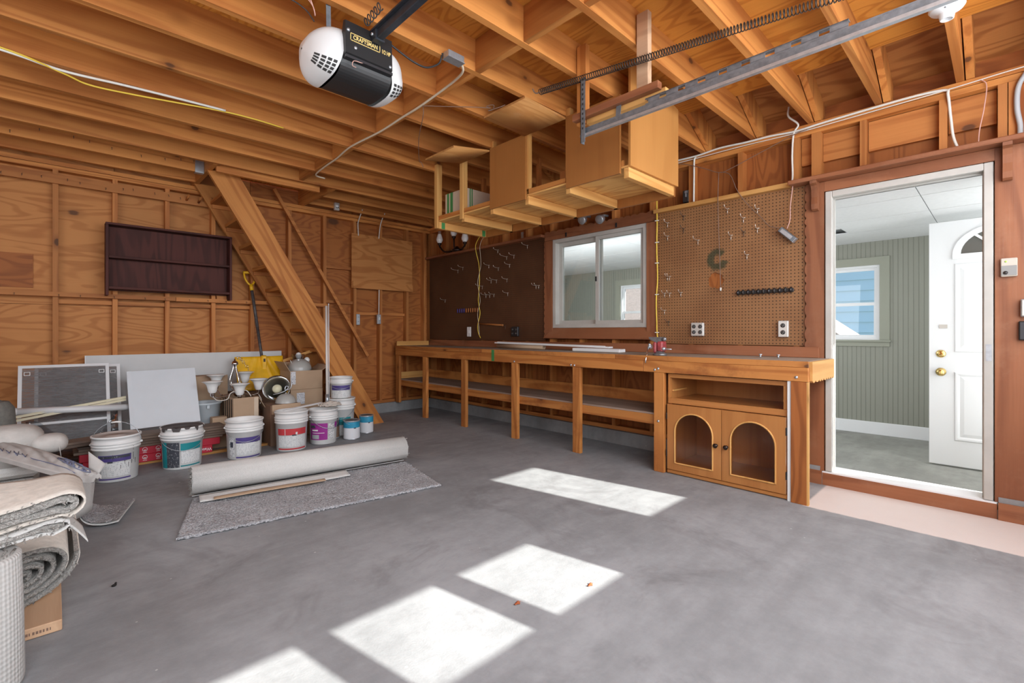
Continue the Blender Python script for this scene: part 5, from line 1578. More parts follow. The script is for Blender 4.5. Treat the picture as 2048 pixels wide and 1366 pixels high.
vi = thing('bench_vise', 'small worn red bench vise clamped at the front edge of the workbench', 'vise', (3.51, 1.95, 0.9145))
vx, vy, vz = 3.52, 1.945, 0.9150
g = G(); g.lathe([(0.0001, 0.0), (0.055, 0.0), (0.055, 0.012), (0.035, 0.022), (0.03, 0.035), (0.0001, 0.035)], (vx + 0.01, vy - 0.01, vz), 18); g.build('swivel_base', 'vise_steel', vi)
g = G(); g.bbox(vx - 0.02, vx + 0.055, vy - 0.045, vy + 0.005, vz + 0.030, vz + 0.115, 0.010); g.build('fixed_jaw', 'vise_red', vi)
g = G(); g.bbox(vx - 0.02, vx + 0.050, vy + 0.010, vy + 0.040, vz + 0.020, vz + 0.110, 0.010); g.build('sliding_jaw', 'vise_red', vi)
g = G(); g.prism([(vy + 0.005, vz + 0.100), (vy + 0.075, vz + 0.130), (vy + 0.08, vz + 0.148), (vy - 0.02, vz + 0.148), (vy - 0.03, vz + 0.116)], 'x', vx - 0.012, vx + 0.046); g.build('anvil', 'vise_steel', vi)
g = G(); g.ball((vx + 0.01, vy - 0.048, vz + 0.132), 0.018, 12, 8); g.build('bolt_knob', 'vise_steel', vi)
g = G(); g.tube([(vx - 0.03, vy + 0.045, vz + 0.07), (vx - 0.03, vy + 0.065, vz + 0.07)], 0.017, 10); g.ball((vx - 0.035, vy + 0.058, vz + 0.085), 0.012, 10, 6); g.build('screw_head', 'galv', vi)
g = G(); g.tube([(vx - 0.048, vy + 0.06, vz + 0.075), (vx - 0.088, vy + 0.062, vz - 0.035), (vx - 0.088, vy + 0.062, vz - 0.06)], 0.0055, 8); g.build('handle_bar', 'chrome', vi)
g = G(); g.tube([(vx - 0.01, vy - 0.046, vz + 0.055), (vx - 0.01, vy - 0.12, vz + 0.052)], 0.005, 8); g.lathe([(0.013, 0), (0.013, 0.018), (0.0001, 0.02)], seg=10, mat=Matrix.Translation((vx - 0.01, vy - 0.046, vz + 0.055)) @ Matrix.Rotation(PI / 2, 4, 'X')); g.build('clamp_lever', 'galv', vi)

# ================================================================== CABINET UNDER THE BENCH
cab = thing('arched_cabinet', 'honey-stained wooden cabinet with two arched glass doors under the workbench end', 'cabinet', (3.7, 1.41, 0.0))
cy0, cy1, cf, cb_ = 0.992, 1.832, 3.470, 3.93
bx('side_panel', 'oak_z', cab, cf + 0.019, cb_, cy0, cy0 + 0.018, 0.0, 0.776)
bx('side_panel', 'oak_z', cab, cf + 0.019, cb_, cy1 - 0.018, cy1, 0.0, 0.776)
bx('back_panel', 'oak_z', cab, cb_ - 0.008, cb_, cy0 + 0.019, cy1 - 0.019, 0.0, 0.776)
bx('bottom_panel', 'oak_y', cab, cf + 0.02, cb_ - 0.009, cy0 + 0.019, cy1 - 0.019, 0.050, 0.066)
bx('shelf_panel', 'oak_y', cab, cf + 0.02, cb_ - 0.009, cy0 + 0.019, cy1 - 0.019, 0.566, 0.582)
bx('top_panel', 'oak_y', cab, cf + 0.02, cb_ - 0.009, cy0 + 0.019, cy1 - 0.019, 0.76, 0.776)
bx('face_rail', 'oak_y', cab, cf, cf + 0.0185, cy0, cy1, 0.748, 0.778)
bx('face_rail', 'oak_y', cab, cf, cf + 0.0185, cy0, cy1, 0.548, 0.590)
bx('face_stile', 'oak_z', cab, cf, cf + 0.0185, cy0, cy0 + 0.022, 0.591, 0.747)
bx('face_stile', 'oak_z', cab, cf, cf + 0.0185, cy1 - 0.016, cy1, 0.591, 0.747)
bx('plinth', 'oak_y', cab, cf + 0.012, cf + 0.03, cy0, cy1, 0.0, 0.048)
bx('plinth_moulding', 'oak_y', cab, cf - 0.014, cf + 0.011, cy0 - 0.008, cy1 + 0.006, 0.004, 0.032, b=0.006)
for y in (cy0 + 0.0195, cy1 - 0.033):
    bx('drawer_runner', 'pale_x', cab, cf + 0.03, cf + 0.25, y, y + 0.0135, 0.640, 0.652)
def panel_hole(y0, y1, z0, z1, hole, x0, x1):
    """board in the y-z plane with a hole; hole points run round its centre"""
    c = (sum(p[0] for p in hole) / len(hole), sum(p[1] for p in hole) / len(hole))
    n = len(hole)
    rect = []
    for (y, z) in hole:
        dy, dz = y - c[0], z - c[1]
        t = min([(yy - c[0]) / dy for yy in (y0, y1) if abs(dy) > 1e-9 and (yy - c[0]) / dy > 0] + [(zz - c[1]) / dz for zz in (z0, z1) if abs(dz) > 1e-9 and (zz - c[1]) / dz > 0])
        rect.append([c[0] + dy * t, c[1] + dz * t])
    for cy, cz in ((y0, z0), (y0, z1), (y1, z0), (y1, z1)):
        k = min(range(n), key=lambda i: (rect[i][0] - cy) ** 2 + (rect[i][1] - cz) ** 2)
        rect[k] = [cy, cz]
    vs = []
    for xx in (x0, x1):
        vs += [(xx, y, z) for y, z in rect] + [(xx, y, z) for y, z in hole]
    fs = []
    for k in range(n):
        j = (k + 1) % n
        fs += [(k, j, n + j, n + k), (2 * n + j, 2 * n + k, 3 * n + k, 3 * n + j), (n + k, n + j, 3 * n + j, 3 * n + k), (j, k, 2 * n + k, 2 * n + j)]
    return G().add(vs, fs)
def arch_pts(yc, hw, zb, zs):
    pts = [(yc - hw, zb), (yc - hw * 0.5, zb), (yc, zb), (yc + hw * 0.5, zb), (yc + hw, zb), (yc + hw, zb + (zs - zb) * 0.5)]
    pts += [(yc + hw * math.cos(a), zs + hw * math.sin(a)) for a in [PI * k / 18 for k in range(19)]]
    pts += [(yc - hw, zb + (zs - zb) * 0.5)]
    return pts
for (y0, y1, kn, hg) in ((cy0 + 0.004, 1.409, 1.375, cy0), (1.413, cy1 - 0.002, 1.448, cy1)):
    yc = (y0 + y1) / 2
    hp = arch_pts(yc, 0.142, 0.098, 0.338)
    g = panel_hole(y0, y1, 0.038, 0.543, hp, cf - 0.02, cf - 0.001)
    d = g.build('door', 'oak_z', cab)
    g = G(); lp = [(cf - 0.021, y, z) for y, z in arch_pts(yc, 0.146, 0.094, 0.338)]; g.tube(lp + lp[:1], 0.006, 6, caps=False); g.build('arch_moulding', 'pale_z', d)
    g = G(); g.prism(arch_pts(yc, 0.1415, 0.0985, 0.338), 'x', cf - 0.012, cf - 0.009); g.build('pane', 'cabinet_pane', d)
    g = G(); g.lathe([(0.012, 0), (0.008, 0.006), (0.008, 0.012), (0.016, 0.018), (0.017, 0.024), (0.010, 0.030), (0.0001, 0.031)], seg=16, mat=Matrix.Translation((cf - 0.0205, kn, 0.283)) @ R90); g.build('knob', 'bronze', d)
    for z in (0.16, 0.45):
        yy = hg - 0.003 if hg < 1.2 else hg - 0.002
        bx('hinge', 'dark_metal', d, cf - 0.023, cf - 0.005, yy - 0.004 if hg < 1.2 else yy, yy + 0.006 if hg < 1.2 else yy + 0.007, z - 0.025, z + 0.025)
bx('sun_streak_strip', 'siding_white', wb, BF + 0.012, BF + 0.03, 0.9635, 0.984, 0.0, 0.784)  # added white strip standing in for a streak of sun in the gap
# ================================================================== FLOOR: BUCKETS AND CANS
def bucket(name, label, c, r, h, bands, lid=None, bail=None, inside='bucket_inside', facing=None, ribs=3, handle_dir=0.0):
    x, y = c[0], c[1]
    z0 = c[2] if len(c) > 2 else 0.0
    t = thing(name, label, 'bucket', (x, y, z0))
    rb = r * 0.90
    def R(z): return rb + (r - rb) * (z / h)
    prof = [(0.001, 0.002), (rb - 0.006, 0.001), (rb, 0.006)]
    zz = [0.70, 0.76, 0.82, 0.90][:ribs + 1]
    for f in zz[:ribs]:
        z = f * h
        prof += [(R(z), z), (R(z) + 0.008, z + 0.002), (R(z) + 0.008, z + 0.010), (R(z) + 0.001, z + 0.012)]
    prof += [(R(h) + 0.001, h * 0.955), (R(h) + 0.007, h * 0.96), (R(h) + 0.008, h), (R(h) - 0.002, h)]
    if lid is None:
        prof += [(R(h) - 0.003, h * 0.95), (R(h * 0.5) - 0.004, h * 0.55), (0.001, h * 0.55)]
    g = G(); g.lathe(prof, (x, y, z0), 36); g.build('body', 'white_plastic', t)
    if lid:
        g = G(); g.lathe([(R(h) - 0.002, h * 0.999), (R(h) - 0.006, h - 0.010), (r * 0.45, h - 0.012), (r * 0.43, h - 0.006), (0.001, h - 0.006)], (x, y, z0), 36); g.build('lid', lid, t)
    else:
        g = G(); g.lathe([(R(h * 0.56) - 0.006, h * 0.57), (0.001, h * 0.575)], (x, y, z0), 28); g.build('contents', inside, t)
    f0 = math.atan2(-y, -x) if facing is None else facing
    for (nm, mat, a0, a1, za, zb) in bands:
        g = G()
        # a0..a1 in degrees, seen from the front: negative = to the left of the bucket
        s0, s1 = f0 + math.radians(a0), f0 + math.radians(a1)
        o = 0.0012 if nm != 'print' else 0.0018
        if nm in ('stripe', 'logo'): o = 0.0024
        g.lathe([(R(za * h) + o, za * h), (R(zb * h) + o, zb * h)], (x, y, z0), max(3, int((a1 - a0) / 6)), s0, s1)
        g.build({'print': 'label_print', 'stripe': 'label_stripe', 'logo': 'label_logo'}.get(nm, 'label_band'), mat, t)
    if bail:
        kind, ang = bail
        a = f0 + math.radians(ang)
        rr = R(h * 0.8) + 0.010
        px, py = math.cos(a), math.sin(a)
        zh = z0 + h * 0.80
        pts = []
        for k in range(17):
            th = PI * k / 16
            along = math.cos(th) * rr
            out = math.sin(th)
            if kind == 'up':
                pts.append((x + px * along, y + py * along, zh + out * rr * 1.05))
            else:
                # hangs down the side of the bucket facing a-90 degrees
                qx, qy = math.cos(a - PI / 2), math.sin(a - PI / 2)
                rad = (R(h * 0.5) + 0.012)
                pts.append((x + px * rad * math.cos(th) + qx * rad * out, y + py * rad * math.cos(th) + qy * rad * out, zh - out * h * 0.34))
        g = G(); g.tube(pts, 0.0024, 6); b = g.build('bail', 'galv', t)
        for s in (0, -1):
            g = G(); p = Vector(pts[s]); g.ball(p, 0.010, 10, 6); g.build('bail_ear', 'white_plastic', b)
        if kind == 'up':
            g = G(); g.tube([pts[7], pts[8], pts[9]], 0.007, 8); g.build('grip', 'white_plastic', b)
    return t
FP = 'fine_print'
def lab(mat, a0, a1, top, mid, bot, base, stripe):
    return [('band', mat, a0, a1, mid, top), ('print', FP, a0 + 4, a1 - 3, bot, mid - 0.01), ('stripe', mat, a0, a1, base, base + stripe)]
bk = bucket('paint_bucket', 'white bucket with lid, raised wire handle and dark purple label band', (0.34, 4.655), 0.143, 0.335,
       [('band', 'purple_ink', -48, 38, 0.46, 0.60)] + [('print', FP, -40, 36, 0.13, 0.44), ('stripe', 'purple_ink', -48, 38, 0.065, 0.095), ('logo', 'white_on_dark', -42, 34, 0.53, 0.585), ('logo', 'dark_ink', -22, -9, 0.43, 0.465)], lid='paint_lid', bail=('up', 78))
g = G()
for k in range(12):
    a = math.atan2(-4.655, -0.34) + math.radians(random.uniform(-10, 75)); z = random.uniform(0.12, 0.27)
    rr = 0.9 * 0.143 + 0.0143 * z / 0.335 + 0.0016
    p = Vector((0.34 + rr * math.cos(a), 4.655 + rr * math.sin(a), z))
    d = Vector((0, 0, -random.uniform(0.006, 0.04)))
    w = Vector((-math.sin(a), math.cos(a), 0)) * 0.002
    g.add([p - w, p + w, p + w * 0.6 + d, p - w * 0.6 + d], [(0, 1, 2, 3)])
g.build('paint_drips', 'paint_spill', bk, kind='stuff')
bk = bucket('paint_bucket', 'dirty bucket with teal label and grey paint spilt over its lid', (0.762, 4.705), 0.146, 0.335,
       [('band', 'teal_ink', -72, -47, 0.05, 0.66), ('print', 'white_on_dark', -47, -8, 0.06, 0.66), ('band', 'teal_ink', -5, 60, 0.46, 0.63), ('print', FP, -3, 58, 0.15, 0.45), ('stripe', 'teal_ink', -5, 60, 0.075, 0.105), ('band', 'gray_ink', -80, 80, 0.735, 0.80)], lid='paint_spill', bail=('down', 95))
g = G(); f0 = math.atan2(-4.705, -0.762)
for k in range(9):
    a = f0 + math.radians(-72 + 17 * k + random.uniform(-7, 7)); zt = 0.335
    rr = 0.1545
    w = Vector((-math.sin(a), math.cos(a), 0)) * random.choice((0.003, 0.005, 0.012, 0.022))
    p = Vector((0.762 + rr * math.cos(a), 4.705 + rr * math.sin(a), zt + 0.0015)); q = p + Vector((0, 0, -random.uniform(0.01, 0.035)))
    i_ = p + Vector((-math.cos(a), -math.sin(a), 0)) * 0.02
    g.add([i_ - w, i_ + w, p + w, p - w, q + w * 0.5, q - w * 0.5], [(0, 1, 2, 3), (3, 2, 4, 5)])
g.build('paint_drips', 'paint_spill', bk, kind='stuff')
bucket('paint_bucket', 'open white bucket with violet label band and black hazard panel, its handle hanging', (1.22, 4.695), 0.145, 0.335,
       [('print', 'ink_on_white', -55, -33, 0.08, 0.58), ('logo', 'dark_ink', -50, -38, 0.32, 0.46), ('band', 'purple_ink', -28, 62, 0.43, 0.57), ('print', FP, -26, 60, 0.12, 0.42), ('stripe', 'purple_ink', -28, 62, 0.045, 0.08), ('logo', 'dark_ink', 36, 48, 0.425, 0.445)], bail=('down', 95))
bk = bucket('paint_bucket', 'open white bucket with red label band and grey lettering smears', (1.62, 4.69), 0.142, 0.365,
       [('band', 'red_ink', -55, 62, 0.42, 0.58), ('print', FP, -52, 58, 0.12, 0.40), ('stripe', 'red_ink', -55, 62, 0.05, 0.085), ('logo', 'label_paper', -24, -22, 0.42, 0.58), ('logo', 'dark_ink', 2, 18, 0.40, 0.43), ('logo', 'white_paint', 15, 22, 0.43, 0.49)], bail=None)
bucket('paint_bucket', 'open white bucket with magenta label holding the cotton mop head', (1.945, 4.745), 0.135, 0.340,
       [('band', 'magenta_ink', -62, 18, 0.14, 0.62), ('print', 'ink_on_white', 22, 52, 0.14, 0.60), ('band', 'magenta_ink', 54, 75, 0.45, 0.62), ('logo', 'white_on_dark', -58, -34, 0.48, 0.56), ('logo', 'white_ink', -50, -22, 0.40, 0.44), ('logo', 'gray_ink', -52, -18, 0.17, 0.29), ('logo', 'white_ink', -50, 5, 0.335, 0.35)], bail=('down', 120))
bucket('paint_bucket', 'larger teal-banded white bucket under the small one beside the stair foot', (2.25, 5.00), 0.135, 0.395,
       [('band', 'teal_ink', -60, 45, 0.30, 0.50), ('print', FP, -58, 43, 0.05, 0.28)], lid='white_plastic', bail=('down', 80))
bucket('paint_bucket', 'small white bucket with purple band stacked on the teal-banded bucket', (2.235, 4.985, 0.3975), 0.115, 0.225,
       [('band', 'purple_ink', -55, 55, 0.40, 0.62), ('print', FP, -52, 52, 0.06, 0.38)], bail=('down', 90), ribs=2)
def can(name, label, c, r, h, wrap, band, lidmat='paint_spill', bail=False):
    x, y = c
    t = thing(name, label, 'paint can', (x, y, 0))
    g = G(); g.lathe([(0.001, 0.001), (r - 0.003, 0.001), (r, 0.004), (r, 0.008), (r - 0.002, 0.010), (r - 0.002, h - 0.012), (r + 0.002, h - 0.006), (r, h), (r - 0.008, h), (r - 0.011, h - 0.008), (0.001, h - 0.008)], (x, y, 0), 26); g.build('tin_body', 'tin', t)
    f0 = math.atan2(-y, -x)
    g = G(); g.lathe([(r - 0.001, 0.013), (r - 0.001, h * 0.62)], (x, y, 0), 30); g.build('label_print', wrap, t)
    g = G(); g.lathe([(r - 0.0008, h * 0.62), (r - 0.0008, h - 0.014)], (x, y, 0), 30); g.build('label_band', band, t)
    g = G(); g.lathe([(r - 0.0005, h * 0.585), (r - 0.0005, h * 0.64)], (x, y, 0), 5, f0 + 0.25, f0 + 0.55); g.build('label_logo', 'dark_ink', t)
    g = G(); g.lathe([(r - 0.009, h - 0.004), (r * 0.8, h - 0.003), (r * 0.78, h - 0.006), (0.001, h - 0.006)], (x, y, 0), 24); g.build('lid', lidmat, t)
    if bail:
        pts = []
        for k in range(13):
            th = PI * k / 12
            pts.append((x + (r + 0.004) * math.cos(th + 0.9), y + (r + 0.004) * math.sin(th + 0.9) * 0.98, h * 0.82 + 0.04 * math.sin(th)))
        g = G(); g.tube(pts, 0.002, 5); g.build('bail', 'galv', t)
    return t
can('paint_can', 'smaller blue-banded paint can with dripped lid in front, right of the magenta bucket', (2.225, 4.705), 0.083, 0.195, 'label_paper', 'blue_ink', bail=True)
can('paint_can', 'blue and white paint can nearest the foot of the stair', (2.475, 4.875), 0.075, 0.195, 'label_paper', 'blue_ink')
can('paint_can', 'dark brown tin standing between the magenta bucket and the blue cans', (2.10, 4.87), 0.062, 0.20, 'cardboard_dark', 'dark_ink')

# mop in the magenta bucket
mp_ = thing('cotton_mop', 'cotton string mop with pale pole standing in the magenta bucket', 'mop', (2.0, 4.78, 0.35))
g = G()
for k in range(46):
    a = random.uniform(0, 2 * PI); rr = random.uniform(0.02, 0.105)
    cx_, cy_ = 2.0 + 0.025, 4.765
    pts = []
    for j in range(6):
        aa = a + j * 0.55 + random.uniform(-0.2, 0.2); q = rr * (0.6 + 0.1 * j) + random.uniform(-0.012, 0.012)
        pts.append((cx_ + 1.05 * q * math.cos(aa), cy_ + 0.8 * q * math.sin(aa), 0.362 + random.uniform(0.0, 0.045) * (1 - q / 0.16)))
    g.tube(smooth_path(pts, 3), 0.0075, 6)
g.build('mop_strings', 'mop_cotton', mp_, kind='stuff')
g = G(); g.tube([(2.002, 4.785, 0.40), (2.075, 4.985, 1.38)], 0.0125, 10); g.build('pole', 'pole_white', mp_)
g = G(); g.tube([(2.0, 4.78, 0.37), (2.006, 4.795, 0.47)], 0.018, 10); g.build('clamp', 'galv', mp_)
t = thing('thin_white_rod', 'thin white rod standing close beside the mop pole', 'rod', (2.03, 4.80, 0.40))
g = G(); g.tube([(2.028, 4.80, 0.392), (2.10, 4.985, 1.40)], 0.005, 8); g.build('rod', 'white_paint', t)
g = G(); g.ball((2.10, 4.985, 1.402), 0.007, 8, 6); g.build('cap', 'white_paint', t)

# ================================================================== CARTONS, LAMPS AND BOARDS ALONG THE BACK WALL
def carton(name, label, x0, x1, y0, y1, z0, z1, mat='cardboard', flaps=(), open_top=False, rot=0.0):
    c = ((x0 + x1) / 2, (y0 + y1) / 2, z0)
    t = thing(name, label, 'box', c)
    if open_top:
        g = G(); w = 0.006
        g.box(x0, x1, y0, y0 + w, z0, z1); g.box(x0, x1, y1 - w, y1, z0, z1)
        g.box(x0, x0 + w, y0 + w, y1 - w, z0, z1); g.box(x1 - w, x1, y0 + w, y1 - w, z0, z1)
        g.box(x0 + w, x1 - w, y0 + w, y1 - w, z0, z0 + w)
    else:
        g = G(); g.bbox(x0, x1, y0, y1, z0, z1, 0.003)
    g.build('box_body', mat, t)
    for (p, q, d) in flaps:
        p, q, d = Vector(p), Vector(q), Vector(d)
        n = (q - p).cross(d).normalized() * 0.004
        g = G(); vs = [p, q, q + d, p + d]
        g.add(vs + [v + n for v in vs], [(0, 1, 2, 3), (7, 6, 5, 4), (0, 4, 5, 1), (1, 5, 6, 2), (2, 6, 7, 3), (3, 7, 4, 0)]); g.build('flap', mat, t)
    if rot:
        t.rotation_euler = (0, 0, rot)
    return t
b1 = carton('cardboard_box', 'lower brown carton with white printed label in the stack beside the stair', 1.80, 2.14, 5.235, 5.52, 0.0, 0.492)
bx('label', 'box_print', b1, 1.862, 1.945, 5.232, 5.2345, 0.335, 0.455)
bx('label', 'label_paper', b1, 1.7985, 1.7998, 5.236, 5.29, 0.335, 0.455)
bx('tape', 'pale_x', b1, 1.799, 1.7997, 5.36, 5.40, 0.02, 0.47)
b2 = carton('cardboard_box', 'upper brown carton stuffed with glass shades and bulbs, flaps open', 1.79, 2.13, 5.22, 5.53, 0.4935, 0.69,
            flaps=[((2.13, 5.22, 0.69), (2.13, 5.53, 0.69), (0.065, -0.02, 0.055)), ((1.79, 5.53, 0.69), (1.79, 5.22, 0.69), (-0.05, 0.03, 0.10)), ((2.13, 5.53, 0.69), (1.79, 5.53, 0.69), (0.0, 0.05, 0.08))], open_top=True)
bx('label', 'box_print', b2, 1.795, 1.845, 5.2165, 5.2195, 0.55, 0.685)
bx('slot', 'near_black', b2, 2.1302, 2.1308, 5.30, 5.36, 0.56, 0.66)
t = thing('glass_shade', 'big grey frosted glass shade tilted on top of the upper carton', 'lamp shade', (1.93, 5.36, 0.70))
Mx = Matrix.Translation((1.93, 5.355, 0.722)) @ Matrix.Rotation(0.35, 4, 'X') @ Matrix.Rotation(-0.2, 4, 'Y')
g = G(); g.lathe([(0.118, -0.03), (0.126, -0.028), (0.122, 0.0), (0.105, 0.04), (0.075, 0.068), (0.035, 0.082), (0.012, 0.084), (0.012, 0.079), (0.033, 0.077), (0.072, 0.062), (0.100, 0.036), (0.117, -0.002)], seg=28, mat=Mx); g.build('bowl', 'glass_gray', t)
g = G(); g.lathe([(0.012, 0.078), (0.010, 0.095), (0.0001, 0.096)], seg=10, mat=Mx); g.build('finial', 'white_plastic', t)
for i, (x, y, z, r, lab_) in enumerate(((1.955, 5.44, 0.845, 0.035, 'white round light bulb topmost on the upper carton'), (2.03, 5.40, 0.795, 0.032, 'white round light bulb to the stair side on the upper carton'))):
    t = thing('light_bulb', lab_, 'bulb', (x, y, z))
    g = G(); g.lathe([(0.0001, r), (r * 0.6, r * 0.8), (r, 0), (r * 0.8, -r * 0.6), (r * 0.42, -r * 1.15)], (x, y, z), 16); g.build('globe', 'glass_milk', t)
    g = G(); g.lathe([(r * 0.42, -r * 1.15), (r * 0.40, -r * 1.8), (0.0001, -r * 1.9)], (x, y, z), 10); g.build('cap', 'galv', t)
t = thing('clear_glass_shade', 'small clear glass lamp shade holding the topmost bulb on the carton', 'lamp shade', (1.95, 5.43, 0.79))
g = G(); g.lathe([(0.03, -0.045), (0.05, -0.02), (0.062, 0.02), (0.066, 0.045)], (1.95, 5.44, 0.815), 18); g.build('cup', 'poly_film', t)
g = G(); g.lathe([(0.031, -0.044), (0.0005, -0.046)], (1.95, 5.44, 0.815), 14); g.build('cup_base', 'bronze', t)
cable('loose_lamp_wire', 'stiff white wire end poking up from the upper carton', 'wire', [(1.88, 5.36, 0.72), (1.85, 5.34, 0.76), (1.83, 5.33, 0.80)], 0.004, 'cable_white')
t = thing('loose_stick', 'pale wooden stick leaning out behind the upper carton', 'stick', (2.05, 5.6, 0.7))
g = G(); g.bar(onY(566, 722, 5.62), onY(656, 690, 5.56), 0.03, 0.012, up=(0, 1, 0)); g.build('stick', 'pale_x', t)
g = G(); g.bar(onY(575, 731, 5.64), onY(600, 722, 5.62), 0.03, 0.012, up=(0, 1, 0)); g.build('broken_end', 'pale_x', t)

# dark carton behind the red bucket with the reflector lamp on it
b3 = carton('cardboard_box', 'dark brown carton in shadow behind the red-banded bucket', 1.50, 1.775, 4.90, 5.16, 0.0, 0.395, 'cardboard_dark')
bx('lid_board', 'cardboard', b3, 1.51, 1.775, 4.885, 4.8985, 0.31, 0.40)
t = thing('white_strip', 'thin white strip lying over the rims of the red and magenta buckets', 'strip', (1.78, 4.75, 0.37))
g = G(); g.bar((1.525, 4.62, 0.379), (1.99, 4.86, 0.379), 0.022, 0.008); g.build('strip', 'white_paint', t)
g = G(); g.bar((1.53, 4.636, 0.379), (1.985, 4.873, 0.379), 0.004, 0.014); g.build('lip', 'white_paint', t)
rf = thing('reflector_lamp', 'aluminium bowl clamp lamp with cream bulb leaning on the dark carton', 'lamp', (1.62, 5.08, 0.40))
axis = Vector((-0.42, -0.82, 0.38)).normalized()
Mx = Matrix.Translation((1.63, 5.13, 0.53)) @ axis.to_track_quat('Z', 'Y').to_matrix().to_4x4()
g = G(); g.lathe([(0.128, 0.03), (0.132, 0.028), (0.120, 0.015), (0.105, -0.01), (0.08, -0.04), (0.05, -0.058), (0.03, -0.062), (0.03, -0.058), (0.05, -0.054), (0.078, -0.036), (0.102, -0.008), (0.117, 0.018), (0.128, 0.03)], seg=32, mat=Mx); g.build('reflector', 'chrome', rf)
g = G(); g.lathe([(0.02, -0.055), (0.042, -0.03), (0.046, -0.005), (0.035, 0.02), (0.0001, 0.03)], seg=18, mat=Mx); g.build('bulb', 'bulb_cream', rf)
g = G(); g.tube(smooth_path([(1.55, 4.99, 0.49), (1.61, 4.955, 0.505), (1.66, 4.945, 0.53), (1.68, 4.95, 0.56), (1.655, 4.95, 0.565), (1.65, 4.945, 0.53), (1.70, 4.95, 0.545), (1.72, 4.96, 0.60)], 6), 0.005, 7); g.build('clamp_wire', 'galv', rf)
t = thing('frosted_dome', 'grey frosted glass dome upside down on the dark carton before the reflector lamp', 'lamp shade', (1.665, 4.97, 0.40))
g = G(); g.lathe([(0.098, 0.0), (0.092, 0.03), (0.075, 0.06), (0.045, 0.082), (0.012, 0.09), (0.0001, 0.09)], (1.668, 4.985, 0.402), 28); g.build('dome', 'glass_gray', t)
g = G(); g.lathe([(0.008, 0.089), (0.007, 0.10), (0.0001, 0.101)], (1.668, 4.985, 0.402), 10); g.build('finial', 'galv', t)

# chandelier lying on its carton
b4 = carton('cardboard_box', 'open brown carton with dark torn side under the chandelier', 1.22, 1.44, 5.06, 5.50, 0.0, 0.475, open_top=True,
            flaps=[((1.44, 5.06, 0.475), (1.44, 5.46, 0.475), (0.09, 0.0, -0.16))])
for k in range(5):
    y = 5.09 + 0.075 * k
    g = G(); g.add([(1.2195, y, 0.03), (1.2195, y + 0.035, 0.03), (1.2195, y + 0.05, 0.46), (1.2195, y + 0.02, 0.46)], [(3, 2, 1, 0)]); g.build('dark_stripe', 'near_black', b4)
bx('corner_tape', 'carton', b4, 1.40, 1.436, 5.0585, 5.0597, 0.02, 0.47)
b4b = carton('cardboard_box', 'small brown carton on the floor at the left of the chandelier carton', 1.08, 1.205, 5.205, 5.30, 0.0, 0.29)
cd = thing('chandelier', 'brushed metal chandelier with five white bell shades resting in the open carton', 'chandelier', (1.31, 5.30, 0.48))
hub = Vector((1.31, 5.31, 0.52))
g = G(); g.lathe([(0.0001, -0.06), (0.02, -0.05), (0.035, -0.02), (0.03, 0.0), (0.018, 0.02), (0.02, 0.04), (0.0001, 0.045)], hub, 16); g.build('hub', 'chrome', cd)
for (x, y, z) in ((1.075, 5.18, 0.525), (1.175, 5.50, 0.56), (1.285, 5.10, 0.495), (1.435, 5.50, 0.575), (1.485, 5.22, 0.52)):
    p = Vector((x, y, z))
    d = (p - hub); d.z = 0
    g = G(); g.tube(smooth_path([hub, hub + d * 0.35 + Vector((0, 0, -0.035)), hub + d * 0.75 + Vector((0, 0, -0.045)), p + Vector((0, 0, -0.03))], 6), 0.006, 7); arm = g.build('arm', 'chrome', cd)
    g = G(); g.lathe([(0.0005, -0.03), (0.016, -0.028), (0.02, -0.01), (0.018, 0.004), (0.024, 0.012)], p, 14); g.build('socket_cup', 'chrome', arm)
    g = G(); g.lathe([(0.026, 0.005), (0.036, 0.02), (0.042, 0.055), (0.052, 0.085), (0.078, 0.108), (0.088, 0.112), (0.084, 0.115), (0.072, 0.108), (0.048, 0.083), (0.038, 0.055), (0.032, 0.02)], p, 24); g.build('bell_shade', 'glass_milk', arm)
top = Vector((1.302, 5.34, 0.79))
g = G()
for k in range(4):
    a = 0.4 + PI / 2 * k
    q = Vector((math.cos(a), math.sin(a), 0))
    g.tube(smooth_path([top + q * 0.012, top + q * 0.02 + Vector((0, 0, -0.05)), top + q * 0.052 + Vector((0, 0, -0.15)), top + q * 0.05 + Vector((0, 0, -0.21)), top + q * 0.02 + Vector((0, 0, -0.265))], 5), 0.005, 6)
g.build('cage_rods', 'chrome', cd, kind='stuff')
g = G(); g.lathe([(0.0005, 0.05), (0.008, 0.045), (0.008, 0.03), (0.02, 0.022), (0.032, 0.0), (0.030, -0.012), (0.018, -0.018), (0.02, -0.03), (0.0005, -0.035)], top, 18); g.build('cap', 'chrome', cd)
g = G()
for k in range(9):
    c = top + Vector((0.02 + 0.012 * k, -0.02 * math.sin(k), 0.055 - 0.004 * k * k * 0.45))
    pts = [(c.x + 0.011 * math.cos(a) * (1 if k % 2 else 0.3), c.y + 0.011 * math.cos(a) * (0.3 if k % 2 else 1), c.z + 0.014 * math.sin(a)) for a in [2 * PI * i / 10 for i in range(11)]]
    g.tube(pts, 0.0022, 5, caps=False)
g.build('chain', 'chrome', cd, kind='stuff')
for pts in ([(1.08, 5.17, 0.49), (1.11, 5.12, 0.46), (1.18, 5.10, 0.47), (1.21, 5.12, 0.52), (1.26, 5.13, 0.54)], [(1.30, 5.12, 0.53), (1.34, 5.10, 0.54), (1.37, 5.09, 0.50), (1.38, 5.09, 0.48)], [(1.48, 5.2, 0.48), (1.49, 5.15, 0.43), (1.465, 5.10, 0.40)]):
    g = G(); g.tube(smooth_path(pts, 5), 0.004, 6); g.build('lamp_wire', 'cable_white', cd)

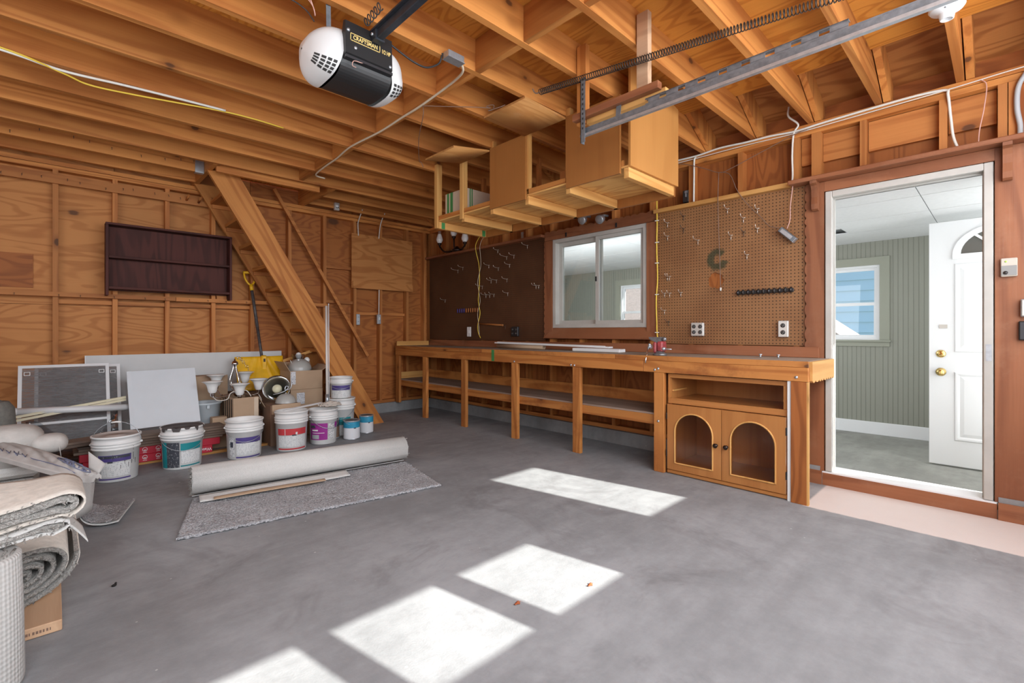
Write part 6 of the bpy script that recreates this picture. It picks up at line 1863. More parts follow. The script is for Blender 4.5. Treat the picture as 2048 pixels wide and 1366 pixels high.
carton('cardboard_box', 'brown carton half hidden behind the chandelier shades', 0.99, 1.30, 5.60, 5.79, 0.0, 0.66)
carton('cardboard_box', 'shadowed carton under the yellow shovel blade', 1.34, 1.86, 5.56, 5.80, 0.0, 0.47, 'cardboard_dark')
t = thing('plastic_tub', 'pale grey-blue plastic tub behind the stacked flooring planks', 'tub', (1.075, 5.36, 0.0))
g = G(); g.lathe([(0.001, 0.001), (0.095, 0.001), (0.10, 0.01), (0.135, 0.40), (0.148, 0.405), (0.148, 0.42), (0.135, 0.42), (0.130, 0.41), (0.097, 0.02), (0.001, 0.018)], (1.065, 5.45, 0), 30); g.build('body', 'tub_plastic', t)
g = G(); g.box(1.055, 1.075, 5.295, 5.302, 0.37, 0.40); g.build('handle_lug', 'tub_plastic', t)

# snow shovel
sv = thing('snow_shovel', 'yellow snow shovel with dark shaft and D-handle leaning on the back wall', 'shovel', (1.62, 5.65, 0.48))
hA, hB = Vector((1.655, 5.69, 0.80)), Vector((1.600, 5.88, 1.60))
g = G(); g.tube([hA - (hB - hA) * 0.1, hA + (hB - hA) * 0.45], 0.0155, 10); g.tube([hA + (hB - hA) * 0.45, hB + Vector((0, 0, 0.0))], 0.0165, 10); g.build('shaft', 'shovel_shaft', sv)
d_ = (hB - hA).normalized(); w_ = Vector((1, 0, 0.07)).normalized()
hb0 = hB - d_ * 0.03
pts = [hb0, hb0 + d_ * 0.07]; 
g = G()
g.tube(pts, 0.02, 10)
for s_ in (-1, 1):
    g.tube(smooth_path([hb0 + d_ * 0.06, hb0 + d_ * 0.09 + w_ * 0.03 * s_, hb0 + d_ * 0.15 + w_ * 0.052 * s_, hb0 + d_ * 0.215 + w_ * 0.055 * s_], 5), 0.011, 8)
g.tube([hb0 + d_ * 0.212 - w_ * 0.063, hb0 + d_ * 0.212 + w_ * 0.063], 0.015, 9)
g.build('d_handle', 'shovel_yellow', sv)
def bladefn(u, v):
    x = 1.385 + 0.485 * u
    s_ = 0.34 * v
    curve = 0.085 * math.sin(PI * 0.5 * v) ** 2
    y = 5.66 - 0.10 * v - curve * 0.4 + 0.03 * (2 * u - 1) ** 2
    z = 0.838 - 0.352 * v
    rib = 0.0
    for r0 in (0.12, 0.3, 0.7, 0.88):
        tgt = 0.5 + (r0 - 0.5) * (0.35 + 1.0 * v)
        rib = max(rib, max(0.0, 1 - abs(u - tgt) / 0.035))
    return (x, y - 0.012 * rib, z)
g = G(); g.slab(bladefn, 48, 14, 0.006, (0, 1, 0)); g.build('blade', 'shovel_yellow', sv)
g = G(); g.bbox(1.627, 1.685, 5.61, 5.672, 0.62, 0.85, 0.012); g.build('socket', 'shovel_yellow', sv)
bx('rivet_plate', 'bronze', sv, 1.645, 1.665, 5.6075, 5.6095, 0.78, 0.815)

# long white board, screens, panel, pipe
t = thing('white_wall_board', 'long white board standing on edge against the back wall behind the cartons', 'board', (1.06, 5.88, 0))
g = G(); g.bar((1.065, 5.868, 0.0), (1.065, 5.905, 0.885), 1.72, 0.012, up=(0, 1, 0)); g.build('board', 'board_white', t)
g = G(); g.bar((0.208, 5.858, 0.0), (0.208, 5.895, 0.884), 0.006, 0.004, up=(0, 1, 0)); g.build('edge_trim', 'white_paint', t)
def screen(name, label, x0, x1, yb, yt, zt, mid):
    t = thing(name, label, 'window screen', ((x0 + x1) / 2, yb, 0.0))
    def P_(x, f): return Vector((x, yb + (yt - yb) * f, zt * f + 0.008))
    w = 0.024
    n = Vector((0, -1, 0.35))
    g = G(); g.bar(P_(x0 + w / 2, 0), P_(x0 + w / 2, 1), w, 0.012, up=n); g.bar(P_(x1 - w / 2, 0), P_(x1 - w / 2, 1), w, 0.012, up=n)
    g.bar(P_(x0, 1), P_(x1, 1), w, 0.012, up=n); g.bar(P_(x0, 0.01), P_(x1, 0.01), w, 0.012, up=n)
    g.bar(P_(x0 + w, mid), P_(x1 - w, mid), 0.02, 0.010, up=n); g.build('screen_frame', 'white_paint', t)
    a, b, c, d = P_(x0 + w, 0.02), P_(x1 - w, 0.02), P_(x1 - w, 0.98), P_(x0 + w, 0.98)
    g = G(); g.add([a, b, c, d], [(0, 1, 2, 3)]); g.build('screen_mesh', 'screen_mesh', t)
    for x in (x0 + w + 0.012, x1 - w - 0.045):
        p = P_(x, 0.945); q = P_(x + 0.034, 0.945)
        o = Vector((0, -0.008, 0.002))
        g = G()
        for (s0, s1) in ((p, q), (p + Vector((0, -0.008, -0.026)), q + Vector((0, -0.008, -0.026)))): g.bar(s0 + o, s1 + o, 0.005, 0.004, up=n)
        g.bar(p + o, p + o + Vector((0, -0.008, -0.026)), 0.005, 0.004, up=n); g.bar(q + o, q + o + Vector((0, -0.008, -0.026)), 0.005, 0.004, up=n)
        g.build('corner_tab', 'white_paint', t)
    return t
screen('window_screen', 'front white-framed insect screen leaning on the back wall beside the grey rolls', -0.215, 0.362, 5.40, 5.70, 0.80, 0.42)
screen('window_screen', 'rear insect screen standing partly hidden behind the front screen', -0.12, 0.447, 5.54, 5.79, 0.785, 0.55)
t = thing('white_shelf_panel', 'white laminate panel leaning above the red flooring cartons', 'panel', (0.73, 5.25, 0.255))
g = G(); g.bar((0.733, 5.245, 0.262), (0.722, 5.44, 0.752), 0.515, 0.018, up=(0, -1, 0.4)); g.build('panel', 'panel_white', t)
g = G(); g.bar((0.492, 5.235, 0.262), (0.481, 5.43, 0.752), 0.03, 0.004, up=(0, -1, 0.4)); g.build('edge_band', 'panel_white', t)
t = thing('white_pipe', 'white plastic pipe lying level across the window screens', 'pipe', (0.1, 5.4, 0.46))
g = G(); g.tube([onY(28, 824, 5.33), onY(256, 814, 5.38)], 0.0275, 16); g.build('tube', 'pvc', t)
g = G(); g.tube([onY(27, 824, 5.33), onY(34, 823.7, 5.332)], 0.030, 16); g.build('end_collar', 'pvc', t)
for (a, b, lab_) in (((30, 842), (252, 799), 'cream trim strip crossing the screens, the lower of two'), ((29, 835), (252, 794), 'cream trim strip crossing the screens, the upper of two')):
    t = thing('cream_strip', lab_, 'strip', (0.1, 5.3, 0.42))
    p, q = onY(*a, 5.29), onY(*b, 5.42)
    g = G(); g.bar(p, q, 0.006, 0.020); g.build('strip', 'cream_strip', t)
    g = G(); g.bar(p + Vector((0, -0.005, 0.008)), q + Vector((0, -0.005, 0.008)), 0.004, 0.004); g.build('bead', 'cream_strip', t)
t = thing('plastic_wrap', 'crumpled clear plastic sheet heaped at the foot of the screens', 'plastic sheet', (0.12, 5.15, 0.0))
random.seed(21)
ph = [(random.uniform(5, 22), random.uniform(5, 22), random.uniform(0, 6), random.uniform(0.006, 0.018)) for _ in range(9)]
def wrapfn(u, v):
    x = -0.16 + 0.56 * u
    z = 0.40 * (1 - v) * (0.75 + 0.25 * math.sin(2 + 5 * u)) + 0.012
    y = 5.36 - 0.14 * v
    w = sum(a * math.sin(fx * u + fz * v + p) for fx, fz, p, a in ph)
    return (x, y + w, max(0.008, z + 0.6 * w))
g = G(); g.grid(wrapfn, 30, 18, smooth=False); g.build('sheet', 'poly_film', t)
g = G(); g.tube(smooth_path([(-0.10, 5.20, 0.06), (0.0, 5.205, 0.09), (0.08, 5.20, 0.05), (0.16, 5.21, 0.07)], 5), 0.012, 6); g.build('twisted_end', 'poly_film', t)

# flooring: two red cartons and loose planks
bx('floor_batten', 'pale_x', None, 0.12, 1.62, 4.985, 5.03, 0.0, 0.022); tag(bpy.data.objects['floor_batten'], 'thin wooden batten on the floor under the red flooring cartons', 'batten')
for (x0, x1, z0, z1, lab_) in ((0.16, 1.03, 0.023, 0.087, 'lower red flooring carton with upside-down white lettering'), (0.14, 1.09, 0.088, 0.150, 'upper red flooring carton under the loose planks')):
    t = thing('flooring_carton', lab_, 'box', ((x0 + x1) / 2, 5.08, z0))
    bx('box_body', 'red_card', t, x0, x1, 4.965, 5.18, z0, z1, b=0.003)
    for x in (0.545, 0.635):
        g = G(); g.lathe([(0.018, 0), (0.018, 0.0008), (0.014, 0.001), (0.014, 0.0)], seg=18, mat=Matrix.Translation((x, 4.9645, (z0 + z1) / 2 + 0.008)) @ Matrix.Rotation(PI / 2, 4, 'X')); g.build('icon_ring', 'white_ink', t)
        bx('icon_caption', 'white_ink', t, x - 0.014, x + 0.014, 4.9638, 4.9646, z0 + 0.012, z0 + 0.016)
        g = G(); g.prism([(x - 0.010, (z0 + z1) / 2 + 0.006), (x + 0.010, (z0 + z1) / 2 + 0.006), (x + 0.006, (z0 + z1) / 2 - 0.002), (x - 0.006, (z0 + z1) / 2 - 0.002)], 'y', 4.9638, 4.9646); g.build('icon', 'white_ink', t)
    if z0 < 0.05:
        text('Waterproof', 0.036, 'white_ink', t, (0.935, 4.9642, (z0 + z1) / 2), (PI / 2, PI, 0), bold=0.0006)
for k in range(5):
    z = 0.1515 + 0.0205 * k
    xo = random.uniform(-0.02, 0.02)
    t = thing('flooring_plank', ['lowest', 'second lowest', 'middle', 'second highest', 'topmost'][k] + ' grey-brown flooring plank in the stack on the red cartons', 'plank', (0.65, 5.1, z), 'stacked flooring planks')
    bx('board', 'flooring', t, 0.12 + xo, 1.12 + xo, 4.955 + random.uniform(0, 0.012), 5.16, z, z + 0.019, b=0.002)
    bx('tongue', 'flooring', t, 1.1205 + xo, 1.128 + xo, 4.975, 5.15, z + 0.006, z + 0.013)
t = thing('brown_floorboard', 'brown board lying from under the grey sack towards the red cartons', 'board', (0.05, 4.9, 0.22))
g = G(); g.bar((-0.16, 4.863, 0.262), (0.34, 5.03, 0.262), 0.16, 0.018); g.build('board', 'flooring', t)
g = G(); g.bar((-0.16, 4.863, 0.24), (0.34, 5.03, 0.24), 0.15, 0.02); g.build('lower_layer', 'flooring', t)

# ================================================================== CARPETS
random.seed(5)
cr = thing('rolled_carpet', 'large beige carpet, mostly rolled up with its grey pile laid flat in front', 'carpet', (1.4, 3.5, 0.0))
A, B = Vector((0.655, 3.735, 0.0)), Vector((2.14, 3.545, 0.0))
ax = (B - A).normalized(); nx = Vector((ax.y, -ax.x, 0))     # nx points to the camera side
LR = (B - A).length
def spiral(turns, r0, r1, n):
    return [(r0 + (r1 - r0) * k / n, 2 * PI * turns * k / n) for k in range(n + 1)]
def roll_section(r, th, cz, sy=1.0, sz=1.0):
    return (r * math.cos(th) * sy, cz + r * math.sin(th) * sz)
g = G()
NT = 150
sec = []
for (r, th) in spiral(5, 0.02, 0.105, NT):
    sec.append((r * math.cos(-PI / 2 + th), 0.108 + r * math.sin(-PI / 2 + th)))
def rollfn(u, v):
    k = v * NT
    i = min(int(k), NT - 1); f = k - i
    h = sec[i][0] * (1 - f) + sec[i + 1][0] * f; z = sec[i][1] * (1 - f) + sec[i + 1][1] * f
    p = A + ax * (LR * u + 0.008 * math.sin(v * 70) * (1 if u > 0.5 else -1) * (0 if 0 < u < 1 else 1)) + nx * h
    return (p.x, p.y, z + 0.002)
def ribbon(g, secf, thick, L0, L1, place):
    """thick strip following a 2D section, extruded between L0 and L1"""
    n = len(secf)
    out = []
    for i in range(n):
        a = Vector(secf[max(i - 1, 0)]); b = Vector(secf[min(i + 1, n - 1)])
        d = (b - a).normalized(); nn = Vector((-d.y, d.x))
        out.append((Vector(secf[i]), Vector(secf[i]) + nn * thick))
    o = len(g.v)
    for (p, q) in out:
        for L in (L0, L1):
            jl = random.uniform(-0.004, 0.004)
            g.v.append(place(p, L + jl)); g.v.append(place(q, L + jl))
    for i in range(n - 1):
        b0, b1 = o + 4 * i, o + 4 * (i + 1)
        for q in ((b0, b0 + 2, b1 + 2, b1), (b0 + 1, b1 + 1, b1 + 3, b0 + 3), (b0, b1, b1 + 1, b0 + 1), (b0 + 2, b0 + 3, b1 + 3, b1 + 2)):
            g.f.append(list(q)); g.sm.append(True)
    for b0 in (o, o + 4 * (n - 1)):
        g.f.append([b0, b0 + 1, b0 + 3, b0 + 2]); g.sm.append(False)
    return g
place = lambda p, L: A + ax * L + nx * p.x + Vector((0, 0, p.y + 0.010))
ribbon(g, sec, 0.007, 0.0, LR, place)
g.build('roll', 'backing', cr)
# shaggy end tufts
g = G()
for (L, sg) in ((0.0, -1), (LR, 1)):
    for k in range(150):
        i = random.randrange(20, NT); h, z = sec[i]
        p = place(Vector((h, z)), L); d = ax * sg * random.uniform(0.008, 0.022) + nx * random.uniform(-0.008, 0.008) + Vector((0, 0, random.uniform(-0.010, 0.008)))
        w = Vector((0, 0, 0.003)) if k % 2 else nx * 0.003
        g.add([p - w, p + w, p + d], [(0, 1, 2)])
g.build('frayed_ends', 'pile_light', cr, kind='stuff')
# flat part: quad with pile relief
Q = [Vector((0.464, 3.025, 0)), Vector((1.988, 2.797, 0)), Vector((2.13, 3.50, 0)), Vector((0.66, 3.70, 0))]
def flatfn(u, v):
    p = (Q[0] * (1 - u) + Q[1] * u) * (1 - v) + (Q[3] * (1 - u) + Q[2] * u) * v
    e = min(u, 1 - u, v, 1 - v)
    j = 0.006 if 0.001 < e else 0.004
    return (p.x + random.uniform(-j, j), p.y + random.uniform(-j, j), 0.013 + random.uniform(0, 0.008))
fl_ = {}
def flat_cached(u, v):
    return flatfn(u, v)
g = G(); g.slab(flat_cached, 150, 64, 0.012, smooth=True)
for i, p in enumerate(g.v):
    if p.z < 0.0015: p.z = 0.0015
g.build('laid_pile', 'pile_gray', cr)
# loose flap of backing and a strip of brown underlay in front of the roll
F0, F1 = onZ(400, 1004, 0.03), onZ(700, 950, 0.03)
fd = (F1 - F0).normalized(); fn_ = Vector((fd.y, -fd.x, 0))
FLn = (F1 - F0).length
g = G(); g.slab(lambda u, v: F0 + fd * (FLn * u) - fn_ * (0.10 * (1 - v)) + fn_ * (0.012 * math.sin(9 * u) * v) + Vector((0, 0, 0.012 * (1 - v) + 0.004)), 40, 4, 0.006); g.build('backing_flap', 'backing', cr)
C0, C1 = onZ(428, 1000, 0.036), onZ(652, 962, 0.036)
cdv = (C1 - C0).normalized()
g = G(); g.slab(lambda u, v: C0 + (C1 - C0) * u - Vector((cdv.y, -cdv.x, 0)) * (0.05 * (1 - v) * (0.75 + 0.25 * math.sin(PI * min(1, u * 1.1)))) + Vector((0, 0, 0.006 + 0.004 * (1 - v))), 24, 3, 0.004); g.build('underlay_strip', 'cardboard', cr)

# pile of old carpet at the left
lb = None
for i, (x0, x1, y0, y1, z0, lab_) in enumerate(((-0.118, 0.022, 2.415, 3.9, 0.002, 'flat plank end sticking out from under the spiral carpet roll'), (-0.29, -0.128, 2.50, 3.9, 0.002, 'darker plank under the carpet pile, behind the ribbed standing roll'))):
    t = thing('lumber_plank', lab_, 'plank', ((x0 + x1) / 2, (y0 + y1) / 2, 0))
    bx('board', 'lumber', t, x0, x1, y0, y1, z0, z0 + 0.04, b=0.003)
    if i == 0:
        for k in range(9):
            bx('stamp', 'wire_brown', t, x0 + 0.035 + 0.009 * k, x0 + 0.035 + 0.009 * k + random.uniform(0.003, 0.007), y0 - 0.0006, y0 - 0.0001, z0 + 0.014, z0 + 0.024)
sr = thing('spiral_carpet_roll', 'grey-beige carpet roll with its spiral end showing under the folded carpet', 'carpet', (-0.17, 3.1, 0.045))
sec2 = []
N2 = 170
for k in range(N2 + 1):
    f = k / N2
    th = -PI / 2 + 0.5 + 2 * PI * 4.2 * f
    r = 0.016 + 0.118 * f
    sec2.append((-0.088 + r * 1.22 * math.cos(th), 0.158 + r * 0.86 * math.sin(th) + 0.030 * math.cos(th) * f))
g = G(); ribbon(g, sec2, 0.014, 0.0, 0.95, lambda p, L: Vector((p.x, 2.62 + L + 0.05 * math.sin(6 * p.x), max(0.043, p.y)))); g.build('roll', 'pile_light', sr)
sec3 = [(x_ + 0.0, z_) for x_, z_ in sec2[-46:]]
g = G(); ribbon(g, sec3, -0.004, 0.01, 0.94, lambda p, L: Vector((p.x, 2.62 + L + 0.05 * math.sin(6 * p.x), max(0.0425, p.y)))); g.build('outer_backing', 'backing_warm', sr)
g = G()
for k in range(170):
    i = random.randrange(10, N2); x_, z_ = sec2[i]
    p = Vector((x_, 2.62 + 0.05 * math.sin(6 * x_) - 0.002, max(0.05, z_))); d = Vector((random.uniform(-0.008, 0.008), -random.uniform(0.004, 0.014), random.uniform(-0.008, 0.006))); w = Vector((0.003, 0, 0.002))
    g.add([p - w, p + w, p + d], [(0, 1, 2)])
g.build('frayed_edge', 'pile_light', sr, kind='stuff')

fc = thing('folded_carpet', 'thick beige carpet folded in layers on top of the carpet pile', 'carpet', (-0.4, 2.5, 0.43))
def fold_sec(xr, zt, zb, xl=-1.1):
    pts = [(xl + (xr - 0.05 - xl) * k / 14, zt + 0.012 * math.sin(k * 0.9) - 0.02 * (1 - k / 14)) for k in range(15)]
    rr = (zt - zb) / 2
    for k in range(1, 9):
        a = PI / 2 - PI * k / 9
        pts.append((xr - 0.05 + 0.05 * math.cos(a) * 1.1, (zt + zb) / 2 + rr * math.sin(a)))
    pts += [(xr - 0.05 - (xr - 0.05 - xl) * k / 14, zb + 0.014 * math.sin(k * 0.8 + 1)) for k in range(15)]
    return pts
def fplace(p, L):
    # front edge nearer at the right; back edge further at the left
    t_ = (p.x + 1.1) / 1.2
    y0 = 2.20 + 0.02 * math.sin(7 * p.x)
    y1 = 2.92 - 0.42 * t_
    return Vector((p.x, y0 + (y1 - y0) * L, p.y - 0.05 * (1 - t_) * (1 - L)))
g = G(); s_ = fold_sec(0.070, 0.555, 0.478)
n = len(s_)
def ribgrid(g, sc_, th, nL=10):
    """folded sheet with thickness, gridded along its depth too"""
    nrm = []
    for i in range(len(sc_)):
        a = Vector(sc_[max(i - 1, 0)]); b = Vector(sc_[min(i + 1, len(sc_) - 1)])
        d = (b - a).normalized(); nrm.append(Vector((-d.y, d.x)))
    N_ = len(sc_)
    o = len(g.v)
    for i in range(N_):
        for j in range(nL + 1):
            jl = random.uniform(-0.006, 0.006) if j in (0, nL) else 0
            p = fplace(Vector(sc_[i]), j / nL); q = fplace(Vector(sc_[i]) - nrm[i] * -th, j / nL)
            wob = 0.006 * math.sin(9 * p.x + 5 * j / nL)
            p.z += wob; q.z += wob; p.y += jl; q.y += jl
            g.v += [p, q]
    w = 2 * (nL + 1)
    for i in range(N_ - 1):
        for j in range(nL):
            a = o + i * w + 2 * j; b = a + w
            g.f.append([a, b, b + 2, a + 2]); g.sm.append(True)
            g.f.append([a + 1, a + 3, b + 3, b + 1]); g.sm.append(True)
        for j in (0, nL):
            a = o + i * w + 2 * j; b = a + w
            g.f.append([a, a + 1, b + 1, b] if j == 0 else [a, b, b + 1, a + 1]); g.sm.append(False)
    for i in (0, N_ - 1):
        for j in range(nL):
            a = o + i * w + 2 * j
            g.f.append([a, a + 2, a + 3, a + 1]); g.sm.append(False)
ribgrid(g, s_, 0.006); g.build('outer_layer', 'backing_warm', fc)
g = G(); ribgrid(g, fold_sec(0.058, 0.546, 0.487), -0.016); g.build('outer_pile', 'pile_light', fc)
g = G(); ribgrid(g, fold_sec(0.03, 0.470, 0.432), 0.006); g.build('inner_layer', 'backing', fc)
g = G(); ribgrid(g, fold_sec(0.022, 0.462, 0.440), -0.008); g.build('inner_pile', 'pile_light', fc)
g = G()
for k in range(420):
    x_ = random.uniform(-0.45, 0.055); lay = random.choice((0.545, 0.53, 0.49, 0.475, 0.455, 0.44))
    p = fplace(Vector((x_, lay)), 0.0) + Vector((0, -0.001, random.uniform(-0.006, 0.006))); d = Vector((random.uniform(-0.008, 0.008), -random.uniform(0.006, 0.018), random.uniform(-0.012, 0.008))); w = Vector((0.003, 0, 0.0015))
    g.add([p - w, p + w, p + d], [(0, 1, 2)])
g.build('frayed_edge', 'pile_light', fc, kind='stuff')
g = G(); g.slab(lambda u, v: (0.03 + 0.058 * u - 0.01 * v, 2.30 + 0.16 * v - 0.02 * u, 0.43 - 0.055 * u + 0.01 * v - 0.02 * u * u), 8, 6, 0.006); g.build('hanging_corner', 'backing', fc)

t = thing('ribbed_carpet_roll', 'pale ribbed carpet roll standing upright at the front of the carpet pile', 'carpet', (-0.185, 2.17, 0.0))
Mx = Matrix.Translation((-0.186, 2.165, 0.0)) @ Matrix.Rotation(math.radians(-1.0), 4, 'Y')
g = G(); g.lathe([(0.03, 0.002), (0.118, 0.002), (0.121, 0.02), (0.122, 0.22), (0.120, 0.405), (0.115, 0.412), (0.03, 0.412)], seg=48, mat=Mx); g.build('roll', 'backing_ribbed', t)
g = G(); pts = [Mx @ Vector(((0.03 + 0.075 * k / 60) * math.cos(k * 0.42), (0.03 + 0.075 * k / 60) * math.sin(k * 0.42), 0.414)) for k in range(61)]; g.tube(pts, 0.004, 5); g.build('spiral_edge', 'pile_light', t)

t = thing('carpet_stack', 'flat stack of carpet pieces in shadow under the grey paper sack', 'carpet', (-0.55, 3.6, 0.0))
for k in range(5):
    z = 0.045 + 0.066 * k
    x1 = -0.06 + random.uniform(-0.03, 0.02)
    g = G(); g.bbox(-1.2, x1, 3.62 + 0.02 * k, 4.25, z, z + 0.060, 0.02); g.build('layer', ('backing', 'pile_light')[k % 2], t)
bx('skid', 'lumber', t, -1.2, -0.12, 4.0, 4.12, 0.0, 0.044)
bx('skid', 'lumber', t, -1.2, -0.30, 3.92, 3.98, 0.0, 0.044)

t = thing('carpet_scrap', 'grey carpet scrap curling out onto the floor beside the folded carpet', 'carpet', (0.2, 3.5, 0.0))
far = smooth_path([(0.14, 3.58, 0.33), (0.14, 3.72, 0.20), (0.15, 3.84, 0.09), (0.185, 3.88, 0.035), (0.27, 3.86, 0.018), (0.375, 3.87, 0.030)], 6)
near = smooth_path([(0.085, 3.40, 0.33), (0.088, 3.45, 0.20), (0.10, 3.54, 0.09), (0.135, 3.56, 0.032), (0.20, 3.53, 0.018), (0.265, 3.495, 0.030)], 6)
nn_ = len(far) - 1
def scrapf(off):
    def f_(u, v):
        k = u * nn_; i = min(int(k), nn_ - 1); f = k - i
        a = far[i] * (1 - f) + far[i + 1] * f; b = near[i] * (1 - f) + near[i + 1] * f
        p = a * (1 - v) + b * v
        j = 0.0035 if off else 0
        return (p.x + random.uniform(-j, j), p.y + random.uniform(-j, j), p.z + off + random.uniform(0, 1.6 * j))
    return f_
g = G(); g.slab(scrapf(0.0), 30, 12, 0.005); g.build('backing', 'backing', t)
g = G(); g.grid(scrapf(0.006), 70, 40, flip=True); g.build('pile', 'pile_gray', t)
g = G(); g.slab(lambda u, v: (0.085 + 0.09 * u - 0.02 * v, 3.40 + 0.20 * u, 0.345 - 0.24 * v - 0.02 * u), 4, 6, 0.006, (0, 1, 0)); g.build('torn_backing', 'backing', t)

# paper sack thrown over the pile
t = thing('paper_sack', 'empty grey paper sack with blue print thrown across the carpet pile', 'sack', (-0.1, 3.5, 0.42))
up_ = [(-25, 875, .474), (0, 880, .472), (60, 893, .462), (115, 910, .445), (165, 932, .415), (203, 950, .375)]
lo_ = [(-25, 909, .463), (0, 915, .458), (60, 931, .44), (120, 947, .412), (160, 956, .385), (188, 958, .36)]
U = smooth_path([onZ(*p) for p in up_], 6); Lw = smooth_path([onZ(*p) for p in lo_], 6)
nU = len(U) - 1
def sackfn(u, v, bulge=0.016):
    k = u * nU; i = min(int(k), nU - 1); f = k - i
    a = U[i] * (1 - f) + U[i + 1] * f; b = Lw[i] * (1 - f) + Lw[i + 1] * f
    p = a * (1 - v) + b * v
    p = p + Vector((0, 0, bulge * math.sin(PI * v) + (0.006 * math.sin(17 * u + 4 * v) + 0.004 * math.sin(41 * u - 9 * v) + 0.003 * math.sin(73 * u + 15 * v)) * math.sin(PI * v)))
    return p
g = G(); g.slab(sackfn, 90, 18, 0.02); g.build('sack_body', 'kraft', t)
def onsack(u, v, h=0.003): return sackfn(u, v) + Vector((0, 0, h))
def ink(path, r, nm):
    g = G(); g.tube([onsack(u, v) for u, v in path], r, 4); g.build(nm, 'kraft_ink', t)
ink([(0.60, 0.25), (0.66, 0.22), (0.74, 0.24), (0.82, 0.32), (0.89, 0.42), (0.91, 0.52), (0.84, 0.62), (0.76, 0.66), (0.68, 0.62), (0.61, 0.50), (0.60, 0.25)], 0.0032, 'emblem_outline')
ink([(0.30, 0.74), (0.42, 0.72), (0.54, 0.76), (0.66, 0.80), (0.74, 0.84)], 0.0022, 'printed_line')
ink([(0.66, 0.08), (0.74, 0.08), (0.80, 0.12)], 0.0035, 'printed_line')
for j, c in enumerate('GRIP'):
    u0 = 0.64 + 0.058 * j; v0 = 0.34 + 0.028 * j
    strokes = {'G': [[(1, .1), (.2, 0), (0, .5), (.2, 1), (.9, .9), (.9, .5), (.5, .5)]], 'R': [[(0, 1), (0, 0), (.8, .1), (.8, .4), (0, .5)], [(.3, .5), (.9, 1)]], 'I': [[(.5, 0), (.5, 1)]], 'P': [[(0, 1), (0, 0), (.8, .1), (.8, .5), (0, .55)]]}[c]
    g = G()
    for s_ in strokes:
        g.tube([onsack(u0 + 0.042 * a, v0 + 0.20 * b) for a, b in s_], 0.0038, 4)
    g.build('letter', 'kraft_ink', t)
for j in range(7):
    u0 = 0.05 + 0.05 * j
    g = G(); g.tube([onsack(u0, 0.70), onsack(u0 + 0.02, 0.80), onsack(u0 + 0.03, 0.69)], 0.0022, 4); g.build('letter', 'kraft_ink', t)
e0, e1 = sackfn(0.86, 0.0), sackfn(1.0, 0.4)
g = G(); g.slab(lambda u, v: e0 * (1 - u) + e1 * u + Vector((0.03 * v * u, 0.02 * v, 0.085 * v * (1 - 0.5 * u))), 5, 4, 0.003, (0, 1, 0)); g.build('torn_mouth', 'kraft', t)
for i, (c, sx, sy, sz, lab_) in enumerate((((-0.20, 4.10, 0.462), .16, .15, .085, 'puffy beige roll of padding behind the paper sack'), ((-0.02, 4.02, 0.43), .085, .09, .055, 'small beige padding lump beyond the middle of the paper sack'))):
    t = thing('padding_roll', lab_, 'padding', c)
    g = G(); g.grid(lambda u, v: (c[0] + sx * math.copysign(abs(math.cos(2 * PI * v)) ** 0.6, math.cos(2 * PI * v)) * math.sin(PI * u) ** 0.6, c[1] + sy * math.copysign(abs(math.sin(2 * PI * v)) ** 0.6, math.sin(2 * PI * v)) * math.sin(PI * u) ** 0.6, c[2] + sz * -math.cos(PI * u)), 12, 28, flip=True); g.build('pad', 'fluffy', t)
    g = G(); g.tube([(c[0] + sx * 0.5, c[1] - sy * 0.9, c[2]), (c[0] + sx * 0.55, c[1] - sy * 1.0, c[2] - 0.04), (c[0] + sx * 0.6, c[1] - sy * 0.95, c[2] - 0.08)], 0.002, 5); g.build('thread', 'fluffy', t)
t = thing('grey_fabric_roll', 'grey-brown fabric roll standing upright behind the paper sack', 'roll', (-0.32, 4.55, 0.0))
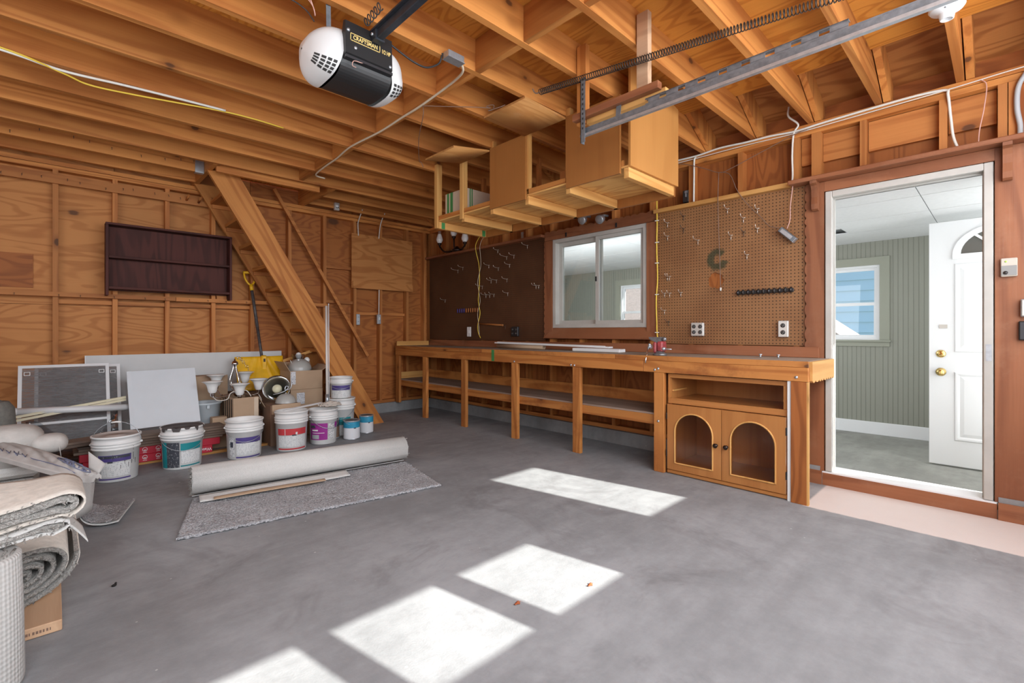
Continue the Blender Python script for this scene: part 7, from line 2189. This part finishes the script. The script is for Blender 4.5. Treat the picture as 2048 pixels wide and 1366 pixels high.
g = G(); g.lathe([(0.001, 0.002), (0.145, 0.002), (0.148, 0.03), (0.145, 0.45), (0.135, 0.62), (0.11, 0.66), (0.03, 0.665), (0.001, 0.66)], (-0.315, 4.42, 0), 30); g.build('roll', 'fabric_gray', t)
g = G(); pts = [(-0.315 + (0.02 + 0.08 * k / 40) * math.cos(k * 0.45), 4.42 + (0.02 + 0.08 * k / 40) * math.sin(k * 0.45), 0.667 - 0.004 * k / 40) for k in range(41)]; g.tube(pts, 0.004, 5); g.build('spiral_edge', 'fabric_gray', t)
t = thing('dark_roll', 'tall dark grey-green roll leaning behind the fabric roll', 'roll', (-0.4, 4.85, 0.0))
g = G(); g.tube([(-0.31, 4.80, 0.06), (-0.46, 4.92, 1.15)], 0.11, 22); g.build('roll', 'roll_green', t)
g = G(); g.tube([(-0.46, 4.92, 1.151), (-0.462, 4.922, 1.165)], 0.05, 16); g.build('core', 'cardboard', t)

# bits on the slab
for i, (px, py, lab_) in enumerate(((1180, 1171, 'small reddish dead leaf lying in the middle sun patch'), (1034, 1208, 'small reddish dead leaf at the edge of the two sun patches'), (228, 1173, 'small dark crumb on the floor in front of the carpet pile'))):
    p = onZ(px, py, 0.001)
    t = thing('dead_leaf' if i < 2 else 'floor_crumb', lab_, 'leaf' if i < 2 else 'debris', p)
    s_ = 0.014 if i < 2 else 0.008
    if i < 2:
        g = G(); g.slab(lambda u, v: (p.x + s_ * (u - 0.5) * 2, p.y + s_ * 0.7 * (v - 0.5) * 2 * math.sin(PI * (0.15 + 0.7 * u)), 0.004 + 0.004 * math.sin(5 * u + 3 * v)), 6, 4, 0.0012)
        g.build('blade', 'leaf_red', t)
        g = G(); g.tube([(p.x + s_, p.y, 0.003), (p.x + s_ * 1.7, p.y + 0.003, 0.002)], 0.0008, 5); g.build('stem', 'leaf_red', t)
    else:
        g = G(); g.ball((p.x, p.y, 0.006), s_, 8, 5, 1.2, 0.8, 0.7); g.build('crumb', 'near_black', t)
        g = G(); g.ball((p.x + 0.006, p.y + 0.004, 0.012), s_ * 0.6, 6, 4); g.build('tip', 'near_black', t)
